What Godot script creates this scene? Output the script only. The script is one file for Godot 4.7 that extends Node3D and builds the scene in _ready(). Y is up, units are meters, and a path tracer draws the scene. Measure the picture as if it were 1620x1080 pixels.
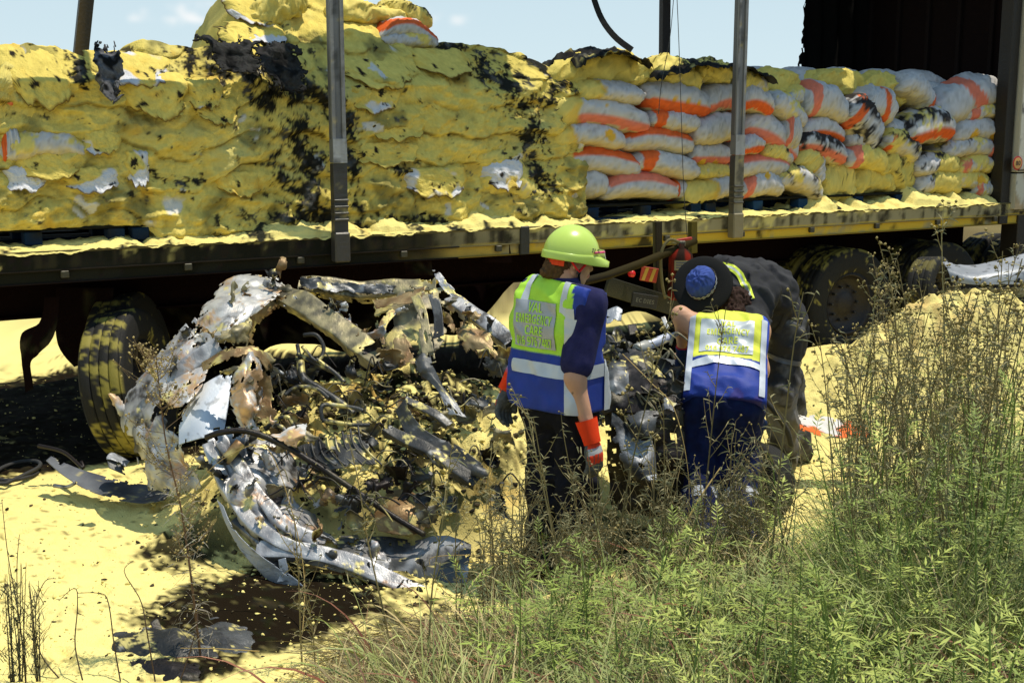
extends Node3D

# ---------------------------------------------------------------- survey
# The camera stands 2.25 m above the road-side flat. Metres, y up, -z away from the camera.
const TILT := 10.1
const FOV := 30.0
const EYE := Vector3(0, 2.25, 0)
# trailer frame: TO is the near deck edge at the trailer's left end, TD runs along it, TN points out of its side
const TO := Vector3(-3.165, 1.4, -7.846)
const TD := Vector3(0.86656, 0, -0.49907)
const TN := Vector3(0.49907, 0, 0.86656)

var noise := FastNoiseLite.new()
var ridge := FastNoiseLite.new()
var cellular := FastNoiseLite.new()
var used := {}
var M := {}

# a measured direction of the survey: where a plumb point shows in the picture tells its bearing from the eye
func bearing(px: float, py: float) -> Vector3:
	var f := 540.0 / tan(deg_to_rad(FOV / 2))
	var a := deg_to_rad(TILT)
	var x := (px - 810.0) / f
	var y := -(py - 540.0) / f
	return Vector3(x, y * cos(a) - sin(a), -(cos(a) + y * sin(a)))

func at(px: float, py: float, dist: float) -> Vector3:
	var d := bearing(px, py)
	return EYE + d * (dist / -d.z)

func level(px: float, py: float, y := 0.0) -> Vector3:
	var d := bearing(px, py)
	return EYE + d * ((y - EYE.y) / d.y)

# trailer coordinates: u along the deck edge, h above the deck, w out of the side
func tp(u: float, h: float, w: float) -> Vector3:
	return TO + TD * u + Vector3.UP * h + TN * w

func on_side(px: float, py: float, w := 0.0) -> Vector3:   # gives (u, h, w)
	var d := bearing(px, py)
	var t := ((TO + TN * w - EYE).dot(TN)) / d.dot(TN)
	var p := EYE + d * t
	return Vector3((p - TO).dot(TD), p.y - TO.y, w)

func n3(p: Vector3, s: float) -> float:
	return noise.get_noise_3d(p.x * s, p.y * s, p.z * s)

func sstep(a: float, b: float, x: float) -> float:
	return smoothstep(a, b, x)

# ---------------------------------------------------------------- mesh builder
class MB:
	var v := PackedVector3Array()
	var c := PackedColorArray()
	var ix := PackedInt32Array()

	func vert(p: Vector3, col: Color) -> int:
		v.append(p)
		c.append(col)
		return v.size() - 1

	func tri(a: int, b: int, d: int) -> void:   # counter-clockwise seen from outside
		ix.append(a)
		ix.append(d)
		ix.append(b)

	func quad(a: int, b: int, d: int, e: int) -> void:
		tri(a, b, d)
		tri(a, d, e)

	func poly(pts: Array, out_from: Vector3, col: Color) -> void:   # flat convex face turned away from a point
		var n: Vector3 = (pts[1] - pts[0]).cross(pts[2] - pts[0])
		var mid := Vector3.ZERO
		for p in pts:
			mid += p
		mid /= pts.size()
		var flip := n.dot(mid - out_from) < 0.0
		var first := v.size()
		for p in pts:
			vert(p, col)
		for i in range(1, pts.size() - 1):
			if flip:
				tri(first, first + i + 1, first + i)
			else:
				tri(first, first + i, first + i + 1)

	func box(t: Transform3D, s: Vector3, col: Color, bev := 0.006) -> void:
		var h := s * 0.5
		bev = minf(bev, minf(h.x, minf(h.y, h.z)) * 0.6)
		var g := h - Vector3(bev, bev, bev)
		var o := t.origin
		for ax in 3:
			for sg in [-1.0, 1.0]:
				var b := (ax + 1) % 3
				var d := (ax + 2) % 3
				var q := []
				for k in [[-1, -1], [1, -1], [1, 1], [-1, 1]]:
					var p := Vector3.ZERO
					p[ax] = sg * h[ax]
					p[b] = k[0] * g[b]
					p[d] = k[1] * g[d]
					q.append(t * p)
				poly(q, o, col)
		if bev <= 0.0:
			return
		for ax in 3:
			var b := (ax + 1) % 3
			var d := (ax + 2) % 3
			for sb in [-1.0, 1.0]:
				for sd in [-1.0, 1.0]:
					var q := []
					for k in [[-1, 0], [1, 0], [1, 1], [-1, 1]]:
						var p := Vector3.ZERO
						p[ax] = k[0] * g[ax]
						p[b] = sb * (h[b] if k[1] == 0 else g[b])
						p[d] = sd * (g[d] if k[1] == 0 else h[d])
						q.append(t * p)
					poly(q, o, col)
		for sx in [-1.0, 1.0]:
			for sy in [-1.0, 1.0]:
				for sz in [-1.0, 1.0]:
					poly([t * Vector3(sx * h.x, sy * g.y, sz * g.z), t * Vector3(sx * g.x, sy * h.y, sz * g.z), t * Vector3(sx * g.x, sy * g.y, sz * h.z)], o, col)

	func bar(a: Vector3, b: Vector3, w: float, d: float, col: Color, side := Vector3.UP, bev := 0.004) -> void:
		var z := (b - a).normalized()
		var x := side.cross(z)
		if x.length() < 0.01:
			x = Vector3.RIGHT.cross(z)
		x = x.normalized()
		var y := z.cross(x)
		box(Transform3D(Basis(x, y, z), (a + b) * 0.5), Vector3(w, d, (b - a).length()), col, bev)

	func tube(pts: Array, r0: float, r1: float, col: Color, sides := 8, cap := true) -> void:
		var n := pts.size()
		var x := Vector3.ZERO
		var first := v.size()
		for i in n:
			var dir: Vector3 = (pts[mini(i + 1, n - 1)] - pts[maxi(i - 1, 0)]).normalized()
			if i == 0:
				x = dir.cross(Vector3(0.31, 0.87, 0.38)).normalized()
			x = (x - dir * x.dot(dir)).normalized()
			var y := dir.cross(x)
			var r := lerpf(r0, r1, float(i) / maxf(n - 1, 1))
			for k in sides:
				var a := TAU * k / sides
				vert(pts[i] + (x * cos(a) + y * sin(a)) * r, col)
		for i in n - 1:
			for k in sides:
				var k2 := (k + 1) % sides
				quad(first + i * sides + k, first + i * sides + k2, first + (i + 1) * sides + k2, first + (i + 1) * sides + k)
		if cap:
			var a0 := vert(pts[0], col)
			var a1 := vert(pts[n - 1], col)
			for k in sides:
				var k2 := (k + 1) % sides
				tri(a0, first + k2, first + k)
				tri(a1, first + (n - 1) * sides + k, first + (n - 1) * sides + k2)

	func lathe(t: Transform3D, prof: Array, col: Variant, sides := 32) -> void:   # profile of Vector2(radius, y), bottom to top outside; col a Color or an array
		var first := v.size()
		for i in prof.size():
			var cc: Color = col[i] if col is Array else col
			for k in sides:
				var a := TAU * k / sides
				vert(t * Vector3(cos(a) * prof[i].x, prof[i].y, -sin(a) * prof[i].x), cc)
		for i in prof.size() - 1:
			for k in sides:
				var k2 := (k + 1) % sides
				quad(first + i * sides + k, first + i * sides + k2, first + (i + 1) * sides + k2, first + (i + 1) * sides + k)

	func join(o: MB) -> void:
		var n := v.size()
		v.append_array(o.v)
		c.append_array(o.c)
		for i in o.ix:
			ix.append(n + i)

	func mesh(origin := Vector3.ZERO) -> ArrayMesh:
		var nn := PackedVector3Array()
		nn.resize(v.size())
		for i in range(0, ix.size(), 3):
			var a := ix[i]
			var b := ix[i + 1]
			var d := ix[i + 2]
			var g := (v[d] - v[a]).cross(v[b] - v[a])
			nn[a] += g
			nn[b] += g
			nn[d] += g
		for i in nn.size():
			nn[i] = nn[i].normalized() if nn[i].length_squared() > 1e-20 else Vector3.UP
		var vv := v
		if origin != Vector3.ZERO:
			vv = v.duplicate()
			for i in vv.size():
				vv[i] -= origin
		var arr := []
		arr.resize(Mesh.ARRAY_MAX)
		arr[Mesh.ARRAY_VERTEX] = vv
		arr[Mesh.ARRAY_NORMAL] = nn
		arr[Mesh.ARRAY_COLOR] = c
		arr[Mesh.ARRAY_INDEX] = ix
		var m := ArrayMesh.new()
		m.add_surface_from_arrays(Mesh.PRIMITIVE_TRIANGLES, arr)
		return m

# ---------------------------------------------------------------- naming
func numbered(called: String) -> String:
	var k: int = used.get(called, 0)
	used[called] = k + 1
	return called if k == 0 else "%s_%03d" % [called, k]

func tag(o: Node3D, label: String, category: String, group := "", kind := "") -> Node3D:
	if label:
		o.set_meta("label", label)
	if category:
		o.set_meta("category", category)
	if group:
		o.set_meta("group", group)
	if kind:
		o.set_meta("kind", kind)
	return o

func thing(called: String, label: String, category: String, base: Vector3, group := "") -> Node3D:
	var o := Node3D.new()
	o.name = numbered(called)
	add_child(o)
	o.position = base
	return tag(o, label, category, group)

func origin_of(n: Node) -> Vector3:
	var p := Vector3.ZERO
	while n is Node3D and n != self:
		p += n.position
		n = n.get_parent()
	return p

func put(called: String, mb: MB, m: Material, parent: Node = null, base := Vector3.ZERO, kind := "") -> MeshInstance3D:
	var o := MeshInstance3D.new()
	if parent == null:
		o.name = numbered(called)
		add_child(o)
		o.position = base
		o.mesh = mb.mesh(base)
	else:
		o.name = called
		parent.add_child(o, true)
		o.mesh = mb.mesh(origin_of(parent))
	o.material_override = m
	if kind:
		o.set_meta("kind", kind)
	return o

# ---------------------------------------------------------------- materials
func noise_tex(seed_: int, freq: float, oct: int, size := 512, as_normal := true, bump := 4.0, type := FastNoiseLite.TYPE_SIMPLEX_SMOOTH) -> NoiseTexture2D:
	var n := FastNoiseLite.new()
	n.seed = seed_
	n.frequency = freq
	n.noise_type = type
	n.fractal_octaves = oct
	n.fractal_gain = 0.6
	var t := NoiseTexture2D.new()
	t.width = size
	t.height = size
	t.seamless = true
	t.noise = n
	t.as_normal_map = as_normal
	t.bump_strength = bump
	return t

func mat(called: String, rough: float, metal := 0.0, tex: Texture2D = null, scale := 1.0, strength := 1.0, spec := 0.5) -> StandardMaterial3D:
	var m := StandardMaterial3D.new()
	m.resource_name = called
	m.vertex_color_use_as_albedo = true
	m.roughness = rough
	m.metallic = metal
	m.metallic_specular = spec
	m.cull_mode = BaseMaterial3D.CULL_DISABLED
	if tex:
		m.normal_enabled = true
		m.normal_texture = tex
		m.normal_scale = strength
		m.uv1_triplanar = true
		m.uv1_scale = Vector3.ONE * scale
	M[called] = m
	return m

func materials() -> void:
	var grain := noise_tex(3, 0.05, 4, 512, true, 6.0)
	var cloth := noise_tex(8, 0.03, 3, 512, true, 4.0)
	var scratch := noise_tex(15, 0.02, 5, 512, true, 5.0)
	mat("powder", 1.0, 0.0, grain, 2.6, 1.2, 0.15)
	mat("char", 0.95, 0.0, grain, 4.0, 1.5, 0.25)
	mat("sacking", 0.72, 0.0, cloth, 4.0, 0.5, 0.35)
	mat("ash_metal", 0.46, 0.45, scratch, 3.0, 0.8)
	mat("dark_metal", 0.5, 0.3, scratch, 3.0, 0.9)
	mat("sooty", 1.0, 0.0, grain, 3.0, 0.8, 0.12)
	mat("rail_paint", 0.85, 0.0, grain, 3.0, 0.6, 0.2)
	mat("painted", 0.45, 0.1, scratch, 2.0, 0.4)
	mat("rubber", 0.75, 0.0, grain, 3.0, 0.7, 0.4)
	mat("tarp", 0.9, 0.0, cloth, 2.0, 1.0, 0.2)
	mat("wood", 0.85, 0.0, grain, 2.0, 0.6, 0.25)
	mat("fabric", 0.85, 0.0, cloth, 7.0, 0.6, 0.25)
	mat("vest", 0.6, 0.0, cloth, 6.0, 0.35, 0.35)
	mat("band", 0.4, 0.15, cloth, 6.0, 0.25)
	mat("skin", 0.55, 0.0, null, 1, 1, 0.4)
	mat("helmet", 0.28, 0.0, null, 1, 1, 0.5)
	mat("plastic", 0.4)
	mat("soil", 1.0, 0.0, grain, 2.6, 1.2, 0.15)
	var leaf := mat("leaf", 0.6, 0.0, null, 1, 1, 0.35)
	leaf.backlight_enabled = true
	leaf.backlight = Color(0.22, 0.27, 0.07)
	var dry := mat("dry", 0.8, 0.0, null, 1, 1, 0.25)
	dry.backlight_enabled = true
	dry.backlight = Color(0.08, 0.07, 0.04)

const POWDER := Color(0.80, 0.68, 0.24)
const CHAR := Color(0.014, 0.013, 0.011)

# ---------------------------------------------------------------- ready
func _ready() -> void:
	noise.seed = 11
	noise.frequency = 1.0
	noise.fractal_octaves = 3
	ridge.seed = 5
	ridge.frequency = 1.0
	ridge.fractal_type = FastNoiseLite.FRACTAL_RIDGED
	ridge.fractal_octaves = 2
	ridge.fractal_gain = 0.35
	cellular.seed = 9
	cellular.frequency = 1.0
	cellular.noise_type = FastNoiseLite.TYPE_CELLULAR
	cellular.fractal_type = FastNoiseLite.FRACTAL_NONE

	var cam := Camera3D.new()
	cam.name = "camera"
	cam.position = EYE
	cam.rotation_degrees = Vector3(-TILT, 0, 0)
	cam.fov = FOV
	cam.near = 0.05
	cam.far = 4000
	add_child(cam)
	cam.current = true

	var we := WorldEnvironment.new()
	we.name = "environment"
	var env := Environment.new()
	env.background_mode = Environment.BG_SKY
	env.tonemap_mode = Environment.TONE_MAPPER_LINEAR
	env.tonemap_exposure = 1.03
	env.sdfgi_enabled = true
	env.ssao_enabled = true
	env.ssil_enabled = true
	var sky := Sky.new()
	var psm := PanoramaSkyMaterial.new()
	psm.panorama = sky_picture()
	psm.energy_multiplier = 1.0
	sky.sky_material = psm
	env.sky = sky
	we.environment = env
	add_child(we)

	var sun := DirectionalLight3D.new()
	sun.name = "sun"
	sun.light_energy = 1.5
	sun.light_color = Color(1.0, 0.96, 0.88)
	sun.light_angular_distance = 0.5
	sun.shadow_enabled = true
	add_child(sun)
	var flat := (TD * 0.96 + TN * 0.28).normalized()
	var to_sun := (flat * cos(deg_to_rad(74.0)) + Vector3.UP * sin(deg_to_rad(74.0))).normalized()
	sun.look_at_from_position(Vector3.ZERO, -to_sun, Vector3.RIGHT)

	materials()
	var t0 := Time.get_ticks_msec()
	ground()
	trailer()
	crusted_half()
	sack_stacks()
	print("load ", Time.get_ticks_msec() - t0)
	wreck()
	print("wreck ", Time.get_ticks_msec() - t0)
	people()
	print("people ", Time.get_ticks_msec() - t0)
	loose_things()
	vegetation()
	print("all ", Time.get_ticks_msec() - t0)

func sky_picture() -> ImageTexture:
	var w := 2048
	var h := 1024
	var im := Image.create(w, h, false, Image.FORMAT_RGBAF)
	var puffs := FastNoiseLite.new()
	puffs.seed = 21
	puffs.frequency = 1.0
	puffs.fractal_octaves = 5
	for y in h:
		var up := (0.5 - (y + 0.5) / h) * PI
		var s := sin(up)
		var base: Color
		if s >= 0.0:
			var k := pow(1.0 - s, 2.2)
			base = Color(0.25, 0.44, 0.66).lerp(Color(0.67, 0.82, 0.87), k)
		else:
			base = Color(0.67, 0.82, 0.87).lerp(Color(0.30, 0.27, 0.18), clampf(-s * 6.0, 0, 1))
		im.fill_rect(Rect2i(0, y, w, 1), base)
	# fair-weather clouds: low white puffs all round, flat-bottomed
	var rng := RandomNumberGenerator.new()
	rng.seed = 4
	var spots := [[-1.45, 4.75, 2.3, 0.75], [-2.4, 5.2, 1.5, 0.6], [9.3, 5.1, 1.3, 0.45], [10.9, 5.05, 1.2, 0.4]]
	for i in 60:
		spots.append([rng.randf_range(32, 328), rng.randf_range(4, 40), rng.randf_range(2, 9), rng.randf_range(0.6, 2.4)])
	for p in spots:
		var cx: float = fposmod(p[0] / 360.0 + 0.5, 1.0) * w   # bearing 0 is straight ahead (-z)
		var cy: float = (0.5 - p[1] / 180.0) * h
		var rx: float = p[2] / 360.0 * w
		var ry: float = p[3] / 180.0 * h
		for yy in range(int(cy - ry * 2.2), int(cy + ry * 1.6)):
			for xx in range(int(cx - rx * 1.6), int(cx + rx * 1.6)):
				var dx := (xx - cx) / rx
				var dy := (yy - cy) / ry
				var q := 1.0 - dx * dx - dy * dy * (0.6 if dy < 0 else 2.2)
				q += (0.45 if p[3] < 0.8 and p[2] < 2.4 and absf(p[0]) < 20.0 else 0.9) * puffs.get_noise_2d(xx * 0.14 + p[0] * 9.0, yy * 0.22)
				var a := sstep(0.15, 1.0, q)
				if a > 0.0:
					var x2 := posmod(xx, w)
					var old := im.get_pixel(x2, yy)
					im.set_pixel(x2, yy, old.lerp(Color(0.93, 0.95, 0.95), a))
	return ImageTexture.create_from_image(im)

# ---------------------------------------------------------------- ground
func bank(x: float, z: float) -> float:
	var k := sstep(-1.2, 0.0, x + 0.25 * n3(Vector3(x, 0, z), 0.8))
	var edge := -5.35 - 0.75 * sstep(0.1, 0.9, x) - 0.5 * sstep(1.0, 3.5, x)
	return k * 0.75 * (1.0 - exp(-maxf(0.0, z - edge) * 0.42))

func mound(x: float, z: float, c: Vector3, rx: float, rz: float, h: float) -> float:
	var dx := (x - c.x) / rx
	var dz := (z - c.z) / rz
	return h * exp(-(dx * dx + dz * dz))

func inside_wreck(x: float, z: float) -> float:
	var dx := (x + 0.62) / 1.05
	var dz := (z + 7.0) / 0.86
	return exp(-pow(dx * dx + dz * dz, 2.0)) * sstep(-6.08, -6.5, z)

func ground_height(x: float, z: float) -> float:
	var p := Vector3(x, 0, z)
	var h := bank(x, z)
	h += 0.025 * n3(p, 0.9) + 0.012 * n3(p, 3.0)
	var near := sstep(40.0, 14.0, Vector2(x, z + 8).length())
	var wk := inside_wreck(x, z)
	h += near * (0.010 * n3(p, 7.0) + 0.007 * n3(p, 17.0) + 0.006 * maxf(0.0, n3(p, 4.0)))
	h += wk * (0.13 + 0.62 * sstep(-5.95, -7.35, z) + 0.10 * absf(n3(p, 2.6)) + 0.06 * n3(p, 5.0) + 0.035 * n3(p, 13.0) + 0.018 * n3(p, 30.0))
	h += mound(x, z, level(1335, 600), 0.75, 0.55, 0.30)
	h += mound(x, z, Vector3(2.95, 0, -9.0), 0.95, 0.6, 0.74) * (1.0 + 0.12 * n3(p, 2.5) + 0.07 * n3(p, 6.0) + 0.06 * n3(p, 14.0))
	h += mound(x, z, Vector3(4.1, 0, -9.3), 1.1, 0.6, 0.64) * (1.0 + 0.14 * n3(p, 2.2) + 0.07 * n3(p, 6.0) + 0.06 * n3(p, 14.0))
	h += mound(x, z, Vector3(0.75, 0, -8.2), 0.6, 0.45, 0.22) * (1.0 + 0.3 * n3(p, 4.0))
	h += mound(x, z, Vector3(-2.25, 0, -7.6), 0.5, 0.3, 0.08) * (1.0 + 0.6 * n3(p, 5.0))
	h += mound(x, z, Vector3(-3.3, 0, -11.5), 1.0, 0.9, 0.25)
	if x < -0.9 and x > -3.2 and z > -7.4 and z < -4.6:   # boot prints across the powder
		for q in PRINTS:
			var dx: float = x - q[0]
			var dz: float = z - q[1]
			var c := cos(q[2] as float)
			var s := sin(q[2] as float)
			var r := Vector2((dx * c + dz * s) / 0.055, (dz * c - dx * s) / 0.14).length()
			if r < 1.5:
				h += 0.014 * sstep(1.5, 1.1, r) * sstep(0.85, 1.1, r) - 0.022 * sstep(1.05, 0.85, r)
	return h

const PRINTS := [[-2.3, -5.3, 0.4], [-2.0, -5.75, 0.3], [-2.15, -6.25, 0.5], [-1.8, -6.6, 0.3], [-1.55, -5.2, -0.6], [-1.9, -5.05, -0.5], [-2.6, -6.0, 1.2], [-2.75, -6.6, 0.9], [-2.45, -7.0, 0.7], [-1.35, -4.9, -0.8], [-2.0, -7.05, 0.2]]

func ground_color(x: float, z: float) -> Color:
	var p := Vector3(x, 0, z)
	var a := n3(p, 1.3)
	var b := n3(p, 6.0)
	var f := n3(p, 22.0)
	var col := Color(0.83, 0.70, 0.26) * (0.97 + 0.05 * b + 0.06 * f)
	col = col.lerp(Color(0.66, 0.47, 0.13), clampf(0.25 * sstep(0.15, 0.6, b + 0.5 * f), 0, 1))
	var wk := inside_wreck(x, z)
	# scorched ground, with shade painted in below the wreck and under the trailer
	var burn_shade := 0.0
	burn_shade = maxf(burn_shade, 1.25 - Vector2((x + 1.0) / 0.85, (z + 5.65) / 0.75).length())
	burn_shade = maxf(burn_shade, 0.95 - Vector2((x + 1.65) / 0.5, (z + 6.4) / 0.7).length())
	burn_shade = maxf(burn_shade, 1.2 - Vector2((x - 0.75) / 0.65, (z + 6.3) / 0.55).length())
	burn_shade = maxf(burn_shade, 0.85 - Vector2((x + 1.3) / 0.5, (z + 5.0) / 0.5).length())
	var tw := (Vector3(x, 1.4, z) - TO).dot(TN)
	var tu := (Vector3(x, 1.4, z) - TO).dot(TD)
	burn_shade = maxf(burn_shade, 0.95 * sstep(0.30, 0.0, tw) * sstep(-3.3, -2.5, tw) * sstep(-1.5, 0.6, tu))  # shade below the deck, painted into the ground colour
	burn_shade = maxf(burn_shade, 0.75 - Vector2((x + 2.3) / 0.5, (z + 7.65) / 0.28).length())
	var soot := sstep(0.35, 0.6, burn_shade + 0.4 * a + 0.3 * b + 0.25 * f + 0.15 * n3(p, 45.0))  # this mask holds soot and the painted shade together
	soot = soot * (1.0 - 0.8 * wk)
	soot = maxf(soot, wk * sstep(0.10, 0.30, n3(p, 3.4) + 0.5 * f + 0.3 * n3(p, 11.0) + 0.13))
	soot = maxf(soot, 0.8 * sstep(0.5, 0.62, n3(p + Vector3(4, 0, 2), 5.0) + 0.25 * f) * (0.4 + 0.6 * wk))
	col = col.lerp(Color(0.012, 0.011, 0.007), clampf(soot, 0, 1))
	col = col.lerp(Color(0.10, 0.085, 0.03), 0.75 * sstep(0.42, 0.55, n3(p + Vector3(1, 0, 9), 10.0) + 0.4 * n3(p, 30.0)))
	# ochre where the powder melted
	col = col.lerp(Color(0.5, 0.25, 0.04), wk * (1.0 - soot) * 0.7 * sstep(0.2, 0.5, n3(p + Vector3(9, 0, 0), 2.5)))
	col = col.lerp(Color(0.58, 0.42, 0.16), clampf(mound(x, z, Vector3(2.95, 0, -8.9), 0.45, 0.4, 1.0) * sstep(-0.1, 0.25, n3(p, 5.0) + 0.3 * f), 0, 0.9))
	# soil and thatch of the grassy bank, open country beyond the spill
	var soil := Color(0.10, 0.075, 0.035).lerp(Color(0.20, 0.16, 0.07), clampf(0.5 + b, 0, 1))
	var grassy := sstep(0.02, 0.22, bank(x, z) + 0.10 * b)
	grassy = maxf(grassy, sstep(3.3, 4.4, x + 0.6 * a + 0.25 * (z + 8.0)))
	grassy = maxf(grassy, sstep(-13.5, -15.5, z + a))
	grassy = maxf(grassy, sstep(-4.2, -5.6, x + a * 0.8) * 0.0 + sstep(-9.0, -11.0, x + a))
	return col.lerp(soil, clampf(grassy, 0, 1))

func ground() -> void:
	var xs := spaced(-4.2, 4.4, 0.025)
	var zs := spaced(-10.6, -4.2, 0.025)
	var mb := MB.new()
	var nx := xs.size()
	for z in zs:
		for x in xs:
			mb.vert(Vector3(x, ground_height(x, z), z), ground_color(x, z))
	for j in zs.size() - 1:
		for i in nx - 1:
			var a := j * nx + i
			mb.quad(a, a + nx, a + nx + 1, a + 1)
	var o := put("ground", mb, M.soil, null, Vector3.ZERO, "structure")
	o.set_meta("label", "yellow powder covered ground with scorched soil and a grassy bank")

func spaced(lo: float, hi: float, step: float) -> PackedFloat32Array:
	var mid := PackedFloat32Array()
	var v := lo
	while v <= hi:
		mid.append(v)
		v += step
	var out := PackedFloat32Array()
	var ext := PackedFloat32Array()
	var d := step
	var q := lo
	while q > lo - 900.0:
		d *= 1.22
		q -= d
		ext.append(q)
	ext.reverse()
	out.append_array(ext)
	out.append_array(mid)
	d = step
	q = mid[mid.size() - 1]
	while q < hi + 900.0:
		d *= 1.22
		q += d
		out.append(q)
	return out

# ---------------------------------------------------------------- trailer
func tbasis() -> Basis:
	return Basis(TD, Vector3.UP, TN)

func tbox(mb: MB, u0: float, u1: float, h0: float, h1: float, w0: float, w1: float, col: Color, bev := 0.006) -> void:
	mb.box(Transform3D(tbasis(), tp((u0 + u1) / 2, (h0 + h1) / 2, (w0 + w1) / 2)), Vector3(absf(u1 - u0), absf(h1 - h0), absf(w1 - w0)), col, bev)

func speckle(mb: MB, from: int, scale: float, col: Color, lo: float, hi: float, most := 1.0) -> void:   # stains from a mesh's vertex on
	for i in range(from, mb.v.size()):
		var p := mb.v[i]
		var k := n3(p, scale) + 0.5 * n3(p, scale * 3.7)
		mb.c[i] = mb.c[i].lerp(col, most * sstep(lo, hi, k))

# a plate in trailer coordinates cut into small cells, so that stains can lie on it
func tplate(mb: MB, u0: float, u1: float, h0: float, h1: float, w: float, cell: float, colf: Callable) -> void:
	var nu := maxi(2, int(absf(u1 - u0) / cell) + 1)
	var nh := maxi(2, int(absf(h1 - h0) / cell) + 1)
	var first := mb.v.size()
	for j in nh:
		for i in nu:
			var u := lerpf(u0, u1, float(i) / (nu - 1))
			var h := lerpf(h0, h1, float(j) / (nh - 1))
			mb.vert(tp(u, h, w), colf.call(u, h))
	for j in nh - 1:
		for i in nu - 1:
			var a := first + j * nu + i
			mb.quad(a, a + 1, a + nu + 1, a + nu)

func wheel(parent: Node3D, centre: Vector3, axis: Vector3, r: float, w: float, dust: float, seed_: float) -> void:
	var x := axis.normalized()
	var y := Vector3.UP
	var z := x.cross(y).normalized()
	var t := Transform3D(Basis(z, x, z.cross(x)), centre)
	var tyre := MB.new()
	var prof := [Vector2(r * 0.56, -w * 0.42), Vector2(r * 0.66, -w * 0.52), Vector2(r * 0.82, -w * 0.53), Vector2(r * 0.94, -w * 0.5), Vector2(r * 0.985, -w * 0.44)]
	for g in 4:   # four ribs with grooves between them
		var a := lerpf(-0.42, 0.42, g / 4.0) * w
		var b := lerpf(-0.42, 0.42, (g + 1) / 4.0) * w
		prof.append_array([Vector2(r, a + w * 0.018), Vector2(r, b - w * 0.018), Vector2(r * 0.975, b - w * 0.014), Vector2(r * 0.975, b + w * 0.014)])
	prof.append_array([Vector2(r * 0.985, w * 0.44), Vector2(r * 0.94, w * 0.5), Vector2(r * 0.82, w * 0.53), Vector2(r * 0.66, w * 0.52), Vector2(r * 0.56, w * 0.42)])
	var fine := []
	for i in prof.size() - 1:
		var n := maxi(1, int(prof[i].distance_to(prof[i + 1]) / (r * 0.04)))
		for k in n:
			fine.append(prof[i].lerp(prof[i + 1], float(k) / n))
	fine.append(prof[prof.size() - 1])
	tyre.lathe(t, fine, Color(0.011, 0.011, 0.011), 160)
	for i in tyre.v.size():
		var p := tyre.v[i]
		var k := n3(p + Vector3(seed_, 0, 0), 5.0) + 0.6 * n3(p, 21.0)
		var q := p - centre
		var tread := sstep(0.93, 0.98, (q - x * q.dot(x)).length() / r)
		tyre.c[i] = tyre.c[i].lerp(Color(0.40, 0.34, 0.07), dust * sstep(0.02 + 0.45 * (1.0 - tread), 0.22 + 0.45 * (1.0 - tread), k + 0.3 * n3(p, 55.0)))

	var ty := put("tyre", tyre, M.rubber, parent)
	var rim := MB.new()
	rim.lathe(t, [Vector2(0.001, w * 0.20), Vector2(r * 0.18, w * 0.2), Vector2(r * 0.2, w * 0.12), Vector2(r * 0.42, w * 0.05), Vector2(r * 0.5, w * 0.3), Vector2(r * 0.57, w * 0.44), Vector2(r * 0.57, -w * 0.43), Vector2(r * 0.3, -w * 0.3), Vector2(0.001, -w * 0.3)], Color(0.016, 0.015, 0.012), 40)
	put("rim", rim, M.dark_metal, ty)
	var nuts := MB.new()
	for i in 10:
		var a := TAU * i / 10
		var p := t * Vector3(cos(a) * r * 0.31, w * 0.09, sin(a) * r * 0.31)
		nuts.tube([p, p + x * 0.03], 0.013, 0.012, Color(0.05, 0.045, 0.04), 6)
	put("wheel_nuts", nuts, M.dark_metal, ty, Vector3.ZERO, "stuff")

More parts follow.
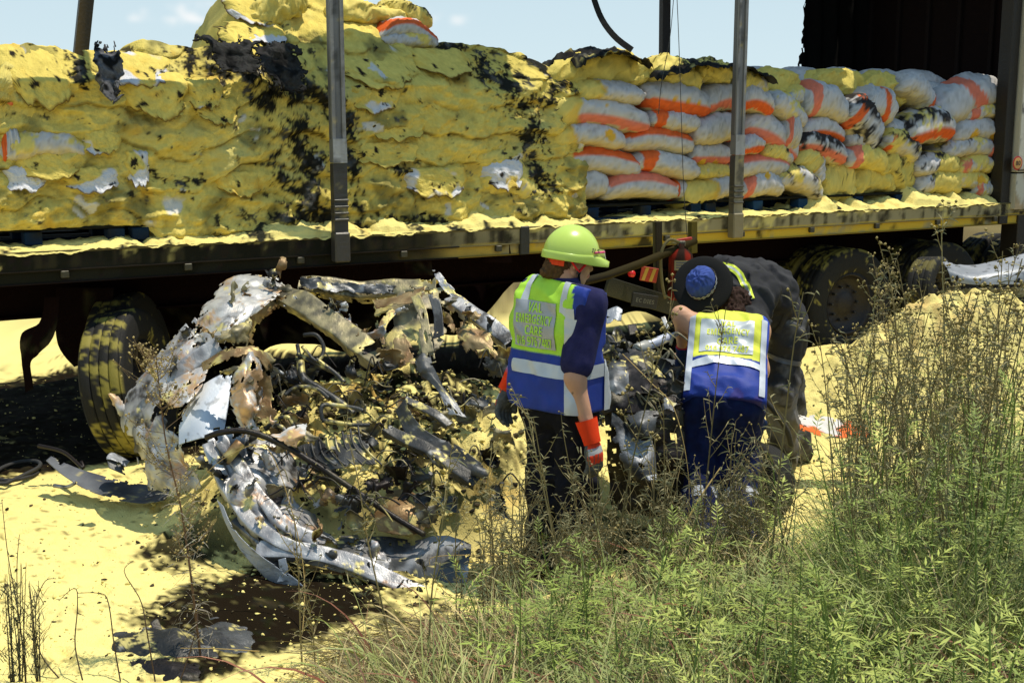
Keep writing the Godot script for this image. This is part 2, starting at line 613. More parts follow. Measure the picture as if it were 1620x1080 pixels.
func trailer() -> void:
	var t := thing("curtain_side_trailer", "long burnt flatbed trailer with bare posts, its curtain gone, loaded with sacks", "trailer", tp(4.5, -1.4, -1.25))
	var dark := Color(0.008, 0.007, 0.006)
	# near side rail, black at the burnt end, chalky cream towards the far end
	var rail := MB.new()
	var rail_col := func(u: float, h: float) -> Color:
		var p := Vector3(u, h, 0)
		var burnt := sstep(3.9, 2.6, u + 0.4 * n3(p, 2.0))
		var base := Color(0.30, 0.26, 0.15).lerp(Color(0.014, 0.013, 0.011), burnt)
		var drip := 0.5 + 0.5 * n3(Vector3(u * 9.0, h * 1.2, 3.0), 1.0) + 0.25 * n3(p, 12.0)
		if h > -0.115:
			base = base.lerp(Color(0.035, 0.03, 0.02), 0.9 * sstep(0.42, 0.75, drip))
			base = base.lerp(POWDER * 0.8, 0.8 * sstep(0.15, 0.45, n3(p + Vector3(7, 0, 0), 3.0) + 0.35 * n3(p, 13.0) + sstep(-0.05, 0.0, h) * 0.25 - 0.25 * burnt))
		else:
			base = base.lerp(Color(0.55, 0.38, 0.05), (1.0 - burnt) * sstep(-0.3, 0.2, n3(p, 4.0) + 0.2))
		return base.lerp(Color(0.02, 0.018, 0.014), 0.9 * sstep(0.28, 0.5, n3(p + Vector3(0, 0, 5), 1.6) + 0.3 * n3(p, 7.0)))
	tplate(rail, -1.6, 9.55, -0.115, -0.004, 0.0, 0.022, rail_col)
	tplate(rail, -1.6, 9.55, -0.2, -0.121, -0.022, 0.022, rail_col)
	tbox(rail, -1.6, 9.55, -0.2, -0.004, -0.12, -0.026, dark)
	tbox(rail, -1.6, 3.2, -0.124, -0.113, -0.03, 0.004, Color(0.02, 0.018, 0.014), 0.002)
	tbox(rail, 3.2, 9.55, -0.124, -0.113, -0.03, 0.004, Color(0.16, 0.13, 0.06), 0.002)
	tbox(rail, -1.6, 3.2, -0.206, -0.196, -0.10, -0.012, Color(0.012, 0.011, 0.009), 0.002)
	tbox(rail, 3.2, 9.55, -0.206, -0.196, -0.10, -0.012, Color(0.2, 0.14, 0.03), 0.002)
	tbox(rail, -1.6, 9.55, -0.008, 0.006, -0.12, 0.004, Color(0.12, 0.1, 0.05), 0.002)
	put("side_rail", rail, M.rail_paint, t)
	var far_rail := MB.new()
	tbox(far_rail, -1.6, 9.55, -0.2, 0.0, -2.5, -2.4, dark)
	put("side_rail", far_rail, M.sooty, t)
	for k in 12:
		var clip := MB.new()
		var u := 0.35 + k * 0.79
		tbox(clip, u, u + 0.05, -0.17, -0.125, -0.02, 0.012, Color(0.05, 0.045, 0.03), 0.004)
		put("rope_hook", clip, M.dark_metal, t)
	var clamp := MB.new()
	tbox(clamp, 3.72, 3.80, -0.205, 0.012, -0.02, 0.018, Color(0.03, 0.028, 0.025))
	put("strap_bracket", clamp, M.dark_metal, t)
	# deck planks
	for k in 9:
		var pl := MB.new()
		tbox(pl, -1.6, 9.5, -0.035, -0.003, -0.125 - 0.253 * (k + 1) + 0.003, -0.125 - 0.253 * k - 0.003, Color(0.03, 0.026, 0.02))
		put("deck_plank", pl, M.wood, t)
	# chassis
	for w in [-0.75, -1.75]:
		var beam := MB.new()
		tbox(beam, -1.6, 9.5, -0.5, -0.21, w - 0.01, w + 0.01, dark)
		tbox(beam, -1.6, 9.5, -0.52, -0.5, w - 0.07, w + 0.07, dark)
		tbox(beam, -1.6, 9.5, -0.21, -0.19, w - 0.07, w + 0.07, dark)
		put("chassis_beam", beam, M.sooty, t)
	for k in 15:
		var cm := MB.new()
		var u := -1.2 + k * 0.75
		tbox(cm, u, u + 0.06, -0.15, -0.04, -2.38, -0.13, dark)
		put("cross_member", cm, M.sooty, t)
	# near posts, grey aluminium above, socketed and burnt below
	for s in [[2.235, 0.10, 0.535], [5.79, 0.095, 0.50]]:
		var u: float = s[0]
		var hw: float = s[1] * 0.5
		var post := MB.new()
		var up := Color(0.24, 0.24, 0.25)
		var h1 := 2.86
		# an open profile: two flanges and a web, so the face shows its grooves
		tplate(post, u - hw, u - hw * 0.52, 0.68, h1, 0.075, 0.02, func(a: float, h: float) -> Color: return post_col(a, h, up))
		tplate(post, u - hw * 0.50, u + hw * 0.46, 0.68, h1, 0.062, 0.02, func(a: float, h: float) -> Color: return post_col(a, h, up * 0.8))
		tplate(post, u + hw * 0.48, u + hw, 0.68, h1, 0.075, 0.02, func(a: float, h: float) -> Color: return post_col(a, h, up))
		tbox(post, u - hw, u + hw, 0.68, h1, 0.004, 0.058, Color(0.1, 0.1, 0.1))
		tbox(post, u - hw, u - hw * 0.52, 0.68, h1, 0.04, 0.072, Color(0.17, 0.17, 0.17))
		tbox(post, u + hw * 0.48, u + hw, 0.68, h1, 0.04, 0.072, Color(0.17, 0.17, 0.17))
		var pm := put("side_post", post, M.painted, t)
		var plate := MB.new()
		tplate(plate, u - hw * 1.03, u + hw * 1.03, 0.52, 0.685, 0.082, 0.02, func(a: float, h: float) -> Color: return post_col(a, h, Color(0.34, 0.35, 0.37)))
		tbox(plate, u - hw * 1.03, u + hw * 1.03, 0.52, 0.685, 0.006, 0.08, Color(0.16, 0.16, 0.16))
		put("latch_plate", plate, M.painted, pm)
		var sock := MB.new()
		tplate(sock, u - hw * 1.0, u + hw * 1.0, -0.02, 0.518, 0.078, 0.02, func(a: float, h: float) -> Color: return post_col(a, h, Color(0.05, 0.047, 0.045) if u < 4 else Color(0.26, 0.23, 0.15)))
		tbox(sock, u - hw, u + hw, -0.16, 0.516, 0.004, 0.076, Color(0.05, 0.045, 0.04))
		for k in 4:
			tbox(sock, u - hw * 1.06, u + hw * 1.06, 0.12 + k * 0.045, 0.135 + k * 0.045, 0.01, 0.09, Color(0.06, 0.055, 0.05), 0.003)
		tbox(sock, u - hw * 1.15, u + hw * 1.15, -0.17, 0.04, 0.006, 0.095, Color(0.05, 0.045, 0.04) if u < 4 else Color(0.2, 0.17, 0.1), 0.01)
		put("post_socket", sock, M.painted, pm)
	# far posts, charred, one of them leaning
	var fp := MB.new()
	fp.bar(tp(0.98, 0.9, -2.42), tp(1.30, 3.05, -2.3), 0.11, 0.07, Color(0.035, 0.028, 0.02), TN)
	speckle(fp, 0, 5.0, Color(0.2, 0.13, 0.05), 0.2, 0.5, 0.6)
	put("side_post", fp, M.dark_metal, t)
	fp = MB.new()
	fp.bar(tp(6.9, 0.0, -2.46), tp(6.86, 2.86, -2.46), 0.10, 0.07, Color(0.02, 0.018, 0.016), TN)
	put("side_post", fp, M.dark_metal, t)
	# roof: rails, bows and what is left of the roof sheet
	for w in [0.03, -2.46]:
		for q in ([[-1.6, 1.86], [2.44, 9.55]] if w > 0 else [[4.4, 9.55]]):   # gap shaped to let sun streaks fall on the load face
			var rr := MB.new()
			tbox(rr, q[0], q[1], 2.86, 3.0, w - 0.06, w + 0.05, Color(0.12, 0.12, 0.12))
			put("roof_rail", rr, M.painted, t)
	for k in 8:
		var bow := MB.new()
		var u := -0.2 + k * 1.3
		tbox(bow, u, u + 0.07, 2.9, 2.95, -2.4, 0.0, Color(0.05, 0.05, 0.05))
		put("roof_bow", bow, M.painted, t)
	var sheet := MB.new()
	tbox(sheet, 5.9, 7.9, 3.004, 3.012, -2.4, 0.0, Color(0.05, 0.045, 0.04), 0.002)
	tbox(sheet, 8.05, 9.6, 3.004, 3.012, -2.4, 0.0, Color(0.05, 0.045, 0.04), 0.002)
	tbox(sheet, 2.44, 4.4, 3.004, 3.012, -0.62, 0.0, Color(0.05, 0.045, 0.04), 0.002)  # starts past the rail gap so the sun streaks get through
	tbox(sheet, -1.6, 0.55, 3.004, 3.012, -0.62, 0.0, Color(0.05, 0.045, 0.04), 0.002)
	put("roof_sheet", sheet, M.tarp, t)
	# end wall and the charred remains of the far curtain
	var wall := MB.new()
	tbox(wall, 9.70, 9.76, -0.02, 3.0, -2.5, 0.0, Color(0.012, 0.011, 0.01))
	for k in 6:
		tbox(wall, 9.66, 9.705, 0.0, 3.0, -2.4 + k * 0.42, -2.35 + k * 0.42, Color(0.016, 0.014, 0.012))
	put("end_wall", wall, M.sooty, t)
	var cur := MB.new()
	var nu := 60
	var nh := 70
	for j in nh:
		for i in nu:
			var h := 3.0 - 3.0 * float(j) / (nh - 1)
			var k := float(i) / (nu - 1)
			var left := 8.78 - 0.17 * sstep(3.0, 0.6, h) + 0.05 * n3(Vector3(0, h, 0), 5.0) + 0.025 * n3(Vector3(0, h, 4), 21.0)
			var u := lerpf(left, 9.7, k)
			cur.vert(tp(u, h, -2.42 + 0.03 * sin(u * 26.0 + h) + 0.02 * n3(Vector3(u, h, 0), 3.0)), Color(0.011, 0.010, 0.009))
	for j in nh - 1:
		for i in nu - 1:
			var a := j * nu + i
			var p := cur.v[a]
			if i < 5 and n3(p, 9.0) > 0.22 + 0.1 * i:
				continue
			cur.quad(a, a + nu, a + nu + 1, a + 1)
	put("charred_curtain", cur, M.sooty, t)
	var cp := MB.new()
	tbox(cp, 9.13, 9.25, -0.2, 3.0, -0.14, 0.0, Color(0.02, 0.018, 0.015))
	put("corner_post", cp, M.dark_metal, t)
	# wheels: the twisted axle on the left, three wheels at the far end
	var wl := level(212, 715)
	var ax := (TN * 0.55 + TD * 0.83).normalized()
	wheel(t, wl + Vector3(0, 0.47, 0.0), (ax + Vector3(0, 0.16, 0)).normalized(), 0.50, 0.30, 0.6, 1.0)
	wheel(t, wl + Vector3(-0.10, 0.53, -0.36), (ax + Vector3(0, 0.12, 0)).normalized(), 0.50, 0.28, 0.5, 2.0)
	for k in 3:
		var u := 7.42 + k * 1.22
		wheel(t, tp(u, -1.4 + 0.51, -0.34), TN, 0.52, 0.28, 0.6 if k == 0 else 0.25, 3.0 + k)
		wheel(t, tp(u, -1.4 + 0.51, -0.68), TN, 0.52, 0.28, 0.4, 6.0 + k)
		var axl := MB.new()
		axl.tube([tp(u, -0.9, -0.5), tp(u, -0.9, -2.1)], 0.07, 0.07, dark, 10)
		put("axle", axl, M.sooty, t)
		for w in [-2.0, -2.3]:
			wheel(t, tp(u, -1.4 + 0.51, w), -TN, 0.52, 0.28, 0.3, 8.0 + k)
	# scorched hardware under the deck: a torn mudguard strip, brackets, the sloping pipe, the under-run bar with its plates
	var strip := MB.new()
	sheet_net(strip, [[at(70, 470, 8.3), at(95, 470, 8.3)], [at(62, 510, 8.25), at(85, 530, 8.25)], [at(32, 530, 8.2), at(60, 560, 8.2)], [at(35, 580, 8.2), at(48, 575, 8.2)], [at(40, 620, 8.2), at(52, 615, 8.2)]], 10, 24, 0.012, 8.0, 0.006, skin_of("soot"))
	put("torn_mudguard", strip, M.sooty, t)
	var hang := MB.new()
	sheet_net(hang, [[at(88, 455, 8.6), at(180, 455, 8.6)], [at(90, 540, 8.6), at(170, 540, 8.6)], [at(117, 580, 8.6), at(150, 570, 8.6)]], 12, 14, 0.01, 6.0, 0.01, skin_of("soot"))
	put("bracket_plate", hang, M.sooty, t)
	var pipe := MB.new()
	pipe.tube([at(905, 450, 9.0), at(960, 436, 9.2), at(1010, 418, 9.4), at(1065, 396, 9.6), at(1100, 380, 9.7)], 0.031, 0.031, Color(0.035, 0.026, 0.010), 12)
	speckle(pipe, 0, 6.0, Color(0.02, 0.018, 0.012), 0.0, 0.4)
	put("sloping_pipe", pipe, M.rail_paint, t)
	for q in [[640, 455, 9.4], [765, 435, 9.7]]:
		var br := MB.new()
		sheet_net(br, [[at(q[0], q[1] - 60, q[2]), at(q[0] + 40, q[1] - 60, q[2])], [at(q[0], q[1] - 20, q[2]), at(q[0] + 45, q[1] - 20, q[2])]], 6, 6, 0.006, 5.0, 0.02, skin_of("soot"))
		put("hanger_bracket", br, M.sooty, t)
	var bar := MB.new()
	bar.bar(at(960, 452, 9.5), at(1090, 492, 9.9), 0.14, 0.05, Color(0.04, 0.04, 0.033), TN)
	bar.bar(at(1040, 350, 9.8), at(1042, 470, 9.8), 0.06, 0.05, Color(0.04, 0.035, 0.02), TN)
	bar.bar(at(1096, 350, 9.9), at(1096, 400, 9.9), 0.06, 0.05, Color(0.10, 0.08, 0.02), TN)
	speckle(bar, 0, 9.0, Color(0.22, 0.2, 0.08), 0.1, 0.5, 0.7)
	put("underrun_bar", bar, M.sooty, t)
	var flap := MB.new()
	var fo := at(1020, 476, 9.62)
	var fb := Basis(Vector3(0.93, 0, -0.36).normalized(), Vector3.UP, Vector3(0.36, 0, 0.93))
	var tilt := Basis(Vector3(0.36, 0, 0.93).normalized(), deg_to_rad(-11))
	var ft := Transform3D(tilt * fb, fo)
	flap.box(ft, Vector3(0.22, 0.105, 0.012), Color(0.03, 0.03, 0.028))
	var fl := put("mud_flap", flap, M.rubber, t)
	letters(fl, "EC DIES", ft * Transform3D(Basis(), Vector3(0, 0.0, 0.008)), 0.045, Color(0.11, 0.11, 0.10), M.plastic)
	# red lamp and the red and yellow marker board
	var lamp := MB.new()
	var lo := at(1000, 433, 9.55)
	lamp.lathe(Transform3D(tilt * fb * Basis(Vector3.RIGHT, PI / 2), lo), [Vector2(0.026, -0.02), Vector2(0.026, 0.01), Vector2(0.02, 0.02), Vector2(0.001, 0.026)], Color(0.6, 0.02, 0.02), 20)
	put("tail_lamp", lamp, M.helmet, t)
	var board := MB.new()
	var bt := Transform3D(tilt * fb, at(1027, 434, 9.6))
	board.box(bt, Vector3(0.145, 0.11, 0.01), Color(0.42, 0.05, 0.02))
	var bo := put("marker_board", board, M.painted, t)
	var stripes := MB.new()
	for s in [-0.052, 0.012]:
		stripes.poly([bt * Vector3(s - 0.008, -0.05, 0.008), bt * Vector3(s + 0.020, -0.05, 0.008), bt * Vector3(s + 0.04, 0.05, 0.008), bt * Vector3(s + 0.012, 0.05, 0.008)], bt * Vector3(0, 0, -1), Color(0.55, 0.35, 0.05))
	put("yellow_stripes", stripes, M.painted, bo)
	for q in [[1.2, 9.6]]:  # dark sheet added on the far side to blacken the view under the deck
		var dr := MB.new()
		var net := []
		for j in 4:
			var row := []
			for i in 24:
				var u := lerpf(q[0], q[1], i / 23.0)
				row.append(tp(u, lerpf(-0.05, -1.28 + 0.08 * sin(u * 5.0) + 0.45 * exp(-pow((u - 5.2) / 0.45, 2.0)), j / 3.0), -2.56 + 0.06 * sin(u * 9.0)))
			net.append(row)
		sheet_net(dr, net, 150, 30, 0.03, 3.0, 0.006, skin_of("soot"))
		put("added_dark_sheet", dr, M.sooty, t)
	far_panel(t)

func post_col(u: float, h: float, base: Color) -> Color:
	var p := Vector3(u * 6.0, h * 0.8, 1.0)
	var c := base * (0.85 + 0.35 * n3(p, 2.2))
	c = c.lerp(Color(0.03, 0.028, 0.025), 0.8 * sstep(0.1, 0.5, n3(Vector3(u * 3.0, h, 2.0), 3.0) + 0.3 * n3(Vector3(u, h, 0), 15.0)))
	c = c.lerp(Color(0.45, 0.36, 0.12), 0.6 * sstep(0.3, 0.5, n3(Vector3(u, h, 7.0), 5.0)))
	c.a = 1.0
	return c

func letters(parent: Node, text: String, t: Transform3D, size: float, col: Color, m: Material) -> void:
	var f := SystemFont.new()
	f.font_names = PackedStringArray(["Droid Sans"])
	f.font_weight = 700
	var tm := TextMesh.new()
	tm.text = text
	tm.font = f
	tm.font_size = 32
	tm.pixel_size = size / 32.0
	tm.depth = 0.0
	var arr := tm.surface_get_arrays(0)
	var mb := MB.new()
	var vs: PackedVector3Array = arr[Mesh.ARRAY_VERTEX]
	for p in vs:
		mb.vert(t * p, col)
	var ii: PackedInt32Array = arr[Mesh.ARRAY_INDEX]
	for i in ii:
		mb.ix.append(i)
	put("lettering", mb, m, parent)

func far_panel(_t: Node3D) -> void:
	# the cream tail of the vehicle standing behind the trailer, with its speed sticker
	var v := thing("cream_truck_body", "cream truck tailboard with a round 80 speed sticker beyond the end of the trailer", "truck", tp(10.4, -1.4, -0.1))
	var b := MB.new()
	var col := func(u: float, h: float) -> Color:
		var c := Color(0.55, 0.52, 0.43).lerp(Color(0.30, 0.2, 0.08), 0.8 * sstep(0.15, 0.5, n3(Vector3(u, h, 0), 4.0) + sstep(0.25, 0.0, h) * 0.3))
		return c.lerp(Color(0.04, 0.035, 0.03), 0.8 * sstep(0.3, 0.5, n3(Vector3(u, h, 5), 6.0)))
	tplate(b, 9.27, 11.3, 0.30, 2.6, 0.06, 0.03, col)
	tbox(b, 9.27, 11.3, 0.30, 2.6, -0.05, 0.055, Color(0.5, 0.47, 0.38))
	put("body_panel", b, M.painted, v)
	b = MB.new()
	tplate(b, 9.27, 11.3, -0.06, 0.285, 0.05, 0.03, col)
	tbox(b, 9.27, 11.3, -0.06, 0.285, -0.05, 0.045, Color(0.45, 0.42, 0.33))
	put("lower_panel", b, M.painted, v)
	var hinge := MB.new()
	tbox(hinge, 9.27, 11.3, 0.31, 0.33, 0.06, 0.075, Color(0.12, 0.09, 0.05), 0.002)
	for u in [9.5, 9.85]:
		tbox(hinge, u, u + 0.02, 0.20, 0.34, 0.055, 0.08, Color(0.05, 0.04, 0.03), 0.002)
	put("hinge_strip", hinge, M.painted, v)
	var under := MB.new()
	tbox(under, 9.4, 11.3, -0.55, -0.08, -0.2, 0.0, Color(0.02, 0.018, 0.015))
	put("chassis", under, M.dark_metal, v)
	var c := on_side(1611, 258, 0.066)
	var st := MB.new()
	var tt := Transform3D(tbasis() * Basis(Vector3.RIGHT, PI / 2), tp(c.x, c.y, 0.063))
	st.lathe(tt, [Vector2(0.068, -0.001), Vector2(0.068, 0.002), Vector2(0.001, 0.002)], Color(0.45, 0.03, 0.02), 32)
	var s := put("speed_sticker", st, M.plastic, v)
	st = MB.new()
	tt.origin = tp(c.x, c.y, 0.067)
	st.lathe(tt, [Vector2(0.053, -0.001), Vector2(0.053, 0.001), Vector2(0.001, 0.001)], Color(0.62, 0.34, 0.10), 32)
	put("sticker_face", st, M.plastic, s)
	letters(s, "80", Transform3D(tbasis(), tp(c.x, c.y, 0.072)), 0.062, Color(0.02, 0.02, 0.02), M.plastic)

# ---------------------------------------------------------------- crumpled sheet
func cr(a: Vector3, b: Vector3, c: Vector3, d: Vector3, t: float) -> Vector3:
	return 0.5 * ((2.0 * b) + (c - a) * t + (2.0 * a - 5.0 * b + 4.0 * c - d) * t * t + (3.0 * b - a - 3.0 * c + d) * t * t * t)

func spline(pts: Array, t: float) -> Vector3:
	var n := pts.size()
	if n == 1:
		return pts[0]
	if n == 2:
		return pts[0].lerp(pts[1], t)
	var k := t * (n - 1)
	var i := mini(int(k), n - 2)
	return cr(pts[maxi(i - 1, 0)], pts[i], pts[i + 1], pts[mini(i + 2, n - 1)], k - i)

func smooth(pts: Array, n: int) -> Array:
	var out := []
	for i in n:
		out.append(spline(pts, float(i) / (n - 1)))
	return out

# a net of control points becomes a torn, crumpled plate with real thickness
func sheet_net(mb: MB, net: Array, nu: int, nv: int, crumple: float, freq: float, thick: float, colf: Callable, torn := 0.0, holes := []) -> void:
	var grid := []
	for j in nv:
		var tv := float(j) / (nv - 1)
		var rowc := []
		var cols: int = net[0].size()
		for c in cols:
			var line := []
			for r in net:
				line.append(r[c])
			rowc.append(spline(line, tv))
		for i in nu:
			grid.append(spline(rowc, float(i) / (nu - 1)))
	var nor := []
	for j in nv:
		for i in nu:
			var a: Vector3 = grid[j * nu + mini(i + 1, nu - 1)] - grid[j * nu + maxi(i - 1, 0)]
			var b: Vector3 = grid[mini(j + 1, nv - 1) * nu + i] - grid[maxi(j - 1, 0) * nu + i]
			var n := a.cross(b).normalized()
			nor.append(n if n.length() > 0.5 else Vector3.UP)
	var first := mb.v.size()
	for side in 2:
		for k in grid.size():
			var p: Vector3 = grid[k]
			var q := p * freq * 0.42
			var d := crumple * (0.55 * ridge.get_noise_3d(q.x, q.y, q.z) + 0.9 * cellular.get_noise_3d(q.x * 1.7, q.y * 1.7, q.z * 1.7) + 0.10 * n3(p, freq * 2.0) + 0.5)
			# edges flutter in the plane of the sheet too
			var w := Vector3(n3(p + Vector3(3, 0, 0), freq * 0.9), n3(p + Vector3(0, 7, 0), freq * 0.9), n3(p + Vector3(0, 0, 5), freq * 0.9)) * crumple * 0.35
			var pos: Vector3 = p + nor[k] * (d - thick * side) + w
			mb.vert(pos, colf.call(pos, nor[k] * (1.0 if side == 0 else -1.0)))
	var keep := PackedByteArray()
	keep.resize(nu * nv)
	for j in nv - 1:
		for i in nu - 1:
			var ok := 1
			var e := minf(minf(i, nu - 2 - i) / float(nu), minf(j, nv - 2 - j) / float(nv))
			if torn > 0.0 and e < 0.16:
				if n3(grid[j * nu + i], freq * 2.6) > 0.42 - torn * (0.16 - e) * 4.0:
					ok = 0
			for hh in holes:
				if Vector2((i + 0.5) / nu - hh[0], ((j + 0.5) / nv - hh[1]) * hh[3]).length() < hh[2]:
					ok = 0
			keep[j * nu + i] = ok
	var off := nu * nv
	for j in nv - 1:
		for i in nu - 1:
			if not keep[j * nu + i]:
				continue
			var a := first + j * nu + i
			mb.quad(a, a + 1, a + nu + 1, a + nu)
			mb.quad(off + a, off + a + nu, off + a + nu + 1, off + a + 1)
			if j == 0 or not keep[(j - 1) * nu + i]:
				mb.quad(a, off + a, off + a + 1, a + 1)
			if j == nv - 2 or not keep[(j + 1) * nu + i]:
				mb.quad(a + nu, a + nu + 1, off + a + nu + 1, off + a + nu)
			if i == 0 or not keep[j * nu + i - 1]:
				mb.quad(a, a + nu, off + a + nu, off + a)
			if i == nu - 2 or not keep[j * nu + i + 1]:
				mb.quad(a + 1, off + a + 1, off + a + nu + 1, a + nu + 1)

# surfaces of burnt things, as stains over a base colour
func skin_of(kind: String) -> Callable:
	return func(p: Vector3, n: Vector3) -> Color: return burnt_color(kind, p, n)

func burnt_color(kind: String, p: Vector3, n: Vector3) -> Color:
	var a := n3(p, 3.0)
	var b := n3(p + Vector3(5, 1, 0), 9.0)
	var f := n3(p, 33.0)
	var c := Color(0.5, 0.5, 0.5)
	match kind:
		"ash":
			c = Color(0.46, 0.46, 0.47).lerp(Color(0.20, 0.20, 0.215), clampf(0.5 + 1.2 * b, 0, 1))
			c = c.lerp(Color(0.03, 0.028, 0.026), 0.95 * sstep(0.20, 0.5, a + 0.22 * f + 0.3 * b))
			c = c.lerp(Color(0.40, 0.20, 0.07), 0.7 * sstep(0.3, 0.55, n3(p + Vector3(2, 8, 0), 3.5) + 0.3 * f))
			c = c.lerp(POWDER, 0.8 * sstep(0.45, 0.58, n3(p + Vector3(0, 4, 9), 6.0) + 0.4 * f) * sstep(-0.1, 0.5, absf(n.y)))
		"white_ash":
			c = Color(0.60, 0.59, 0.57).lerp(Color(0.36, 0.36, 0.37), clampf(0.5 + 1.3 * b, 0, 1))
			c = c.lerp(Color(0.55, 0.30, 0.10), 0.75 * sstep(0.05, 0.4, a + 0.4 * f))
			c = c.lerp(Color(0.10, 0.095, 0.09), 0.8 * sstep(0.36, 0.55, n3(p + Vector3(2, 8, 0), 5.0) + 0.4 * f))
			c = c.lerp(POWDER, 0.85 * sstep(0.36, 0.55, n3(p + Vector3(0, 4, 9), 5.0) + 0.3 * f) * sstep(0.1, 0.6, absf(n.y)))
		"blue_grey":
			c = Color(0.36, 0.42, 0.52).lerp(Color(0.62, 0.65, 0.70), clampf(0.5 + 1.2 * a, 0, 1))
			c = c.lerp(Color(0.16, 0.17, 0.19), 0.7 * sstep(0.3, 0.5, b + 0.4 * f))
		"steel":
			c = Color(0.07, 0.072, 0.076).lerp(Color(0.30, 0.31, 0.33), sstep(0.05, 0.55, a + 0.4 * b))
			c = c.lerp(Color(0.02, 0.02, 0.02), 0.85 * sstep(0.15, 0.45, n3(p + Vector3(2, 8, 0), 4.0) + 0.4 * f))
			c = c.lerp(POWDER, 0.8 * sstep(0.42, 0.56, n3(p + Vector3(0, 4, 9), 7.0) + 0.4 * f) * sstep(0.2, 0.7, absf(n.y)))
		"dark":
			c = Color(0.016, 0.016, 0.016).lerp(Color(0.06, 0.06, 0.06), clampf(0.4 + 1.3 * a, 0, 1))
			c = c.lerp(POWDER * 0.85, 0.85 * sstep(0.2, 0.42, n3(p + Vector3(0, 4, 9), 6.5) + 0.5 * f) * sstep(0.0, 0.6, absf(n.y)))
			c = c.lerp(Color(0.33, 0.33, 0.33), 0.6 * sstep(0.35, 0.5, b))
		"rust":
			c = Color(0.18, 0.10, 0.04).lerp(Color(0.32, 0.23, 0.11), clampf(0.5 + 1.3 * b, 0, 1))
			c = c.lerp(Color(0.05, 0.04, 0.03), 0.8 * sstep(0.2, 0.5, a + 0.4 * f))
			c = c.lerp(POWDER, 0.7 * sstep(0.2, 0.45, n3(p + Vector3(0, 4, 9), 6.0) + 0.4 * f))
		"dusty":
			c = Color(0.34, 0.29, 0.16).lerp(Color(0.10, 0.09, 0.06), clampf(0.5 + 1.3 * b, 0, 1))
			c = c.lerp(Color(0.03, 0.028, 0.02), 0.85 * sstep(0.12, 0.42, a + 0.4 * f))
			c = c.lerp(POWDER * 0.9, 0.7 * sstep(0.22, 0.5, n3(p + Vector3(0, 4, 9), 4.0) + 0.3 * f) * sstep(0.0, 0.6, absf(n.y)))
		"soot":
			c = Color(0.008, 0.007, 0.006).lerp(Color(0.05, 0.042, 0.025), sstep(0.1, 0.6, a + 0.5 * b))
		"blue_dark":
			c = Color(0.035, 0.04, 0.055).lerp(Color(0.12, 0.13, 0.15), clampf(0.5 + 1.2 * a, 0, 1))
			c = c.lerp(POWDER * 0.7, 0.4 * sstep(0.35, 0.5, b + 0.3 * f))
		"silver":
			c = Color(0.30, 0.32, 0.36).lerp(Color(0.18, 0.20, 0.23), clampf(0.5 + 1.2 * a, 0, 1))
			c = c.lerp(Color(0.05, 0.05, 0.05), 0.7 * sstep(0.35, 0.5, b + 0.3 * f))
	c.a = 1.0
	return c

# ---------------------------------------------------------------- sacks
func spow(x: float, e: float) -> float:
	return signf(x) * pow(absf(x), e)

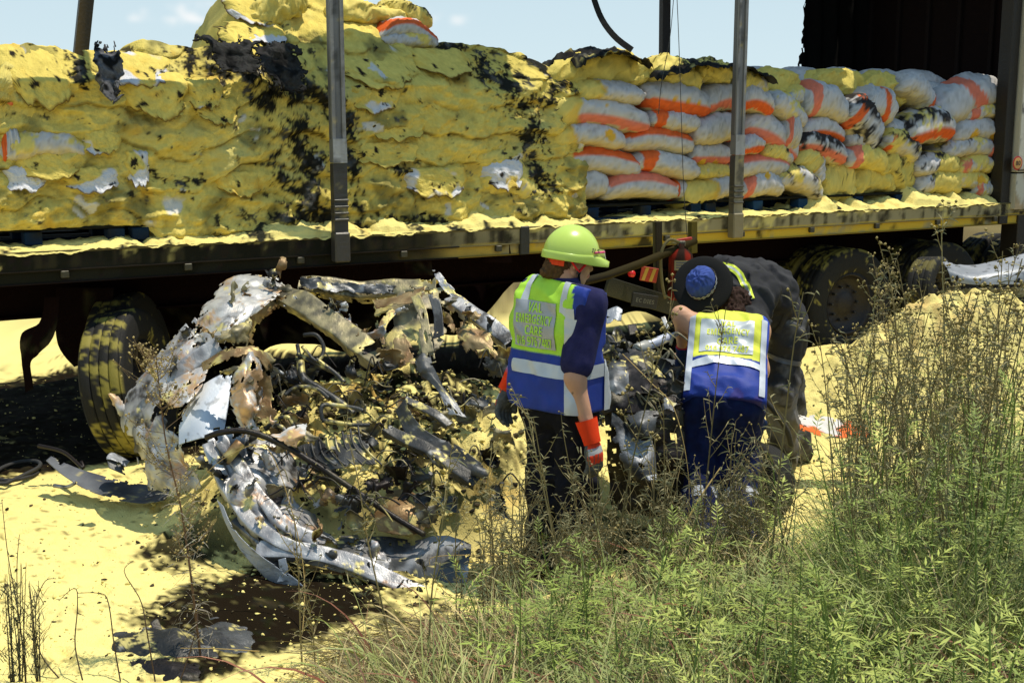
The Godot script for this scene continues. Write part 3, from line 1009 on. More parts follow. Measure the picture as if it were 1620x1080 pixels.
# o: u h w (centre on the load face), l t d (length, thickness, depth), tilt and yaw in degrees,
# band: low high top end none; coat 0..1; burst: how much of the left end is cut open; rend: right end; soot 0..1; hole: list of s positions
func sack_shape(o: Dictionary, sd: float) -> MB:
	var mb := MB.new()
	var nu := 46
	var nv := 36
	var l: float = o.l
	var t: float = o.t
	var d: float = o.get("d", 0.46)
	var band: String = o.get("band", "none")
	var coat: float = o.get("coat", 0.0)
	var burst: float = o.get("burst", 0.0)
	var rend: float = o.get("rend", 0.0)
	var soot: float = o.get("soot", 0.0)
	var sag: float = o.get("sag", 0.15)
	var holes: Array = o.get("hole", [])
	var white := Color(0.53, 0.52, 0.53)
	var orange := Color(0.76, 0.13, 0.025) if fmod(sd * 7.3, 1.0) > 0.45 else Color(0.74, 0.20, 0.12)
	var basis := tbasis() * Basis(Vector3.UP, deg_to_rad(o.get("yaw", 0.0))) * Basis(Vector3.BACK, deg_to_rad(o.get("tilt", 0.0)))
	var c := tp(o.u, o.h, o.w - d * 0.5)
	for j in nu:
		var s := lerpf(-1.0, 1.0, float(j) / (nu - 1))
		s = signf(s) * (1.0 - pow(1.0 - absf(s), 1.25))
		var e := absf(s)
		var yp := pow(maxf(1.0 - pow(e, 3.4), 0.0), 0.5)
		var zp := pow(maxf(1.0 - pow(e, 8.0), 0.0), 0.45)
		if s < 0.0 and burst > 0.0:
			yp = pow(maxf(1.0 - pow(e, 9.0), 0.0), 0.5)
		if s > 0.0 and rend > 0.0:
			yp = pow(maxf(1.0 - pow(e, 9.0), 0.0), 0.5)
		for i in nv:
			var a := TAU * i / nv
			var y := spow(sin(a), 0.85) * yp
			var z := spow(cos(a), 0.8) * zp
			if y < 0.0:
				y *= 0.9
			var q := Vector3(s * 1.7 + sd * 3.1, y * 1.1, z + sd)
			var lump := n3(q, 1.1) * 0.16 + n3(q, 3.0) * 0.05
			var endk := sstep(0.55, 1.0, e)
			var pleat := sin(a * 9.0 + sd * 5.0 + 3.0 * n3(q, 2.0)) * 0.05 * endk
			var crease := absf(n3(Vector3(s * 5.0 + y * 2.0 + sd * 9.0, y * 1.5, sd), 1.3)) * 0.14
			var k := 1.0 + lump + pleat - crease
			var p := Vector3(s * l * 0.5 * (1.0 + 0.05 * n3(q, 1.5)), y * t * 0.5 * k, z * d * 0.5 * (1.0 + lump * 0.6 + pleat * 0.6 - crease * 0.4))
			if coat > 0.6:
				var wp := c + p
				p.z *= 0.62
				p += Vector3(0.0, 0.035 * n3(wp, 4.0) + 0.012 * n3(wp, 13.0), 0.06 * n3(wp + Vector3(3, 0, 0), 4.5) + 0.022 * n3(wp, 12.0) + 0.008 * n3(wp, 34.0))
			p.y -= sag * t * s * s
			p.y += 0.06 * t * sin(s * 2.4 + sd * 4.0)
			# colours
			var yn := y + 0.25 * lump
			var g := n3(q * 2.0, 2.0)
			var fn := n3(q * 2.0, 9.0)
			var col := white * (0.93 + 0.18 * g)
			# yellower towards the underside
			col = col.lerp(Color(0.62, 0.48, 0.16), 0.75 * sstep(0.1, -0.7, y + 0.4 * g) )
			col = col.lerp(Color(0.24, 0.22, 0.19), 0.5 * sstep(0.15, 0.5, n3(q, 3.1) + 0.4 * fn))
			var ow := 0.5 + 0.05 * g
			var inb := false
			match band:
				"low": inb = yn < -0.12 and yn > -0.12 - ow
				"high": inb = yn > 0.28 and yn < 0.32 + ow
				"top": inb = yn > 0.55
				"end": inb = s > 0.62 + 0.1 * y
				"left": inb = s < -0.45 + 0.1 * y and s > -0.8
				"mid": inb = absf(s - 0.15 + 0.2 * y) < 0.17
			if inb:
				col = orange * (0.9 + 0.25 * g)
			var pow_col := Color(0.72, 0.58, 0.15) * (0.92 + 0.16 * g + 0.12 * fn)
			var cover := 0.0
			var rough := 0.0
			if coat > 0.0:
				var cv := sstep(0.55 - coat, 0.68 - coat, 0.35 + 0.5 * n3(c + p, 4.0) + 0.22 * y + 0.2 * n3(c + p, 16.0))
				cover = maxf(cover, cv)
			if burst > 0.0:
				var edge := -1.0 + burst * 2.0 + 0.10 * g + 0.05 * fn + 0.06 * sin(a * 3.0 + sd)
				if s < edge:
					cover = 1.0
					rough = 1.0
					pow_col = pow_col.lerp(Color(0.66, 0.37, 0.04), 0.8 * sstep(edge - 0.30, edge - 0.02, s) * (0.5 + g))
				elif s < edge + 0.05:
					p += Vector3(0, y, z).normalized() * 0.008
			if rend > 0.0:
				var edge2 := 1.0 - rend * 2.0 + 0.10 * g + 0.05 * fn + 0.06 * sin(a * 3.0 + sd)
				if s > edge2:
					cover = 1.0
					rough = 1.0
			for hs in holes:
				var rr := Vector2((s - hs[0]) * l * 0.5, (y - hs[1]) * t * 0.5).length()
				if z > 0.0 and rr < hs[2] * (1.0 + 0.25 * fn):
					cover = 1.0
					pow_col = Color(0.70, 0.40, 0.04)
					p.z -= 0.018 * sstep(hs[2], hs[2] * 0.6, rr)
			col = col.lerp(pow_col, cover)
			if cover > 0.5:
				p.z += (0.012 * n3(q * 2.0, 4.0) + 0.008 * fn) - 0.016 * rough
				p.y += 0.006 * fn
			if soot > 0.0:
				col = col.lerp(Color(0.02, 0.018, 0.016), sstep(0.66 - soot * 0.6, 0.84 - soot * 0.6, 0.4 + 0.6 * n3(c + p, 5.0) + 0.35 * n3(c + p, 19.0) + 0.2 * y))
			# stitched seam across the ends
			if e > 0.93 and e < 0.97 and not (cover > 0.5):
				col = col.lerp(Color(0.18, 0.16, 0.13), 0.5)
			col.a = 1.0
			mb.vert(c + basis * p, col)
	for j in nu - 1:
		for i in nv:
			var i2 := (i + 1) % nv
			mb.quad(j * nv + i, (j + 1) * nv + i, (j + 1) * nv + i2, j * nv + i2)
	return mb

func sack(o: Dictionary, sd: float, label: String, group: String) -> void:
	var base := tp(o.u, o.h - o.t * 0.5, o.w - o.get("d", 0.46) * 0.5)
	tag(put("sack", sack_shape(o, sd), M.sacking if o.get("coat", 0.0) < 0.9 else M.powder, null, base), label, "sack", group)

# a sack from where it shows on the load face: centre, width and height in the survey's picture
func seen_sack(px: float, py: float, pw: float, ph: float, o: Dictionary, sd: float, label: String, group: String) -> void:
	var w: float = o.get("w", 0.0) - 0.14
	var a := on_side(px - pw * 0.5, py, w)
	var b := on_side(px + pw * 0.5, py, w)
	var c := on_side(px, py - ph * 0.5, w)
	var d := on_side(px, py + ph * 0.5, w)
	o.u = (a.x + b.x) * 0.5
	o.h = (c.y + d.y) * 0.5
	o.w = w
	o.l = (b.x - a.x) * 1.05
	o.t = (c.y - d.y) * 1.18
	sack(o, sd, label, group)

func sack_stacks() -> void:
	var ga := "sacks in the neat tall stack between the two grey posts"
	var gb := "slumped sacks at the far end of the trailer"
	# zoomed survey: x = 860 + a / 2.7, y = b / 2.7
	var A := [
		# row 1 (bottom)
		[165, 805, 285, 138, {"burst": 0.16, "tilt": 5, "sag": 0.05}, "bottom row sack at the stack's open corner, grey with yellow powder end"],
		[440, 800, 335, 118, {"band": "high", "tilt": 0}, "bottom row sack with wide orange band across its upper half"],
		[615, 815, 120, 100, {"band": "left", "w": -0.06}, "short bottom row sack end peeping out left of the burst one"],
		[735, 808, 255, 118, {"burst": 0.55, "tilt": 6, "band": "none"}, "bottom row sack torn open showing a wide face of yellow meal"],
		[955, 792, 190, 118, {"band": "left", "tilt": -3, "hole": [[0.1, 0.5, 0.03]]}, "bottom row sack right of the second grey post with orange corner"],
		# row 2
		[250, 695, 400, 125, {"band": "high", "burst": 0.2, "tilt": -3}, "second row sack with pinkish orange band and burst left end"],
		[555, 702, 285, 112, {"band": "left", "tilt": -6}, "second row sack with small orange corner and yellow stained belly"],
		[745, 728, 150, 85, {"coat": 0.45, "w": -0.04}, "small crushed second row sack smeared with yellow beside the grey post"],
		[950, 708, 260, 118, {"band": "high", "tilt": -6}, "second row sack behind the grey post with faded red band"],
		# row 3
		[225, 582, 310, 118, {"burst": 0.24, "hole": [[0.38, 0.1, 0.05]], "tilt": -3}, "third row sack with open left end and a round yellow hole"],
		[515, 600, 320, 118, {"band": "high", "tilt": 0}, "third row sack, plump, with wide faded orange band along its top"],
		[735, 655, 185, 110, {"band": "low", "w": -0.05, "hole": [[-0.5, -0.5, 0.03], [0.1, -0.6, 0.03]]}, "third row crumpled sack with torn orange lower edge"],
		[905, 618, 120, 92, {"band": "low"}, "third row short sack with orange lower half beside the grey post"],
		[1020, 655, 140, 92, {"coat": 0.35, "tilt": -14, "soot": 0.2}, "third row little torn sack bulging at the stack's right end"],
		# row 4
		[275, 488, 425, 140, {"band": "low", "burst": 0.25, "tilt": -3, "hole": [[-0.02, 0.4, 0.02]]}, "fourth row long sack, bright orange lower band, left end open"],
		[585, 512, 225, 108, {"tilt": -3, "band": "left"}, "fourth row short sack without band, seam facing out"],
		[765, 546, 200, 138, {"band": "end", "tilt": 3}, "fourth row fat grey sack with red patch at its right end"],
		[905, 520, 70, 90, {"band": "left", "w": -0.08}, "narrow sack end squeezed behind the second grey post"],
		[1000, 578, 260, 150, {"band": "low", "tilt": -22}, "fourth row sack drooping off the right end with orange belly band"],
		# row 5
		[315, 392, 290, 105, {"burst": 0.32, "tilt": -1}, "fifth row sack whose left half is open yellow meal"],
		[605, 418, 285, 150, {"band": "low", "tilt": -10, "hole": [[-0.25, 0.0, 0.02], [0.1, 0.05, 0.02], [0.42, -0.05, 0.016]]}, "fifth row big sack with orange belly and three yellow slits"],
		[790, 418, 150, 125, {"band": "low", "w": -0.02}, "fifth row sack left of the grey post, orange lower band"],
		[930, 428, 160, 130, {"band": "low", "tilt": -8}, "fifth row sack right of the grey post, orange band and dark seam"],
		[1075, 465, 165, 125, {"tilt": -20, "coat": 0.1}, "fifth row plain pale sack sliding off the stack's right end"],
		[1085, 560, 60, 180, {"tilt": -12, "band": "left", "w": 0.02}, "upright folded sack flank hanging at the stack's right end"],
		# row 6 (top, powdered)
		[300, 288, 440, 140, {"coat": 1.0, "sag": 0.3}, "broad top sack wholly buried in yellow powder with charred rim"],
		[610, 312, 225, 128, {"coat": 0.62, "tilt": -14}, "top row sack half coated in yellow, tilting to the right"],
		[785, 300, 140, 100, {"coat": 0.7, "band": "low", "soot": 0.25}, "top row sack left of the grey post, scorched and yellow topped"],
		[920, 348, 125, 110, {"coat": 0.35, "tilt": -12, "soot": 0.1}, "top row sack right of the grey post, yellow cap"],
	]
	var i := 0
	for s in A:
		var o: Dictionary = s[4]
		if not o.has("w"):
			o.w = 0.0 + 0.012 * ((i * 7) % 5 - 2)
		seen_sack(860 + s[0] / 2.7, s[1] / 2.7, s[2] / 2.7, s[3] / 2.7, o, i * 0.37 + 0.2, s[5], ga)
		i += 1
	var B := [
		[160, 352, 270, 110, {"coat": 0.98, "w": -0.15, "sag": 0.3}, "flat powder covered sack topping the slump next to the neat stack"],
		[250, 420, 120, 100, {"coat": 0.2, "w": -0.12, "tilt": -12}, "grey sack corner under the powder cover"],
		[375, 440, 185, 160, {"band": "left", "w": -0.02, "tilt": -4}, "upright white sack with a vertical orange stripe at its left"],
		[450, 345, 270, 105, {"coat": 1.0, "w": -0.18, "sag": 0.25}, "powder covered sack forming the middle hump of the slump"],
		[605, 445, 135, 165, {"band": "mid", "w": 0.0, "tilt": -24}, "tilted sack with a slanting orange stripe below the powder sheet"],
		[640, 380, 200, 120, {"coat": 1.0, "w": -0.1, "tilt": -10}, "powder covered sack right of the middle hump"],
		[765, 388, 160, 125, {"band": "end", "w": -0.06, "tilt": -24}, "upper sack leaning right with orange stripe near its seam"],
		[840, 395, 125, 95, {"band": "low", "w": -0.25}, "sack set back in the dark by the end wall, orange stripe"],
		[980, 420, 285, 168, {"band": "mid", "w": 0.0, "tilt": 14}, "big clean white sack on top at the far corner, orange stripe"],
		[1045, 478, 170, 90, {"band": "left", "coat": 0.15, "w": 0.0}, "crumpled sack wedged under the big white one"],
		[350, 557, 200, 108, {"band": "low", "w": -0.05, "tilt": -4}, "shaded sack below the upright striped one, dull orange belly"],
		[545, 525, 165, 190, {"soot": 0.55, "band": "left", "w": 0.03, "tilt": -38}, "scorched grey sack hanging diagonally down the slump"],
		[680, 545, 120, 80, {"w": -0.06}, "small pale sack between the scorched one and the bulging one"],
		[820, 540, 200, 150, {"soot": 0.25, "band": "low", "w": 0.06, "coat": 0.05}, "bulging sack with scorched belly near the far corner"],
		[1015, 560, 205, 115, {"band": "end", "hole": [[-0.3, -0.4, 0.06], [0.5, -0.5, 0.05]], "w": 0.02}, "white sack with yellow torn patches under the far corner's top pair"],
		[355, 625, 225, 120, {"band": "low", "soot": 0.42, "w": 0.0, "tilt": -10}, "sack with orange belly, charred black at its right end"],
		[520, 592, 115, 95, {"w": -0.02, "soot": 0.2}, "small grey sack behind the hanging scorched one"],
		[700, 615, 155, 130, {"coat": 0.3, "soot": 0.3, "tilt": -28, "w": 0.03, "band": "left"}, "torn sack with yellow gash and frayed black edges"],
		[985, 632, 230, 100, {"coat": 0.12, "band": "end", "w": 0.03, "soot": 0.1}, "creased sack in the third layer at the far corner"],
		[550, 672, 170, 115, {"burst": 0.0, "rend": 0.72, "band": "left", "w": 0.04}, "sack cut open to a flat yellow face with dripping black edge"],
		[705, 712, 160, 165, {"coat": 0.9, "w": 0.06, "tilt": -20, "soot": 0.2}, "round yellow flap of burst sack hanging in the slump's middle"],
		[850, 700, 190, 105, {"rend": 0.6, "w": 0.05, "soot": 0.25}, "burst sack showing orange yellow meal below the bulging one"],
		[1010, 705, 175, 92, {"coat": 0.3, "w": 0.03, "band": "left"}, "fourth layer sack at the far corner, white with yellow smears"],
		[310, 705, 130, 135, {"burst": 0.6, "w": 0.02, "tilt": -40}, "burst sack spilling yellow at the foot of the neat stack"],
		[270, 765, 190, 115, {"soot": 0.15, "coat": 0.12, "w": 0.05, "tilt": -14, "sag": 0.4}, "flattened empty grey sack in folds at the slump's left foot"],
		[440, 765, 150, 190, {"coat": 0.85, "soot": 0.22, "w": 0.03}, "burst yellow sack at deck level with charred outline"],
		[590, 770, 190, 130, {"coat": 1.0, "w": 0.02}, "deck level heap sack of deep yellow meal in the slump's middle"],
		[855, 782, 190, 110, {"rend": 0.75, "w": 0.05, "soot": 0.2}, "lowest burst sack with orange yellow meal left of the far corner"],
		[970, 765, 190, 95, {"coat": 0.4, "w": 0.02, "hole": [[0.4, 0.0, 0.06]]}, "lowest layer sack at the far corner with orange corner and yellow hole"],
		[1045, 800, 105, 92, {"band": "left", "w": 0.03, "coat": 0.2}, "last lowest sack beside the dark corner post"],
	]
	for s in B:
		var o: Dictionary = s[4]
		seen_sack(1180 + s[0] / 2.7, s[1] / 2.7, s[2] / 2.7, s[3] / 2.7, o, i * 0.37 + 0.2, s[5], gb)
		i += 1
	# powder drifts along the deck and on the slump
	drift("powder_drift", 4.45, 6.55, 0.07, 0.4, 31.0, "thin line of yellow powder on the deck edge below the neat stack")
	drift("powder_drift", 6.55, 9.12, 0.36, 0.42, 37.0, "long bank of yellow powder on the deck below the slumped sacks")
	# inner filling behind the visible sacks: a second line of sacks, seen only in gaps
	for k in 9:
		for r in 5:
			var o := {"u": 4.5 + k * 0.53, "h": 0.27 + r * 0.22, "w": -0.55, "l": 0.6, "t": 0.25, "d": 0.5, "band": "low" if (k + r) % 3 else "none"}
			if o.u > 8.95:
				continue
			sack(o, k * 1.7 + r * 0.31, "sack of the inner line glimpsed between the outer sacks", "inner line of sacks behind the outer ones")
	# charred fleece on the stack's rim
	charred_rug(4.35, 5.0, 1.30, 1.42, "charred black crust along the rim of the neat stack", 3.0)
	charred_rug(5.1, 6.3, 1.20, 1.34, "charred black crust on the stack behind the second grey post", 8.0)
	for k in 8:
		pallet(-0.35 + k * 1.2, k)

func charred_rug(u0: float, u1: float, h0: float, h1: float, label: String, sd: float) -> void:
	var mb := MB.new()
	var nu := 60
	var nv := 26
	for j in nv:
		for i in nu:
			var s := float(i) / (nu - 1)
			var t := float(j) / (nv - 1)
			var u := lerpf(u0, u1, s)
			var hump := pow(sin(PI * clampf(s, 0.0, 1.0)), 0.45)
			var p := Vector3(u, t, sd)
			var h := lerpf(h0, h1, hump) - 0.10 * pow(1.0 - t, 2.0) + 0.05 * n3(p, 5.0) + 0.02 * n3(p, 19.0) - 0.18 * pow(t, 3.0)
			var w := lerpf(-0.06, -0.95, t) + 0.03 * n3(p + Vector3(0, 5, 0), 8.0)
			var c := Color(0.015, 0.014, 0.012).lerp(Color(0.07, 0.07, 0.065), sstep(0.0, 0.5, n3(p, 9.0)))
			c = c.lerp(POWDER * 0.7, 0.8 * sstep(0.35, 0.5, n3(p + Vector3(3, 3, 3), 6.0)))
			mb.vert(tp(u, h, w), c)
	for j in nv - 1:
		for i in nu - 1:
			var a := j * nu + i
			mb.quad(a, a + 1, a + nu + 1, a + nu)
	tag(put("charred_crust", mb, M.char, null, tp((u0 + u1) * 0.5, h0, -0.4)), label, "crust", "", "stuff")

func drift(called: String, u0: float, u1: float, high: float, back: float, sd: float, label: String) -> void:
	var mb := MB.new()
	var nu := int((u1 - u0) / 0.017)
	var nv := 42
	for j in nv:
		for i in nu:
			var u := lerpf(u0, u1, float(i) / (nu - 1))
			var t := float(j) / (nv - 1)
			var p := Vector3(u, sd, t * back)
			var k := clampf(0.55 + 0.9 * n3(Vector3(u, sd, 0), 1.6) + 0.35 * n3(Vector3(u, sd, 1), 5.0), 0.05, 1.6)
			var rise := pow(t, 0.6)
			var h := high * k * rise + 0.012 * n3(p, 8.0) + 0.007 * n3(p, 24.0)
			var w := lerpf(0.012, -back, t)
			if t < 0.08:
				h = minf(h, 0.01) - (0.08 - t) * 0.6 * maxf(0.0, n3(Vector3(u, sd, 9), 4.0) + 0.1)
			var endk := minf(sstep(0.0, 0.03, float(i) / nu), sstep(1.0, 0.97, float(i) / nu))
			h = lerpf(-0.004, h, endk)
			var c := POWDER * (0.95 + 0.08 * n3(p, 9.0) + 0.06 * n3(p, 30.0))
			c = c.lerp(Color(0.5, 0.33, 0.08), 0.4 * sstep(0.2, 0.6, n3(p + Vector3(0, 4, 0), 5.0)))
			c = c.lerp(Color(0.03, 0.028, 0.02), sstep(0.30, 0.5, n3(p + Vector3(6, 0, 3), 2.6) + 0.35 * n3(p, 17.0)))
			c.a = 1.0
			mb.vert(tp(u, h + 0.008, w), c)
	for j in nv - 1:
		for i in nu - 1:
			var a := j * nu + i
			mb.quad(a, a + 1, a + nu + 1, a + nu)
	tag(put(called, mb, M.powder, null, tp((u0 + u1) * 0.5, 0, -back * 0.5)), label, "powder", "", "stuff")

func pallet(u0: float, k: int) -> void:
	var names := ["left end of the deck", "left pale sacks", "yellow crusted middle", "first grey post", "crust's right edge", "neat stack's left half", "neat stack's right half", "slumped sacks"]
	var t := thing("pallet", "dark blue stained timber pallet under the load by the " + names[k], "pallet", tp(u0 + 0.58, 0.0, -0.6), "pallets under the load")
	var blue := Color(0.012, 0.032, 0.07)
	var wood := Color(0.014, 0.012, 0.01)
	for w in [-0.24, -0.72, -1.2]:
		for q in [0.06, 0.58, 1.10]:
			var b := MB.new()
			tbox(b, u0 + q - 0.055, u0 + q + 0.055, 0.028, 0.112, w - 0.06, w + 0.06, blue * (1.6 if (k + int(q * 7)) % 3 == 0 else 0.8))
			speckle(b, 0, 9.0, Color(0.02, 0.02, 0.018), 0.0, 0.4)
			put("block", b, M.wood, t)
		var bb := MB.new()
		tbox(bb, u0, u0 + 1.16, 0.006, 0.026, w - 0.05, w + 0.05, wood)
		speckle(bb, 0, 5.0, blue, 0.0, 0.3)
		put("bottom_board", bb, M.wood, t)
	for q in 5:
		var tb := MB.new()
		tbox(tb, u0, u0 + 1.16, 0.114, 0.134, -0.30 - q * 0.24, -0.19 - q * 0.24, wood)
		put("top_board", tb, M.wood, t)

# ---------------------------------------------------------------- the crusted left half of the load
var crest := []

func crest_height(u: float) -> float:
	for i in crest.size() - 1:
		if u <= crest[i + 1].x:
			return lerpf(crest[i].y, crest[i + 1].y, smoothstep(0.0, 1.0, (u - crest[i].x) / (crest[i + 1].x - crest[i].x)))
	return crest[crest.size() - 1].y

func seg_dist(p: Vector2, path: Array) -> float:
	var best := 9.0
	for i in path.size() - 1:
		var a: Vector2 = path[i]
		var b: Vector2 = path[i + 1]
		var t := clampf((p - a).dot(b - a) / (b - a).length_squared(), 0, 1)
		best = minf(best, p.distance_to(a + (b - a) * t))
	return best

func crusted_half() -> void:
	for q in [[-160, 100], [-10, 112], [20, 92], [50, 66], [90, 70], [130, 80], [165, 92], [200, 78], [250, 60], [300, 66], [340, 70], [395, 66], [415, 40], [440, -10], [470, -60], [640, -50], [672, 20], [700, 64], [735, 62], [800, 64], [850, 80], [885, 95], [905, 120]]:
		var s := on_side(q[0], q[1], -0.22)
		crest.append(Vector2(s.x, s.y))
	var u0 := -1.35
	var u1 := 4.42
	var nu := 470
	var nf := 150
	var nt := 34
	var paths := []
	for pp in [[[330, 70], [380, 85], [430, 130], [465, 160], [480, 250], [505, 330], [520, 380]], [[130, 70], [135, 120]], [[770, 70], [825, 130], [850, 200], [855, 280]], [[880, 90], [905, 125], [880, 160]], [[540, 230], [620, 260], [700, 300]], [[560, 290], [575, 340], [700, 350]], [[210, 110], [310, 140]], [[400, 340], [520, 350]], [[550, 190], [562, 270], [575, 350]], [[240, 272], [285, 292], [320, 285]], [[395, 60], [470, 110], [520, 150]]]:
		var row := []
		for q in pp:
			var s := on_side(q[0], q[1], -0.1)
			row.append(Vector2(s.x, s.y))
		paths.append(row)
	var radius := [0.36, 0.13, 0.26, 0.20, 0.06, 0.08, 0.06, 0.08, 0.17, 0.07, 0.22]
	var mb := MB.new()
	for j in nf + nt:
		for i in nu:
			var u := lerpf(u0, u1, float(i) / (nu - 1))
			var top := crest_height(u) + 0.025 * n3(Vector3(u, 0, 0), 6.0)
			var face := j < nf
			var foot := lerpf(0.13, 0.01, sstep(0.85, 1.1, u + 0.08 * n3(Vector3(u, 3, 3), 6.0)))
			var h := foot + (top - foot) * float(j) / (nf - 1) if face else top
			var p := Vector3(u, h, 0)
			var q := Vector2(u, h)
			var charred := 0.0
			for k in paths.size():
				charred = maxf(charred, 1.15 - seg_dist(q, paths[k]) / radius[k])
			var nb := n3(p, 5.0)
			var nf2 := n3(p, 16.0)
			var grit := n3(p, 38.0)
			charred = sstep(0.30, 0.55, charred * 0.62 + 0.55 * nb + 0.5 * nf2 + 0.35 * grit - 0.1)
			charred = maxf(charred, 0.95 * sstep(0.48, 0.74, n3(p + Vector3(8, 3, 0), 5.0) + 0.45 * nf2 + 0.4 * grit))
			# drooping layers of sacks under the crust: each overhangs the one below
			var mid := sstep(2.5, 2.9, u) * sstep(4.15, 3.6, u) * sstep(0.9, 0.4, h)
			var amp := 0.052 * (1.0 - 0.55 * mid)
			var row := h / 0.225 + 0.95 * n3(Vector3(u, h * 0.4, 4), 1.1) + 0.22 * n3(Vector3(u, h * 0.6, 7), 3.0)
			var ri := floorf(row)
			var rf := row - ri
			var bu := u / 0.62 + fmod(ri * 0.37, 1.0) + 0.2 * n3(Vector3(u, ri, 2), 1.5)
			var bf := absf(fposmod(bu, 1.0) * 2.0 - 1.0)
			var lip := pow(1.0 - rf, 0.55) * sstep(0.0, 0.07, rf)
			var strength := clampf(0.55 + 1.1 * n3(Vector3(ri * 3.0, floorf(bu) * 5.0, 1), 1.0), 0.12, 1.2)
			var bulge := amp * (lip * strength * (1.0 - pow(bf, 5.0)) + 0.35 * sqrt(maxf(0.0, 1.0 - pow(rf * 2.0 - 1.0, 2.0))))
			var w := -0.15 - 0.10 * h + bulge
			w += 0.06 * n3(p, 1.7) + 0.03 * n3(p, 6.0) + 0.013 * n3(p, 18.0) + 0.008 * n3(p, 42.0) + 0.05 * maxf(0.0, ridge.get_noise_3d(u * 2.0, h * 3.4, 2.0)) - 0.02
			w += charred * (0.02 * nb + 0.03 * absf(n3(p, 13.0)) + 0.012 * n3(p, 40.0))
			w -= 1.25 * maxf(0.0, h - 1.05 + 0.1 * n3(p, 2.0))
			if face and j < 6:
				w -= 0.05 * (6 - j) / 6.0
			var rough_bottom := sstep(0.34, 0.14, h)
			w += rough_bottom * 0.03 * n3(p, 9.0)
			if not face:
				var t := float(j - nf + 1) / nt
				w -= t * 1.5
				h = top - 0.05 * t + 0.06 * n3(Vector3(u, t * 1.5, 3), 4.0) * t - 0.4 * t * t
			var c := POWDER * Color(0.90, 0.85, 0.62) * (0.92 + 0.13 * n3(p, 2.2) + 0.14 * nf2 + 0.16 * grit)
			c = c.lerp(Color(0.52, 0.46, 0.17), 0.7 * sstep(0.0, 0.5, n3(p + Vector3(1, 2, 8), 1.8)))
			c = c.lerp(Color(0.62, 0.38, 0.06), 0.5 * sstep(0.25, 0.55, n3(p + Vector3(5, 9, 0), 3.5) + 0.2 * nf2))
			c = c.lerp(Color(0.16, 0.145, 0.055), 0.75 * sstep(0.05, 0.5, n3(p + Vector3(4, 4, 4), 2.4) + 0.3 * nb + 0.2 * nf2))
			var crevice_shade := sstep(0.10, 0.02, absf(rf - 0.03)) * sstep(0.0, 0.3, n3(p + Vector3(0, 0, 6), 4.0) + 0.15) * strength  # crevices between sack rows painted darker: shade along with scorched edges
			c = c.lerp(Color(0.06, 0.04, 0.02), clampf(crevice_shade * (1.0 - 0.5 * mid), 0, 0.9))
			var fabric := sstep(0.50, 0.56, n3(p + Vector3(2, 0, 15), 2.6) + 0.3 * nb) * sstep(0.6, 0.3, absf(rf - 0.35))
			c = c.lerp(Color(0.62, 0.62, 0.64), fabric * 0.8)
			c = c.lerp(Color(0.022, 0.02, 0.017).lerp(Color(0.08, 0.08, 0.075), sstep(0.1, 0.5, n3(p + Vector3(7, 7, 7), 8.0))), clampf(charred, 0, 1))
			c.a = 1.0
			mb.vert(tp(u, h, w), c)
	for j in nf + nt - 1:
		for i in nu - 1:
			var a := j * nu + i
			mb.quad(a, a + 1, a + nu + 1, a + nu)
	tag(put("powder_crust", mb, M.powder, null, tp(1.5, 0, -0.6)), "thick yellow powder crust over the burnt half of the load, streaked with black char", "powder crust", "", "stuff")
	# sacks that show through the crust
	var g := "sacks showing through the yellow crust on the burnt half"
	var L := [
		[70, 198, 165, 84, {"coat": 0.64, "w": 0.0, "tilt": -4}, "powdered sack with a white patch at the trailer's left end"],
		[70, 232, 140, 50, {"w": 0.02, "coat": 0.18}, "bare white sack edge under the patched one"],
		[8, 150, 60, 44, {"band": "low", "w": -0.08}, "sack with red band peeping out at the left end of the crust"],
		[172, 192, 48, 32, {"band": "high", "w": -0.10}, "dark red banded sack in a hole of the crust"],
		[20, 232, 40, 60, {"band": "left", "w": 0.0}, "narrow sack end with orange edge at the far left"],
		[655, 46, 95, 38, {"band": "high", "w": -0.55, "tilt": -6, "sag": 0.5}, "sack with curved orange band on the right of the upper pile"],
		[650, 62, 85, 32, {"w": -0.52, "coat": 0.1}, "plain grey sack under the orange banded one of the upper pile"],
		[600, 22, 130, 36, {"coat": 0.75, "w": -0.62, "tilt": -8}, "powdered sack in the upper pile's second layer"],
		[660, 16, 80, 30, {"coat": 0.8, "w": -0.68, "tilt": -14, "soot": 0.2}, "scorched powdered sack at the upper pile's right edge"],
		[450, 10, 100, 45, {"coat": 0.85, "w": -0.55, "tilt": 25}, "powdered sack at the upper pile's left edge with white patch"],
		[805, 265, 95, 45, {"coat": 0.4, "w": 0.0, "tilt": -30, "soot": 0.2}, "torn white sack with fringes near the crust's right edge"],
		[815, 292, 95, 50, {"coat": 0.5, "w": 0.03, "tilt": -10}, "crumpled torn sack below the fringed one"],
		[862, 268, 34, 36, {"coat": 0.85, "w": 0.02}, "small round sack end at the crust's right edge"],
		[864, 300, 32, 34, {"coat": 0.85, "w": 0.02}, "small round sack end lower at the crust's right edge"],
		[866, 232, 34, 34, {"coat": 0.9, "w": 0.02, "soot": 0.2}, "small round sack end higher at the crust's right edge"],
	]
	var i := 0
	for s in L:
		seen_sack(s[0], s[1], s[2], s[3], s[4], i * 0.53 + 9.1, s[5], g)
		i += 1
	for q in FLAPS:
		flap(q)
	drift("powder_drift", -1.3, 0.9, 0.09, 0.30, 3.0, "yellow powder on the deck edge at the trailer's left end")
	drift("powder_drift", 0.9, 2.6, 0.22, 0.35, 13.0, "scorched yellow powder on the deck edge left of the first post")
	drift("powder_drift", 2.5, 4.45, 0.24, 0.40, 23.0, "heaped yellow powder on the deck edge right of the first post")
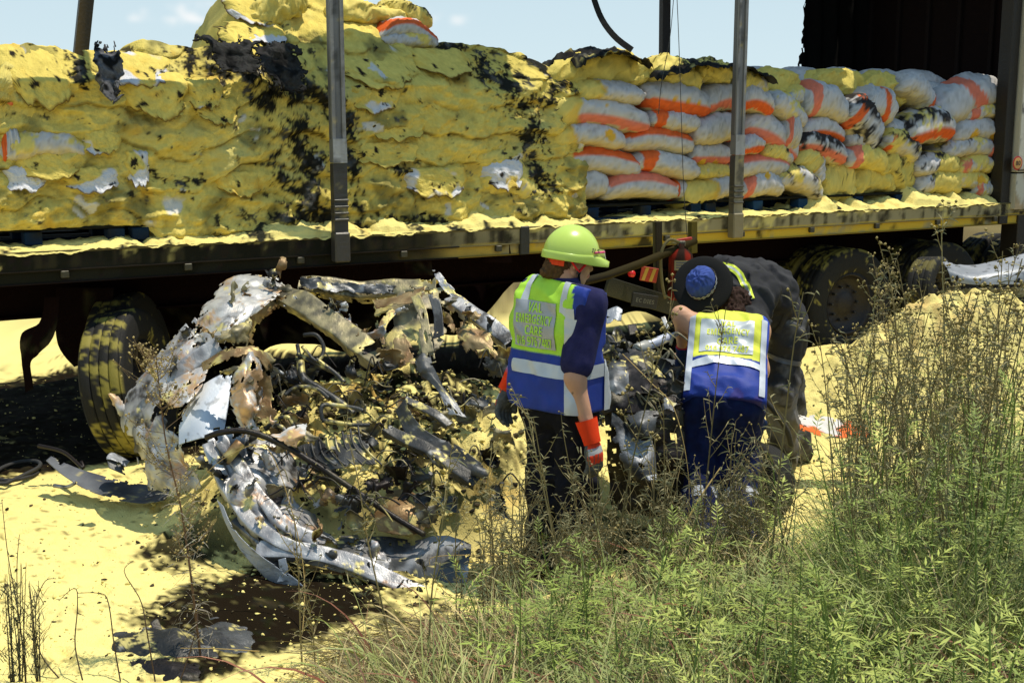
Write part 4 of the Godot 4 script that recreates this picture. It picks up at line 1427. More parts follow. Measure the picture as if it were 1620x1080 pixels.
	# fleecy burnt rags hanging over the crest
	for q in [[150, 66, 60, 90, 1.0, "grey singed rag hanging over the crest at the left end", "ash"], [318, 58, 120, 64, 2.0, "matted black singed rag over the crest beside the upper pile", "dark"], [395, 62, 110, 84, 3.0, "black charred hollow rag below the upper pile", "dark"]]:
		var rag := MB.new()
		var a := on_side(q[0], q[1], -0.05)
		var b := on_side(q[0] + q[2], q[1] + q[3], 0.03)
		var net := []
		for r in 5:
			var t := r / 4.0
			var line := []
			for k in 5:
				var s := k / 4.0
				line.append(tp(lerpf(lerpf(a.x, b.x, 0.5), lerpf(a.x, b.x, s), 1.0 - 0.45 * t + 0.5 * n3(Vector3(q[4], t * 2.0, 0), 1.0)) + 0.10 * n3(Vector3(q[4], t, s), 2.0), lerpf(a.y + 0.02, b.y - 0.12 * n3(Vector3(q[4] + 4.0, s * 2.0, 0), 1.5), t) + 0.05 * n3(Vector3(q[4] + 4.0, t, s), 4.0), lerpf(-0.28, 0.02, pow(t, 0.6)) + 0.03 * n3(Vector3(q[4], t + 7.0, s), 5.0)))
			net.append(line)
		var rag_w := q[4] as float
		var rag_col := Color(0.035, 0.034, 0.033) if q[6] == "dark" else Color(0.12, 0.12, 0.13)
		sheet_net(rag, net, 60, 60, 0.05, 9.0, 0.012, func(p: Vector3, _n: Vector3) -> Color: return (rag_col * (0.7 + 0.9 * absf(n3(p, 30.0)))).lerp(Color(0.01, 0.01, 0.01), sstep(0.0, 0.4, n3(p, 8.0))), 1.6)
		tag(put("singed_rag", rag, M.tarp, null, tp(a.x, a.y, -0.1)), q[5], "rag", "singed rags on the crest")
	# strap and wires hanging from the roof
	var st := MB.new()
	var pts := smooth([at(930, -40, 10.1), at(942, 5, 10.1), at(955, 35, 10.1), at(975, 60, 10.1), at(1000, 79, 10.1)], 14)
	for k in pts.size() - 1:
		st.bar(pts[k], pts[k + 1] + (pts[k + 1] - pts[k]) * 0.05, 0.05, 0.008, Color(0.02, 0.02, 0.022), TN, 0.001)
	tag(put("cargo_strap", st, M.tarp, null, at(965, 40, 10.1)), "black webbing strap hanging loose above the neat stack", "strap")
	for q in [[[1070, -30], [1074, 60], [1078, 180], [1082, 300], [1088, 380]], [[1068, -30], [1060, 60], [1047, 130], [1042, 180]]]:
		var wr := MB.new()
		var wp := []
		for s in q:
			wp.append(at(s[0], s[1], 10.02))
		wr.tube(smooth(wp, 16), 0.003, 0.003, Color(0.05, 0.045, 0.04), 5)
		tag(put("hanging_wire", wr, M.dark_metal, null, wp[4 - 1]), "thin wire hanging in front of the neat stack, " + ("long and straight" if q.size() == 5 else "short and slanting"), "wire", "wires hanging at the neat stack")

# skins of burst sacks that droop over the crust: [x0, y0, x1, y1, bulge, cloth share, label] as they show on the load face
const FLAPS := [
	[10, 62, 140, 172, 0.08, 0.0, "wide yellow coated sack skin drooping at the top of the left end"],
	[150, 72, 302, 138, 0.07, 0.3, "yellow coated sack skin on top between the two singed rags"],
	[195, 104, 318, 190, 0.09, 0.0, "yellow coated sack skin with a scorched upper lip below the top one"],
	[240, 150, 312, 188, 0.06, 0.0, "short yellow tongue of sack with two scorched holes"],
	[300, 118, 372, 172, 0.06, 0.2, "small yellow sack skin with pale corner below the black rag"],
	[20, 236, 150, 284, 0.06, 0.0, "yellow sack skin in the third layer at the left end"],
	[130, 202, 208, 244, 0.05, 0.25, "yellow sack skin rising beside the dark hole"],
	[198, 236, 250, 296, 0.06, 0.35, "narrow yellow sack skin with a torn white lip"],
	[0, 258, 90, 302, 0.05, 0.35, "yellow sack skin with a pale edge low at the left end"],
	[100, 262, 210, 304, 0.05, 0.4, "yellow sack skin showing a strip of white cloth"],
	[310, 150, 400, 196, 0.05, 0.0, "yellow sack skin above the bright sunlit streak"],
	[345, 268, 430, 312, 0.05, 0.0, "yellow sack skin with a curved brown lip near the pallet gap"],
	[560, 84, 690, 140, 0.05, 0.0, "long yellow sack skin with charred lower edge right of the first post"],
	[560, 130, 660, 178, 0.05, 0.1, "yellow sack skin with ragged black lip right of the first post"],
	[580, 178, 700, 222, 0.04, 0.0, "yellow sack skin in the third layer right of the first post"],
	[690, 66, 800, 120, 0.06, 0.0, "rounded yellow sack skin on the crest before the charred notch"],
	[560, 222, 690, 262, 0.04, 0.0, "yellow sack skin at mid height beside the first post"],
	[770, 250, 850, 300, 0.06, 0.6, "torn white sack skin with fringed edge low at the crust's right side"],
	[640, 262, 760, 312, 0.05, 0.2, "yellow sack skin low on the burnt half with a pale lip"],
	[396, 30, 470, 84, 0.06, 0.0, "yellow sack skin sloping down the left side of the upper pile"],
	[425, -25, 510, 30, 0.06, 0.2, "yellow sack skin high on the left side of the upper pile"],
	[415, 20, 520, 64, 0.05, 0.3, "yellow sack skin on the shoulder of the upper pile"],
]

func flap(q: Array) -> void:
	var a := on_side(q[0], q[1], -0.08)
	var b := on_side(q[2], q[3], 0.0)
	var sd: float = q[0] * 0.013 + q[1] * 0.027
	var hw := (b.x - a.x) * 0.5
	var hh := a.y - b.y
	var mid := (a.x + b.x) * 0.5
	var mb := MB.new()
	var nu := 44
	var nv := 34
	for side in 2:
		for j in nv:
			for i in nu:
				var s := float(i) / (nu - 1) * 2.0 - 1.0
				var t := float(j) / (nv - 1)
				var low := 1.0 - 0.30 * pow(absf(s), 2.2) + 0.16 * n3(Vector3(s * 1.3, sd, 0), 1.6) + 0.04 * n3(Vector3(s, sd, 3), 7.0)
				var u := mid + s * hw * (0.86 + 0.16 * sin(PI * minf(t * 1.1, 1.0))) + 0.03 * n3(Vector3(t, sd, 5), 2.0)
				var h := a.y - t * hh * low + 0.02 * n3(Vector3(s, t, sd), 2.0)
				var p := Vector3(u, h, sd)
				var slope := -0.15 - 0.10 * h - 1.25 * maxf(0.0, h - 1.06)
				var w := slope + 0.02 + (q[4] as float) * sin(PI * (0.12 + 0.62 * t)) * (1.0 - pow(absf(s), 4.0)) + 0.035 * sstep(0.75, 1.0, t)
				w += 0.022 * n3(p, 5.0) + 0.010 * n3(p, 15.0) + 0.006 * n3(p, 40.0) - 0.06 * pow(absf(s), 6.0)
				if t < 0.1:
					w -= (0.1 - t) * 1.3
				w -= 0.012 * side
				var edge := minf(1.0 - t, (1.0 - absf(s)) * 1.4)
				var c := POWDER * Color(0.90, 0.84, 0.60) * (0.92 + 0.13 * n3(p, 3.0) + 0.13 * n3(p, 17.0) + 0.15 * n3(p, 38.0))
				c = c.lerp(Color(0.62, 0.38, 0.06), 0.5 * sstep(0.2, 0.5, n3(p + Vector3(5, 9, 0), 4.0)))
				var cloth := sstep(0.62 - (q[5] as float) * 0.5, 0.7 - (q[5] as float) * 0.5, 0.35 + 0.6 * n3(p + Vector3(3, 3, 3), 3.0) + 0.3 * sstep(0.4, 0.95, t)) if q[5] > 0.0 else 0.0
				c = c.lerp(Color(0.60, 0.60, 0.63), cloth)
				c = c.lerp(Color(0.025, 0.022, 0.018), sstep(0.40, 0.54, n3(p + Vector3(8, 3, 0), 6.0) + 0.4 * n3(p, 16.0) + 0.3 * n3(p, 38.0)))
				c = c.lerp(Color(0.10, 0.055, 0.02), 0.9 * sstep(0.07 + 0.05 * n3(p, 9.0), 0.0, edge))
				c.a = 1.0
				mb.vert(tp(u, h, w), c)
	var off := nu * nv
	for j in nv - 1:
		for i in nu - 1:
			var k := j * nu + i
			mb.quad(k, k + nu, k + nu + 1, k + 1)
			mb.quad(off + k, off + k + 1, off + k + nu + 1, off + k + nu)
			if j == nv - 2:
				mb.quad(k + nu, off + k + nu, off + k + nu + 1, k + nu + 1)
			if i == 0:
				mb.quad(k, off + k, off + k + nu, k + nu)
			if i == nu - 2:
				mb.quad(k + 1, k + nu + 1, off + k + nu + 1, off + k + 1)
	tag(put("burst_sack", mb, M.powder, null, tp(mid, b.y, -0.05)), q[6], "sack", "burst sack skins on the burnt half")

# ---------------------------------------------------------------- the burnt car
func S(q: Array) -> Array:   # surveyed net: rows of [x, y, distance]
	var out := []
	for r in q:
		var line := []
		for k in r:
			line.append(at(k[0], k[1], k[2]))
		out.append(line)
	return out

func P(q: Array) -> Array:
	var out := []
	for k in q:
		out.append(at(k[0], k[1], k[2]))
	return out

func plate(parent: Node, called: String, net: Array, nu: int, nv: int, crumple: float, freq: float, kind: String, m: Material, torn := 0.6, holes := [], label := "") -> MeshInstance3D:
	var mb := MB.new()
	sheet_net(mb, S(net), nu, nv, crumple, freq, 0.004, skin_of(kind), torn, holes)
	var o := put(called, mb, m, parent)
	if label:
		o.set_meta("label", label)
	return o

func pipe(parent: Node, called: String, pts: Array, r0: float, r1: float, kind: String, m: Material, n := 20) -> MeshInstance3D:
	var mb := MB.new()
	mb.tube(smooth(P(pts), n), r0, r1, Color.WHITE, 8)
	for i in mb.v.size():
		mb.c[i] = burnt_color(kind, mb.v[i], Vector3.UP)
	return put(called, mb, m, parent)

# a pressed-steel channel: swept along surveyed points, section with lips, crumpled
func channel(parent: Node, called: String, pts: Array, wide: float, deep: float, side: Vector3, crumple: float, kind: String, m: Material, n := 40) -> MeshInstance3D:
	var line := smooth(P(pts), n)
	var net := []
	var sec := [[-0.5, -0.9], [-0.5, -0.25], [-0.47, 0.0], [0.0, 0.02], [0.47, 0.0], [0.5, -0.25], [0.5, -0.9]]
	for i in n:
		var dir: Vector3 = (line[mini(i + 1, n - 1)] - line[maxi(i - 1, 0)]).normalized()
		var nrm := (side - dir * side.dot(dir)).normalized()
		var x := dir.cross(nrm)
		var tw := 0.5 * n3(line[i], 2.0)
		x = x.rotated(dir, tw)
		nrm = nrm.rotated(dir, tw)
		var row := []
		for k in sec:
			row.append(line[i] + x * k[0] * wide + nrm * k[1] * deep)
		net.append(row)
	var mb := MB.new()
	sheet_net(mb, net, 28, n * 2, crumple * 0.7, 4.0, 0.004, skin_of(kind), 0.35)
	return put(called, mb, m, parent)

func wreck() -> void:
	var t := thing("burnt_car_wreck", "burnt out car body of torn ash grey and rusty sheet metal full of yellow powder", "car", level(560, 880))
	var A: Material = M.ash_metal
	var D: Material = M.dark_metal
	# rear left corner: roof skin, pillar, quarter panel
	plate(t, "roof_skin", [[[362, 440, 8.0], [385, 432, 8.0], [415, 432, 8.05], [440, 438, 8.05]], [[335, 470, 7.7], [360, 462, 7.65], [400, 452, 7.7], [452, 452, 7.9]], [[312, 505, 7.45], [345, 500, 7.35], [385, 486, 7.4], [435, 470, 7.6]], [[300, 545, 7.3], [330, 548, 7.15], [355, 540, 7.15], [372, 528, 7.25]]], 44, 50, 0.035, 5.0, "white_ash", A, 0.8, [], "ash white roof skin with rust bloom")
	plate(t, "roof_edge", [[[452, 452, 7.9], [462, 458, 7.95]], [[420, 480, 7.6], [440, 488, 7.7]], [[385, 497, 7.35], [412, 510, 7.5]], [[362, 515, 7.25], [400, 545, 7.4]]], 12, 40, 0.02, 6.0, "rust", A, 0.7)
	plate(t, "scorched_lining", [[[345, 520, 7.1], [375, 505, 7.1], [400, 500, 7.15]], [[335, 535, 7.0], [370, 525, 6.98], [402, 518, 7.1]], [[345, 548, 7.0], [372, 548, 6.98], [395, 545, 7.05]]], 34, 26, 0.05, 9.0, "dusty", D, 1.0)
	channel(t, "pillar", [[352, 540, 7.05], [320, 560, 7.0], [290, 583, 6.95], [258, 612, 6.9]], 0.085, 0.05, Vector3(0.3, 0.6, 0.8), 0.012, "ash", A, 26)
	plate(t, "quarter_panel", [[[305, 500, 7.5], [322, 520, 7.4], [335, 545, 7.25]], [[258, 545, 7.35], [285, 560, 7.2], [318, 568, 7.1]], [[215, 600, 7.2], [245, 605, 7.05], [290, 600, 6.95]], [[192, 640, 7.1], [215, 650, 6.95], [250, 640, 6.85]], [[196, 680, 7.05], [215, 690, 6.9], [240, 680, 6.8]]], 40, 56, 0.04, 5.0, "ash", A, 0.8, [[0.62, 0.3, 0.05, 1.6]], "ash grey rear quarter panel with dents")
	plate(t, "inner_panel", [[[262, 600, 6.95], [300, 585, 6.95], [330, 575, 7.0]], [[255, 625, 6.8], [290, 620, 6.75], [322, 605, 6.8]], [[270, 645, 6.7], [290, 640, 6.65], [305, 632, 6.7]]], 30, 24, 0.015, 6.0, "white_ash", A, 0.5, [[0.3, 0.35, 0.04, 0.8], [0.55, 0.3, 0.035, 0.8], [0.75, 0.5, 0.05, 0.8]])
	plate(t, "lower_quarter", [[[200, 660, 6.95], [222, 665, 6.85], [240, 650, 6.8], [262, 660, 6.75]], [[206, 700, 6.9], [225, 705, 6.75], [250, 700, 6.7], [285, 700, 6.65]], [[215, 740, 6.85], [240, 745, 6.7], [270, 745, 6.65], [300, 745, 6.6]], [[225, 775, 6.85], [250, 780, 6.7], [285, 785, 6.65], [315, 775, 6.6]]], 44, 44, 0.06, 5.5, "ash", A, 0.9, [[0.45, 0.18, 0.07, 0.7]])
	plate(t, "blue_grey_skin", [[[300, 625, 6.85], [330, 602, 6.88], [368, 582, 6.95]], [[285, 665, 6.7], [320, 650, 6.68], [362, 632, 6.78]], [[282, 705, 6.6], [318, 692, 6.55], [352, 690, 6.6]]], 30, 30, 0.012, 3.0, "blue_grey", M.painted, 0.3, [], "smooth pale blue grey inner wing skin")
	plate(t, "folded_bracket", [[[376, 560, 6.7], [395, 552, 6.68], [412, 560, 6.72]], [[372, 590, 6.62], [392, 585, 6.55], [418, 590, 6.65]], [[360, 625, 6.55], [385, 615, 6.5], [412, 620, 6.58]], [[368, 660, 6.52], [390, 655, 6.45], [408, 655, 6.5]], [[378, 692, 6.5], [395, 690, 6.45], [408, 690, 6.5]]], 30, 60, 0.05, 7.0, "white_ash", A, 0.7, [[0.6, 0.2, 0.08, 1.5], [0.35, 0.36, 0.06, 1.5]], "folded pale metal bracket with slots")
	plate(t, "curled_strip", [[[318, 575, 6.75], [322, 588, 6.7]], [[335, 565, 6.72], [338, 580, 6.66]], [[360, 552, 6.7], [368, 566, 6.62]], [[395, 548, 6.72], [400, 562, 6.64]], [[418, 560, 6.75], [412, 575, 6.68]], [[428, 582, 6.78], [418, 588, 6.7]]], 14, 44, 0.02, 8.0, "rust", A, 0.6)
	plate(t, "charred_cowl", [[[385, 545, 6.85], [410, 545, 6.85], [430, 560, 6.9]], [[395, 560, 6.75], [418, 565, 6.75], [438, 575, 6.85]], [[405, 580, 6.75], [425, 582, 6.75], [432, 590, 6.85]]], 26, 22, 0.05, 9.0, "dusty", D, 1.0)
	plate(t, "rusty_flap", [[[408, 590, 6.8], [425, 585, 6.8]], [[402, 625, 6.75], [432, 625, 6.75]], [[400, 660, 6.7], [436, 655, 6.7]], [[408, 672, 6.68], [432, 672, 6.7]]], 18, 34, 0.03, 5.0, "rust", A, 0.8)
	# door skin folded down to the front
	plate(t, "door_skin", [[[330, 690, 6.55], [350, 682, 6.6], [385, 678, 6.62], [420, 690, 6.65], [445, 705, 6.7]], [[338, 735, 6.42], [362, 725, 6.42], [398, 722, 6.48], [440, 735, 6.55], [490, 750, 6.62]], [[352, 780, 6.3], [385, 772, 6.28], [425, 775, 6.35], [470, 780, 6.45], [530, 790, 6.52]], [[385, 825, 6.18], [415, 812, 6.18], [455, 815, 6.25], [505, 822, 6.35], [560, 830, 6.42]], [[415, 862, 6.06], [445, 850, 6.06], [490, 852, 6.14], [535, 852, 6.24], [580, 850, 6.32]]], 84, 96, 0.075, 4.2, "ash", A, 0.7, [[0.42, 0.42, 0.018, 1.1], [0.75, 0.55, 0.07, 0.8], [0.58, 0.2, 0.02, 1.1], [0.3, 0.7, 0.035, 1.4]], "crumpled ash grey door skin with holes")
	plate(t, "door_frame", [[[425, 705, 6.68], [440, 700, 6.72]], [[470, 745, 6.62], [490, 735, 6.66]], [[520, 785, 6.55], [540, 770, 6.6]], [[560, 825, 6.48], [575, 812, 6.52]]], 14, 50, 0.03, 6.0, "rust", A, 0.5)
	channel(t, "window_rail", [[440, 700, 6.75], [490, 730, 6.72], [540, 765, 6.68], [585, 800, 6.6], [600, 815, 6.58]], 0.06, 0.04, Vector3(0, 0.8, 0.6), 0.015, "rust", A, 36)
	for q in [[[330, 700, 6.5], [352, 755, 6.35], [390, 815, 6.15], [440, 855, 6.0], [510, 880, 5.95]], [[345, 690, 6.5], [378, 735, 6.38], [415, 790, 6.22], [460, 835, 6.1], [520, 860, 6.05]]]:
		channel(t, "door_rib", q, 0.06, 0.05, Vector3(0.2, 0.6, 0.8), 0.02, "ash", A, 40)
	# sills and blades along the bottom
	channel(t, "sill", [[405, 868, 6.0], [455, 868, 5.98], [520, 878, 5.95], [580, 898, 5.9], [640, 925, 5.84], [690, 948, 5.8], [738, 970, 5.76]], 0.085, 0.06, Vector3(0.05, 0.7, 0.7), 0.016, "ash", A, 60)
	plate(t, "sill_blade", [[[342, 790, 6.25], [352, 800, 6.2]], [[362, 840, 6.1], [375, 845, 6.05]], [[385, 878, 6.0], [412, 878, 5.95]], [[420, 915, 5.92], [455, 905, 5.88]], [[465, 955, 5.86], [490, 935, 5.82]], [[520, 975, 5.84], [530, 960, 5.8]]], 16, 60, 0.012, 4.0, "silver", A, 0.3, [], "long pale curved sill blade")
	channel(t, "inner_sill", [[372, 820, 6.2], [410, 850, 6.1], [432, 890, 6.0], [440, 915, 5.95]], 0.05, 0.04, Vector3(0.3, 0.5, 0.8), 0.02, "steel", D, 28)
	plate(t, "bent_tab", [[[440, 885, 5.92], [452, 882, 5.92]], [[444, 905, 5.9], [456, 900, 5.9]], [[438, 922, 5.88], [450, 920, 5.88]]], 8, 18, 0.02, 8.0, "silver", A, 0.3)
	plate(t, "dark_side_panel", [[[530, 846, 6.3], [590, 845, 6.3], [660, 848, 6.25], [715, 848, 6.2], [745, 862, 6.15]], [[540, 872, 6.18], [600, 872, 6.2], [660, 875, 6.15], [715, 878, 6.1], [745, 885, 6.05]], [[550, 900, 6.08], [610, 895, 6.1], [665, 897, 6.02], [715, 905, 5.98], [742, 912, 5.95]], [[575, 925, 6.0], [620, 920, 6.0], [670, 928, 5.96], [710, 935, 5.92], [735, 942, 5.9]]], 70, 46, 0.04, 4.5, "steel", D, 0.4, [[0.8, 0.45, 0.03, 0.7]], "dark grey crumpled side panel with pale streak")
	plate(t, "side_scrap", [[[560, 868, 6.12], [590, 862, 6.1], [615, 872, 6.08]], [[565, 890, 6.05], [595, 888, 6.0], [620, 895, 6.02]], [[580, 905, 6.02], [600, 905, 5.98], [622, 910, 6.0]]], 26, 20, 0.05, 8.0, "ash", A, 1.0)
	plate(t, "side_tab", [[[600, 902, 5.98], [618, 896, 5.98]], [[607, 920, 5.95], [624, 915, 5.95]]], 8, 8, 0.02, 9.0, "silver", A, 0.3)
	# far rim: bulkhead rail, strut towers, torn wing
	channel(t, "rear_rail", [[472, 448, 7.9], [500, 450, 7.9], [545, 455, 7.92], [590, 458, 7.95], [640, 452, 7.95], [690, 446, 7.9]], 0.10, 0.08, Vector3(0, 0.7, 0.7), 0.035, "dusty", A, 60)
	plate(t, "rail_flange", [[[474, 436, 7.85], [495, 434, 7.85], [535, 442, 7.88], [580, 447, 7.9], [625, 450, 7.92]], [[472, 455, 7.8], [498, 458, 7.8], [540, 460, 7.84], [585, 466, 7.86], [628, 462, 7.9]]], 60, 16, 0.05, 7.0, "steel", A, 0.9)
	channel(t, "diagonal_strut", [[440, 462, 7.75], [480, 478, 7.6], [520, 505, 7.45], [560, 535, 7.3], [605, 570, 7.1]], 0.13, 0.07, Vector3(-0.1, 0.8, 0.6), 0.035, "dusty", D, 44)
	plate(t, "bulkhead", [[[590, 470, 7.75], [620, 462, 7.75], [660, 452, 7.75], [700, 448, 7.75]], [[592, 505, 7.6], [622, 498, 7.55], [662, 490, 7.55], [705, 488, 7.6]], [[600, 540, 7.45], [630, 540, 7.4], [668, 530, 7.38], [708, 520, 7.45]], [[612, 570, 7.35], [640, 575, 7.3], [675, 565, 7.28], [705, 545, 7.35]]], 60, 56, 0.03, 5.0, "dusty", D, 0.9, [[0.2, 0.40, 0.12, 0.9], [0.80, 0.42, 0.10, 1.0], [0.5, 0.78, 0.09, 0.9]], "dusty bulkhead pressing with large holes")
	plate(t, "strut", [[[650, 470, 7.48], [664, 466, 7.48]], [[660, 500, 7.38], [676, 496, 7.38]], [[664, 540, 7.22], [682, 536, 7.22]], [[672, 578, 7.12], [690, 572, 7.12]]], 14, 40, 0.012, 4.0, "dusty", D, 0.3, [[0.5, 0.3, 0.18, 2.5], [0.5, 0.6, 0.18, 2.5]])
	plate(t, "strut", [[[676, 462, 7.46], [692, 460, 7.46]], [[686, 500, 7.34], [700, 496, 7.34]], [[684, 535, 7.24], [702, 530, 7.24]]], 14, 30, 0.012, 4.0, "steel", D, 0.3)
	plate(t, "strut", [[[618, 488, 7.52], [630, 494, 7.5]], [[600, 510, 7.44], [612, 514, 7.42]], [[594, 545, 7.33], [608, 546, 7.32]]], 12, 30, 0.012, 4.0, "rust", D, 0.3)
	plate(t, "strut_cap", [[[588, 475, 7.65], [625, 468, 7.6], [672, 452, 7.6]], [[595, 488, 7.55], [630, 482, 7.5], [672, 470, 7.5]]], 40, 14, 0.015, 6.0, "rust", A, 0.5)
	plate(t, "torn_wing", [[[684, 426, 7.8], [692, 428, 7.8]], [[692, 445, 7.75], [706, 442, 7.75]], [[705, 462, 7.7], [720, 458, 7.7]], [[722, 480, 7.6], [740, 475, 7.62]], [[760, 508, 7.45], [775, 498, 7.5]], [[800, 540, 7.25], [805, 525, 7.3]]], 16, 70, 0.025, 6.0, "ash", A, 0.5, [], "torn wing edge rising to a point")
	channel(t, "wing_rail", [[712, 470, 7.65], [745, 492, 7.5], [780, 515, 7.4], [810, 540, 7.25]], 0.09, 0.06, Vector3(0, 0.8, 0.5), 0.02, "ash", A, 30)
	plate(t, "rusty_mound_plate", [[[715, 500, 7.5], [745, 505, 7.45], [775, 520, 7.4]], [[722, 530, 7.35], [750, 535, 7.3], [785, 545, 7.25]], [[735, 555, 7.25], [765, 560, 7.2], [795, 565, 7.15]]], 34, 24, 0.06, 6.0, "rust", D, 0.9)
	plate(t, "ochre_panel", [[[622, 530, 7.3], [640, 525, 7.3]], [[618, 560, 7.2], [655, 555, 7.2]], [[625, 580, 7.1], [660, 575, 7.1]]], 18, 22, 0.03, 6.0, "rust", D, 0.8)
	# inside: melted seat frames, tracks, floor ribs, brackets
	var seat := [
		[[470, 545, 7.0], [475, 570, 6.95], [482, 595, 6.9], [510, 615, 6.85], [545, 640, 6.8], [560, 655, 6.75]],
		[[480, 530, 7.0], [500, 530, 6.98], [512, 550, 6.95], [505, 570, 6.9], [495, 568, 6.9], [478, 548, 6.95]],
		[[500, 568, 6.9], [530, 590, 6.85], [545, 605, 6.8]],
		[[470, 560, 6.95], [500, 575, 6.9], [530, 590, 6.86]],
		[[510, 665, 6.6], [508, 645, 6.62], [520, 640, 6.64], [560, 645, 6.62], [575, 650, 6.6]],
		[[510, 665, 6.6], [530, 668, 6.58], [560, 672, 6.56], [585, 672, 6.56]],
		[[450, 625, 6.75], [470, 612, 6.78], [500, 615, 6.76], [520, 630, 6.74]],
		[[420, 680, 6.6], [428, 672, 6.6], [445, 675, 6.58], [458, 690, 6.55]],
		[[440, 662, 6.62], [455, 660, 6.62], [465, 675, 6.6]]]
	for q in seat:
		pipe(t, "seat_tube", q, 0.012, 0.011, "dark", D, 26)
	pipe(t, "seat_hose", [[475, 572, 6.92], [480, 598, 6.85], [505, 615, 6.8], [540, 638, 6.74], [560, 655, 6.7]], 0.024, 0.018, "dark", D, 26)
	for k in 8:
		var q := k / 7.0
		var rib := MB.new()
		rib.tube(smooth([at(lerpf(480, 566, q), lerpf(722, 690, q) - 16, 6.5 - 0.0 * q), at(lerpf(486, 574, q), lerpf(726, 705, q), 6.42), at(lerpf(488, 590, q) + 14, lerpf(735, 735, q), 6.34)], 8), 0.006, 0.006, Color.WHITE, 6)
		for i in rib.v.size():
			rib.c[i] = burnt_color("dark", rib.v[i], Vector3.UP)
		put("floor_rib", rib, D, t)
	plate(t, "seat_pan", [[[470, 705, 6.52], [520, 690, 6.52], [575, 685, 6.52]], [[480, 728, 6.44], [530, 715, 6.42], [585, 710, 6.42]], [[505, 745, 6.36], [545, 740, 6.34], [595, 735, 6.34]]], 40, 24, 0.012, 5.0, "dark", D, 0.7)
	plate(t, "forked_bracket", [[[655, 570, 6.75], [668, 557, 6.75], [682, 562, 6.75]], [[658, 588, 6.68], [672, 580, 6.66], [685, 580, 6.68]], [[666, 594, 6.66], [680, 592, 6.64], [700, 610, 6.64]], [[690, 615, 6.6], [705, 620, 6.58], [718, 630, 6.58]], [[708, 655, 6.5], [722, 655, 6.48], [738, 658, 6.48]]], 24, 50, 0.02, 6.0, "steel", D, 0.4, [], "dark forked bracket standing in the powder")
	plate(t, "seat_track", [[[625, 650, 6.55], [640, 632, 6.55]], [[640, 685, 6.48], [660, 668, 6.48]], [[665, 700, 6.42], [690, 690, 6.42]], [[705, 722, 6.34], [725, 705, 6.36]], [[745, 765, 6.22], [765, 735, 6.26]]], 18, 60, 0.02, 6.0, "dark", D, 0.3)
	channel(t, "seat_track", [[610, 675, 6.5], [640, 692, 6.44], [680, 710, 6.36], [720, 738, 6.26], [755, 762, 6.2]], 0.06, 0.05, Vector3(0, 0.8, 0.5), 0.008, "dark", D, 36)
	channel(t, "seat_track", [[640, 630, 6.6], [660, 640, 6.56], [690, 655, 6.5], [712, 672, 6.46]], 0.04, 0.03, Vector3(0, 0.8, 0.5), 0.008, "dark", D, 24)
	pipe(t, "roller", [[748, 742, 6.22], [772, 752, 6.2]], 0.03, 0.026, "steel", D, 4)
	plate(t, "curved_shield", [[[600, 790, 6.4], [622, 776, 6.45], [650, 778, 6.45], [672, 790, 6.42]], [[592, 815, 6.3], [620, 805, 6.28], [655, 806, 6.28], [684, 815, 6.32]], [[598, 840, 6.24], [625, 845, 6.2], [655, 845, 6.2], [680, 835, 6.26]]], 36, 30, 0.008, 3.0, "rust", A, 0.2, [], "domed rusty shield")
	pipe(t, "black_cable", [[326, 692, 6.45], [350, 684, 6.42], [390, 682, 6.42], [440, 700, 6.4], [500, 735, 6.36], [560, 775, 6.3], [620, 815, 6.24], [672, 846, 6.18]], 0.017, 0.015, "soot", D, 60)
	plate(t, "crumpled_lining", [[[425, 690, 6.42], [455, 672, 6.42], [487, 668, 6.44]], [[440, 695, 6.36], [465, 690, 6.34], [485, 685, 6.38]], [[450, 705, 6.34], [470, 706, 6.32], [480, 700, 6.36]]], 26, 22, 0.05, 7.0, "white_ash", M.fabric, 0.3, [], "crumpled off white lining scrap")
	pipe(t, "strut_tube", [[355, 730, 6.35], [380, 700, 6.4]], 0.03, 0.03, "rust", A, 4)
	plate(t, "tangled_scrap", [[[770, 770, 6.2], [790, 755, 6.2], [805, 770, 6.2]], [[775, 790, 6.15], [792, 790, 6.12], [812, 795, 6.15]], [[765, 815, 6.1], [800, 820, 6.08], [818, 825, 6.1]]], 26, 26, 0.09, 10.0, "dark", D, 1.0, [[0.4, 0.3, 0.12, 1.0]])
	var rng := RandomNumberGenerator.new()
	rng.seed = 77
	for k in 90:   # thin wires and rods among the debris
		var x := rng.randf_range(430, 800)
		var y := rng.randf_range(560, 800)
		var z := remap(y, 560, 800, 7.15, 6.2) - 0.03
		var dx := rng.randf_range(-50, 50)
		var dy := rng.randf_range(-16, 30)
		pipe(t, "wire", [[x, y, z], [x + dx * 0.3, y - rng.randf_range(4, 22), z], [x + dx * 0.7, y + dy * 0.5 - rng.randf_range(0, 14), z - 0.03], [x + dx, y + dy, z - 0.05 * signf(dy)]], rng.randf_range(0.003, 0.007), 0.003, "soot" if k % 3 else "dusty", D, 14)
	for k in 54:   # charred lumps and torn scraps
		var x := rng.randf_range(430, 800)
		var y := rng.randf_range(550, 830)
		var z := remap(y, 550, 830, 7.2, 6.12)
		var r := rng.randf_range(10, 26)
		var net := []
		for a in 3:
			var row := []
			for b in 3:
				row.append([x + (b - 1) * r + rng.randf_range(-6, 6), y + (a - 1) * r * 0.6 + rng.randf_range(-6, 6), z + rng.randf_range(-0.05, 0.02)])
			net.append(row)
		plate(t, "charred_scrap", net, 16, 14, 0.06, 9.0, ["dark", "dusty", "steel", "rust", "soot"][k % 5], D, 1.0)
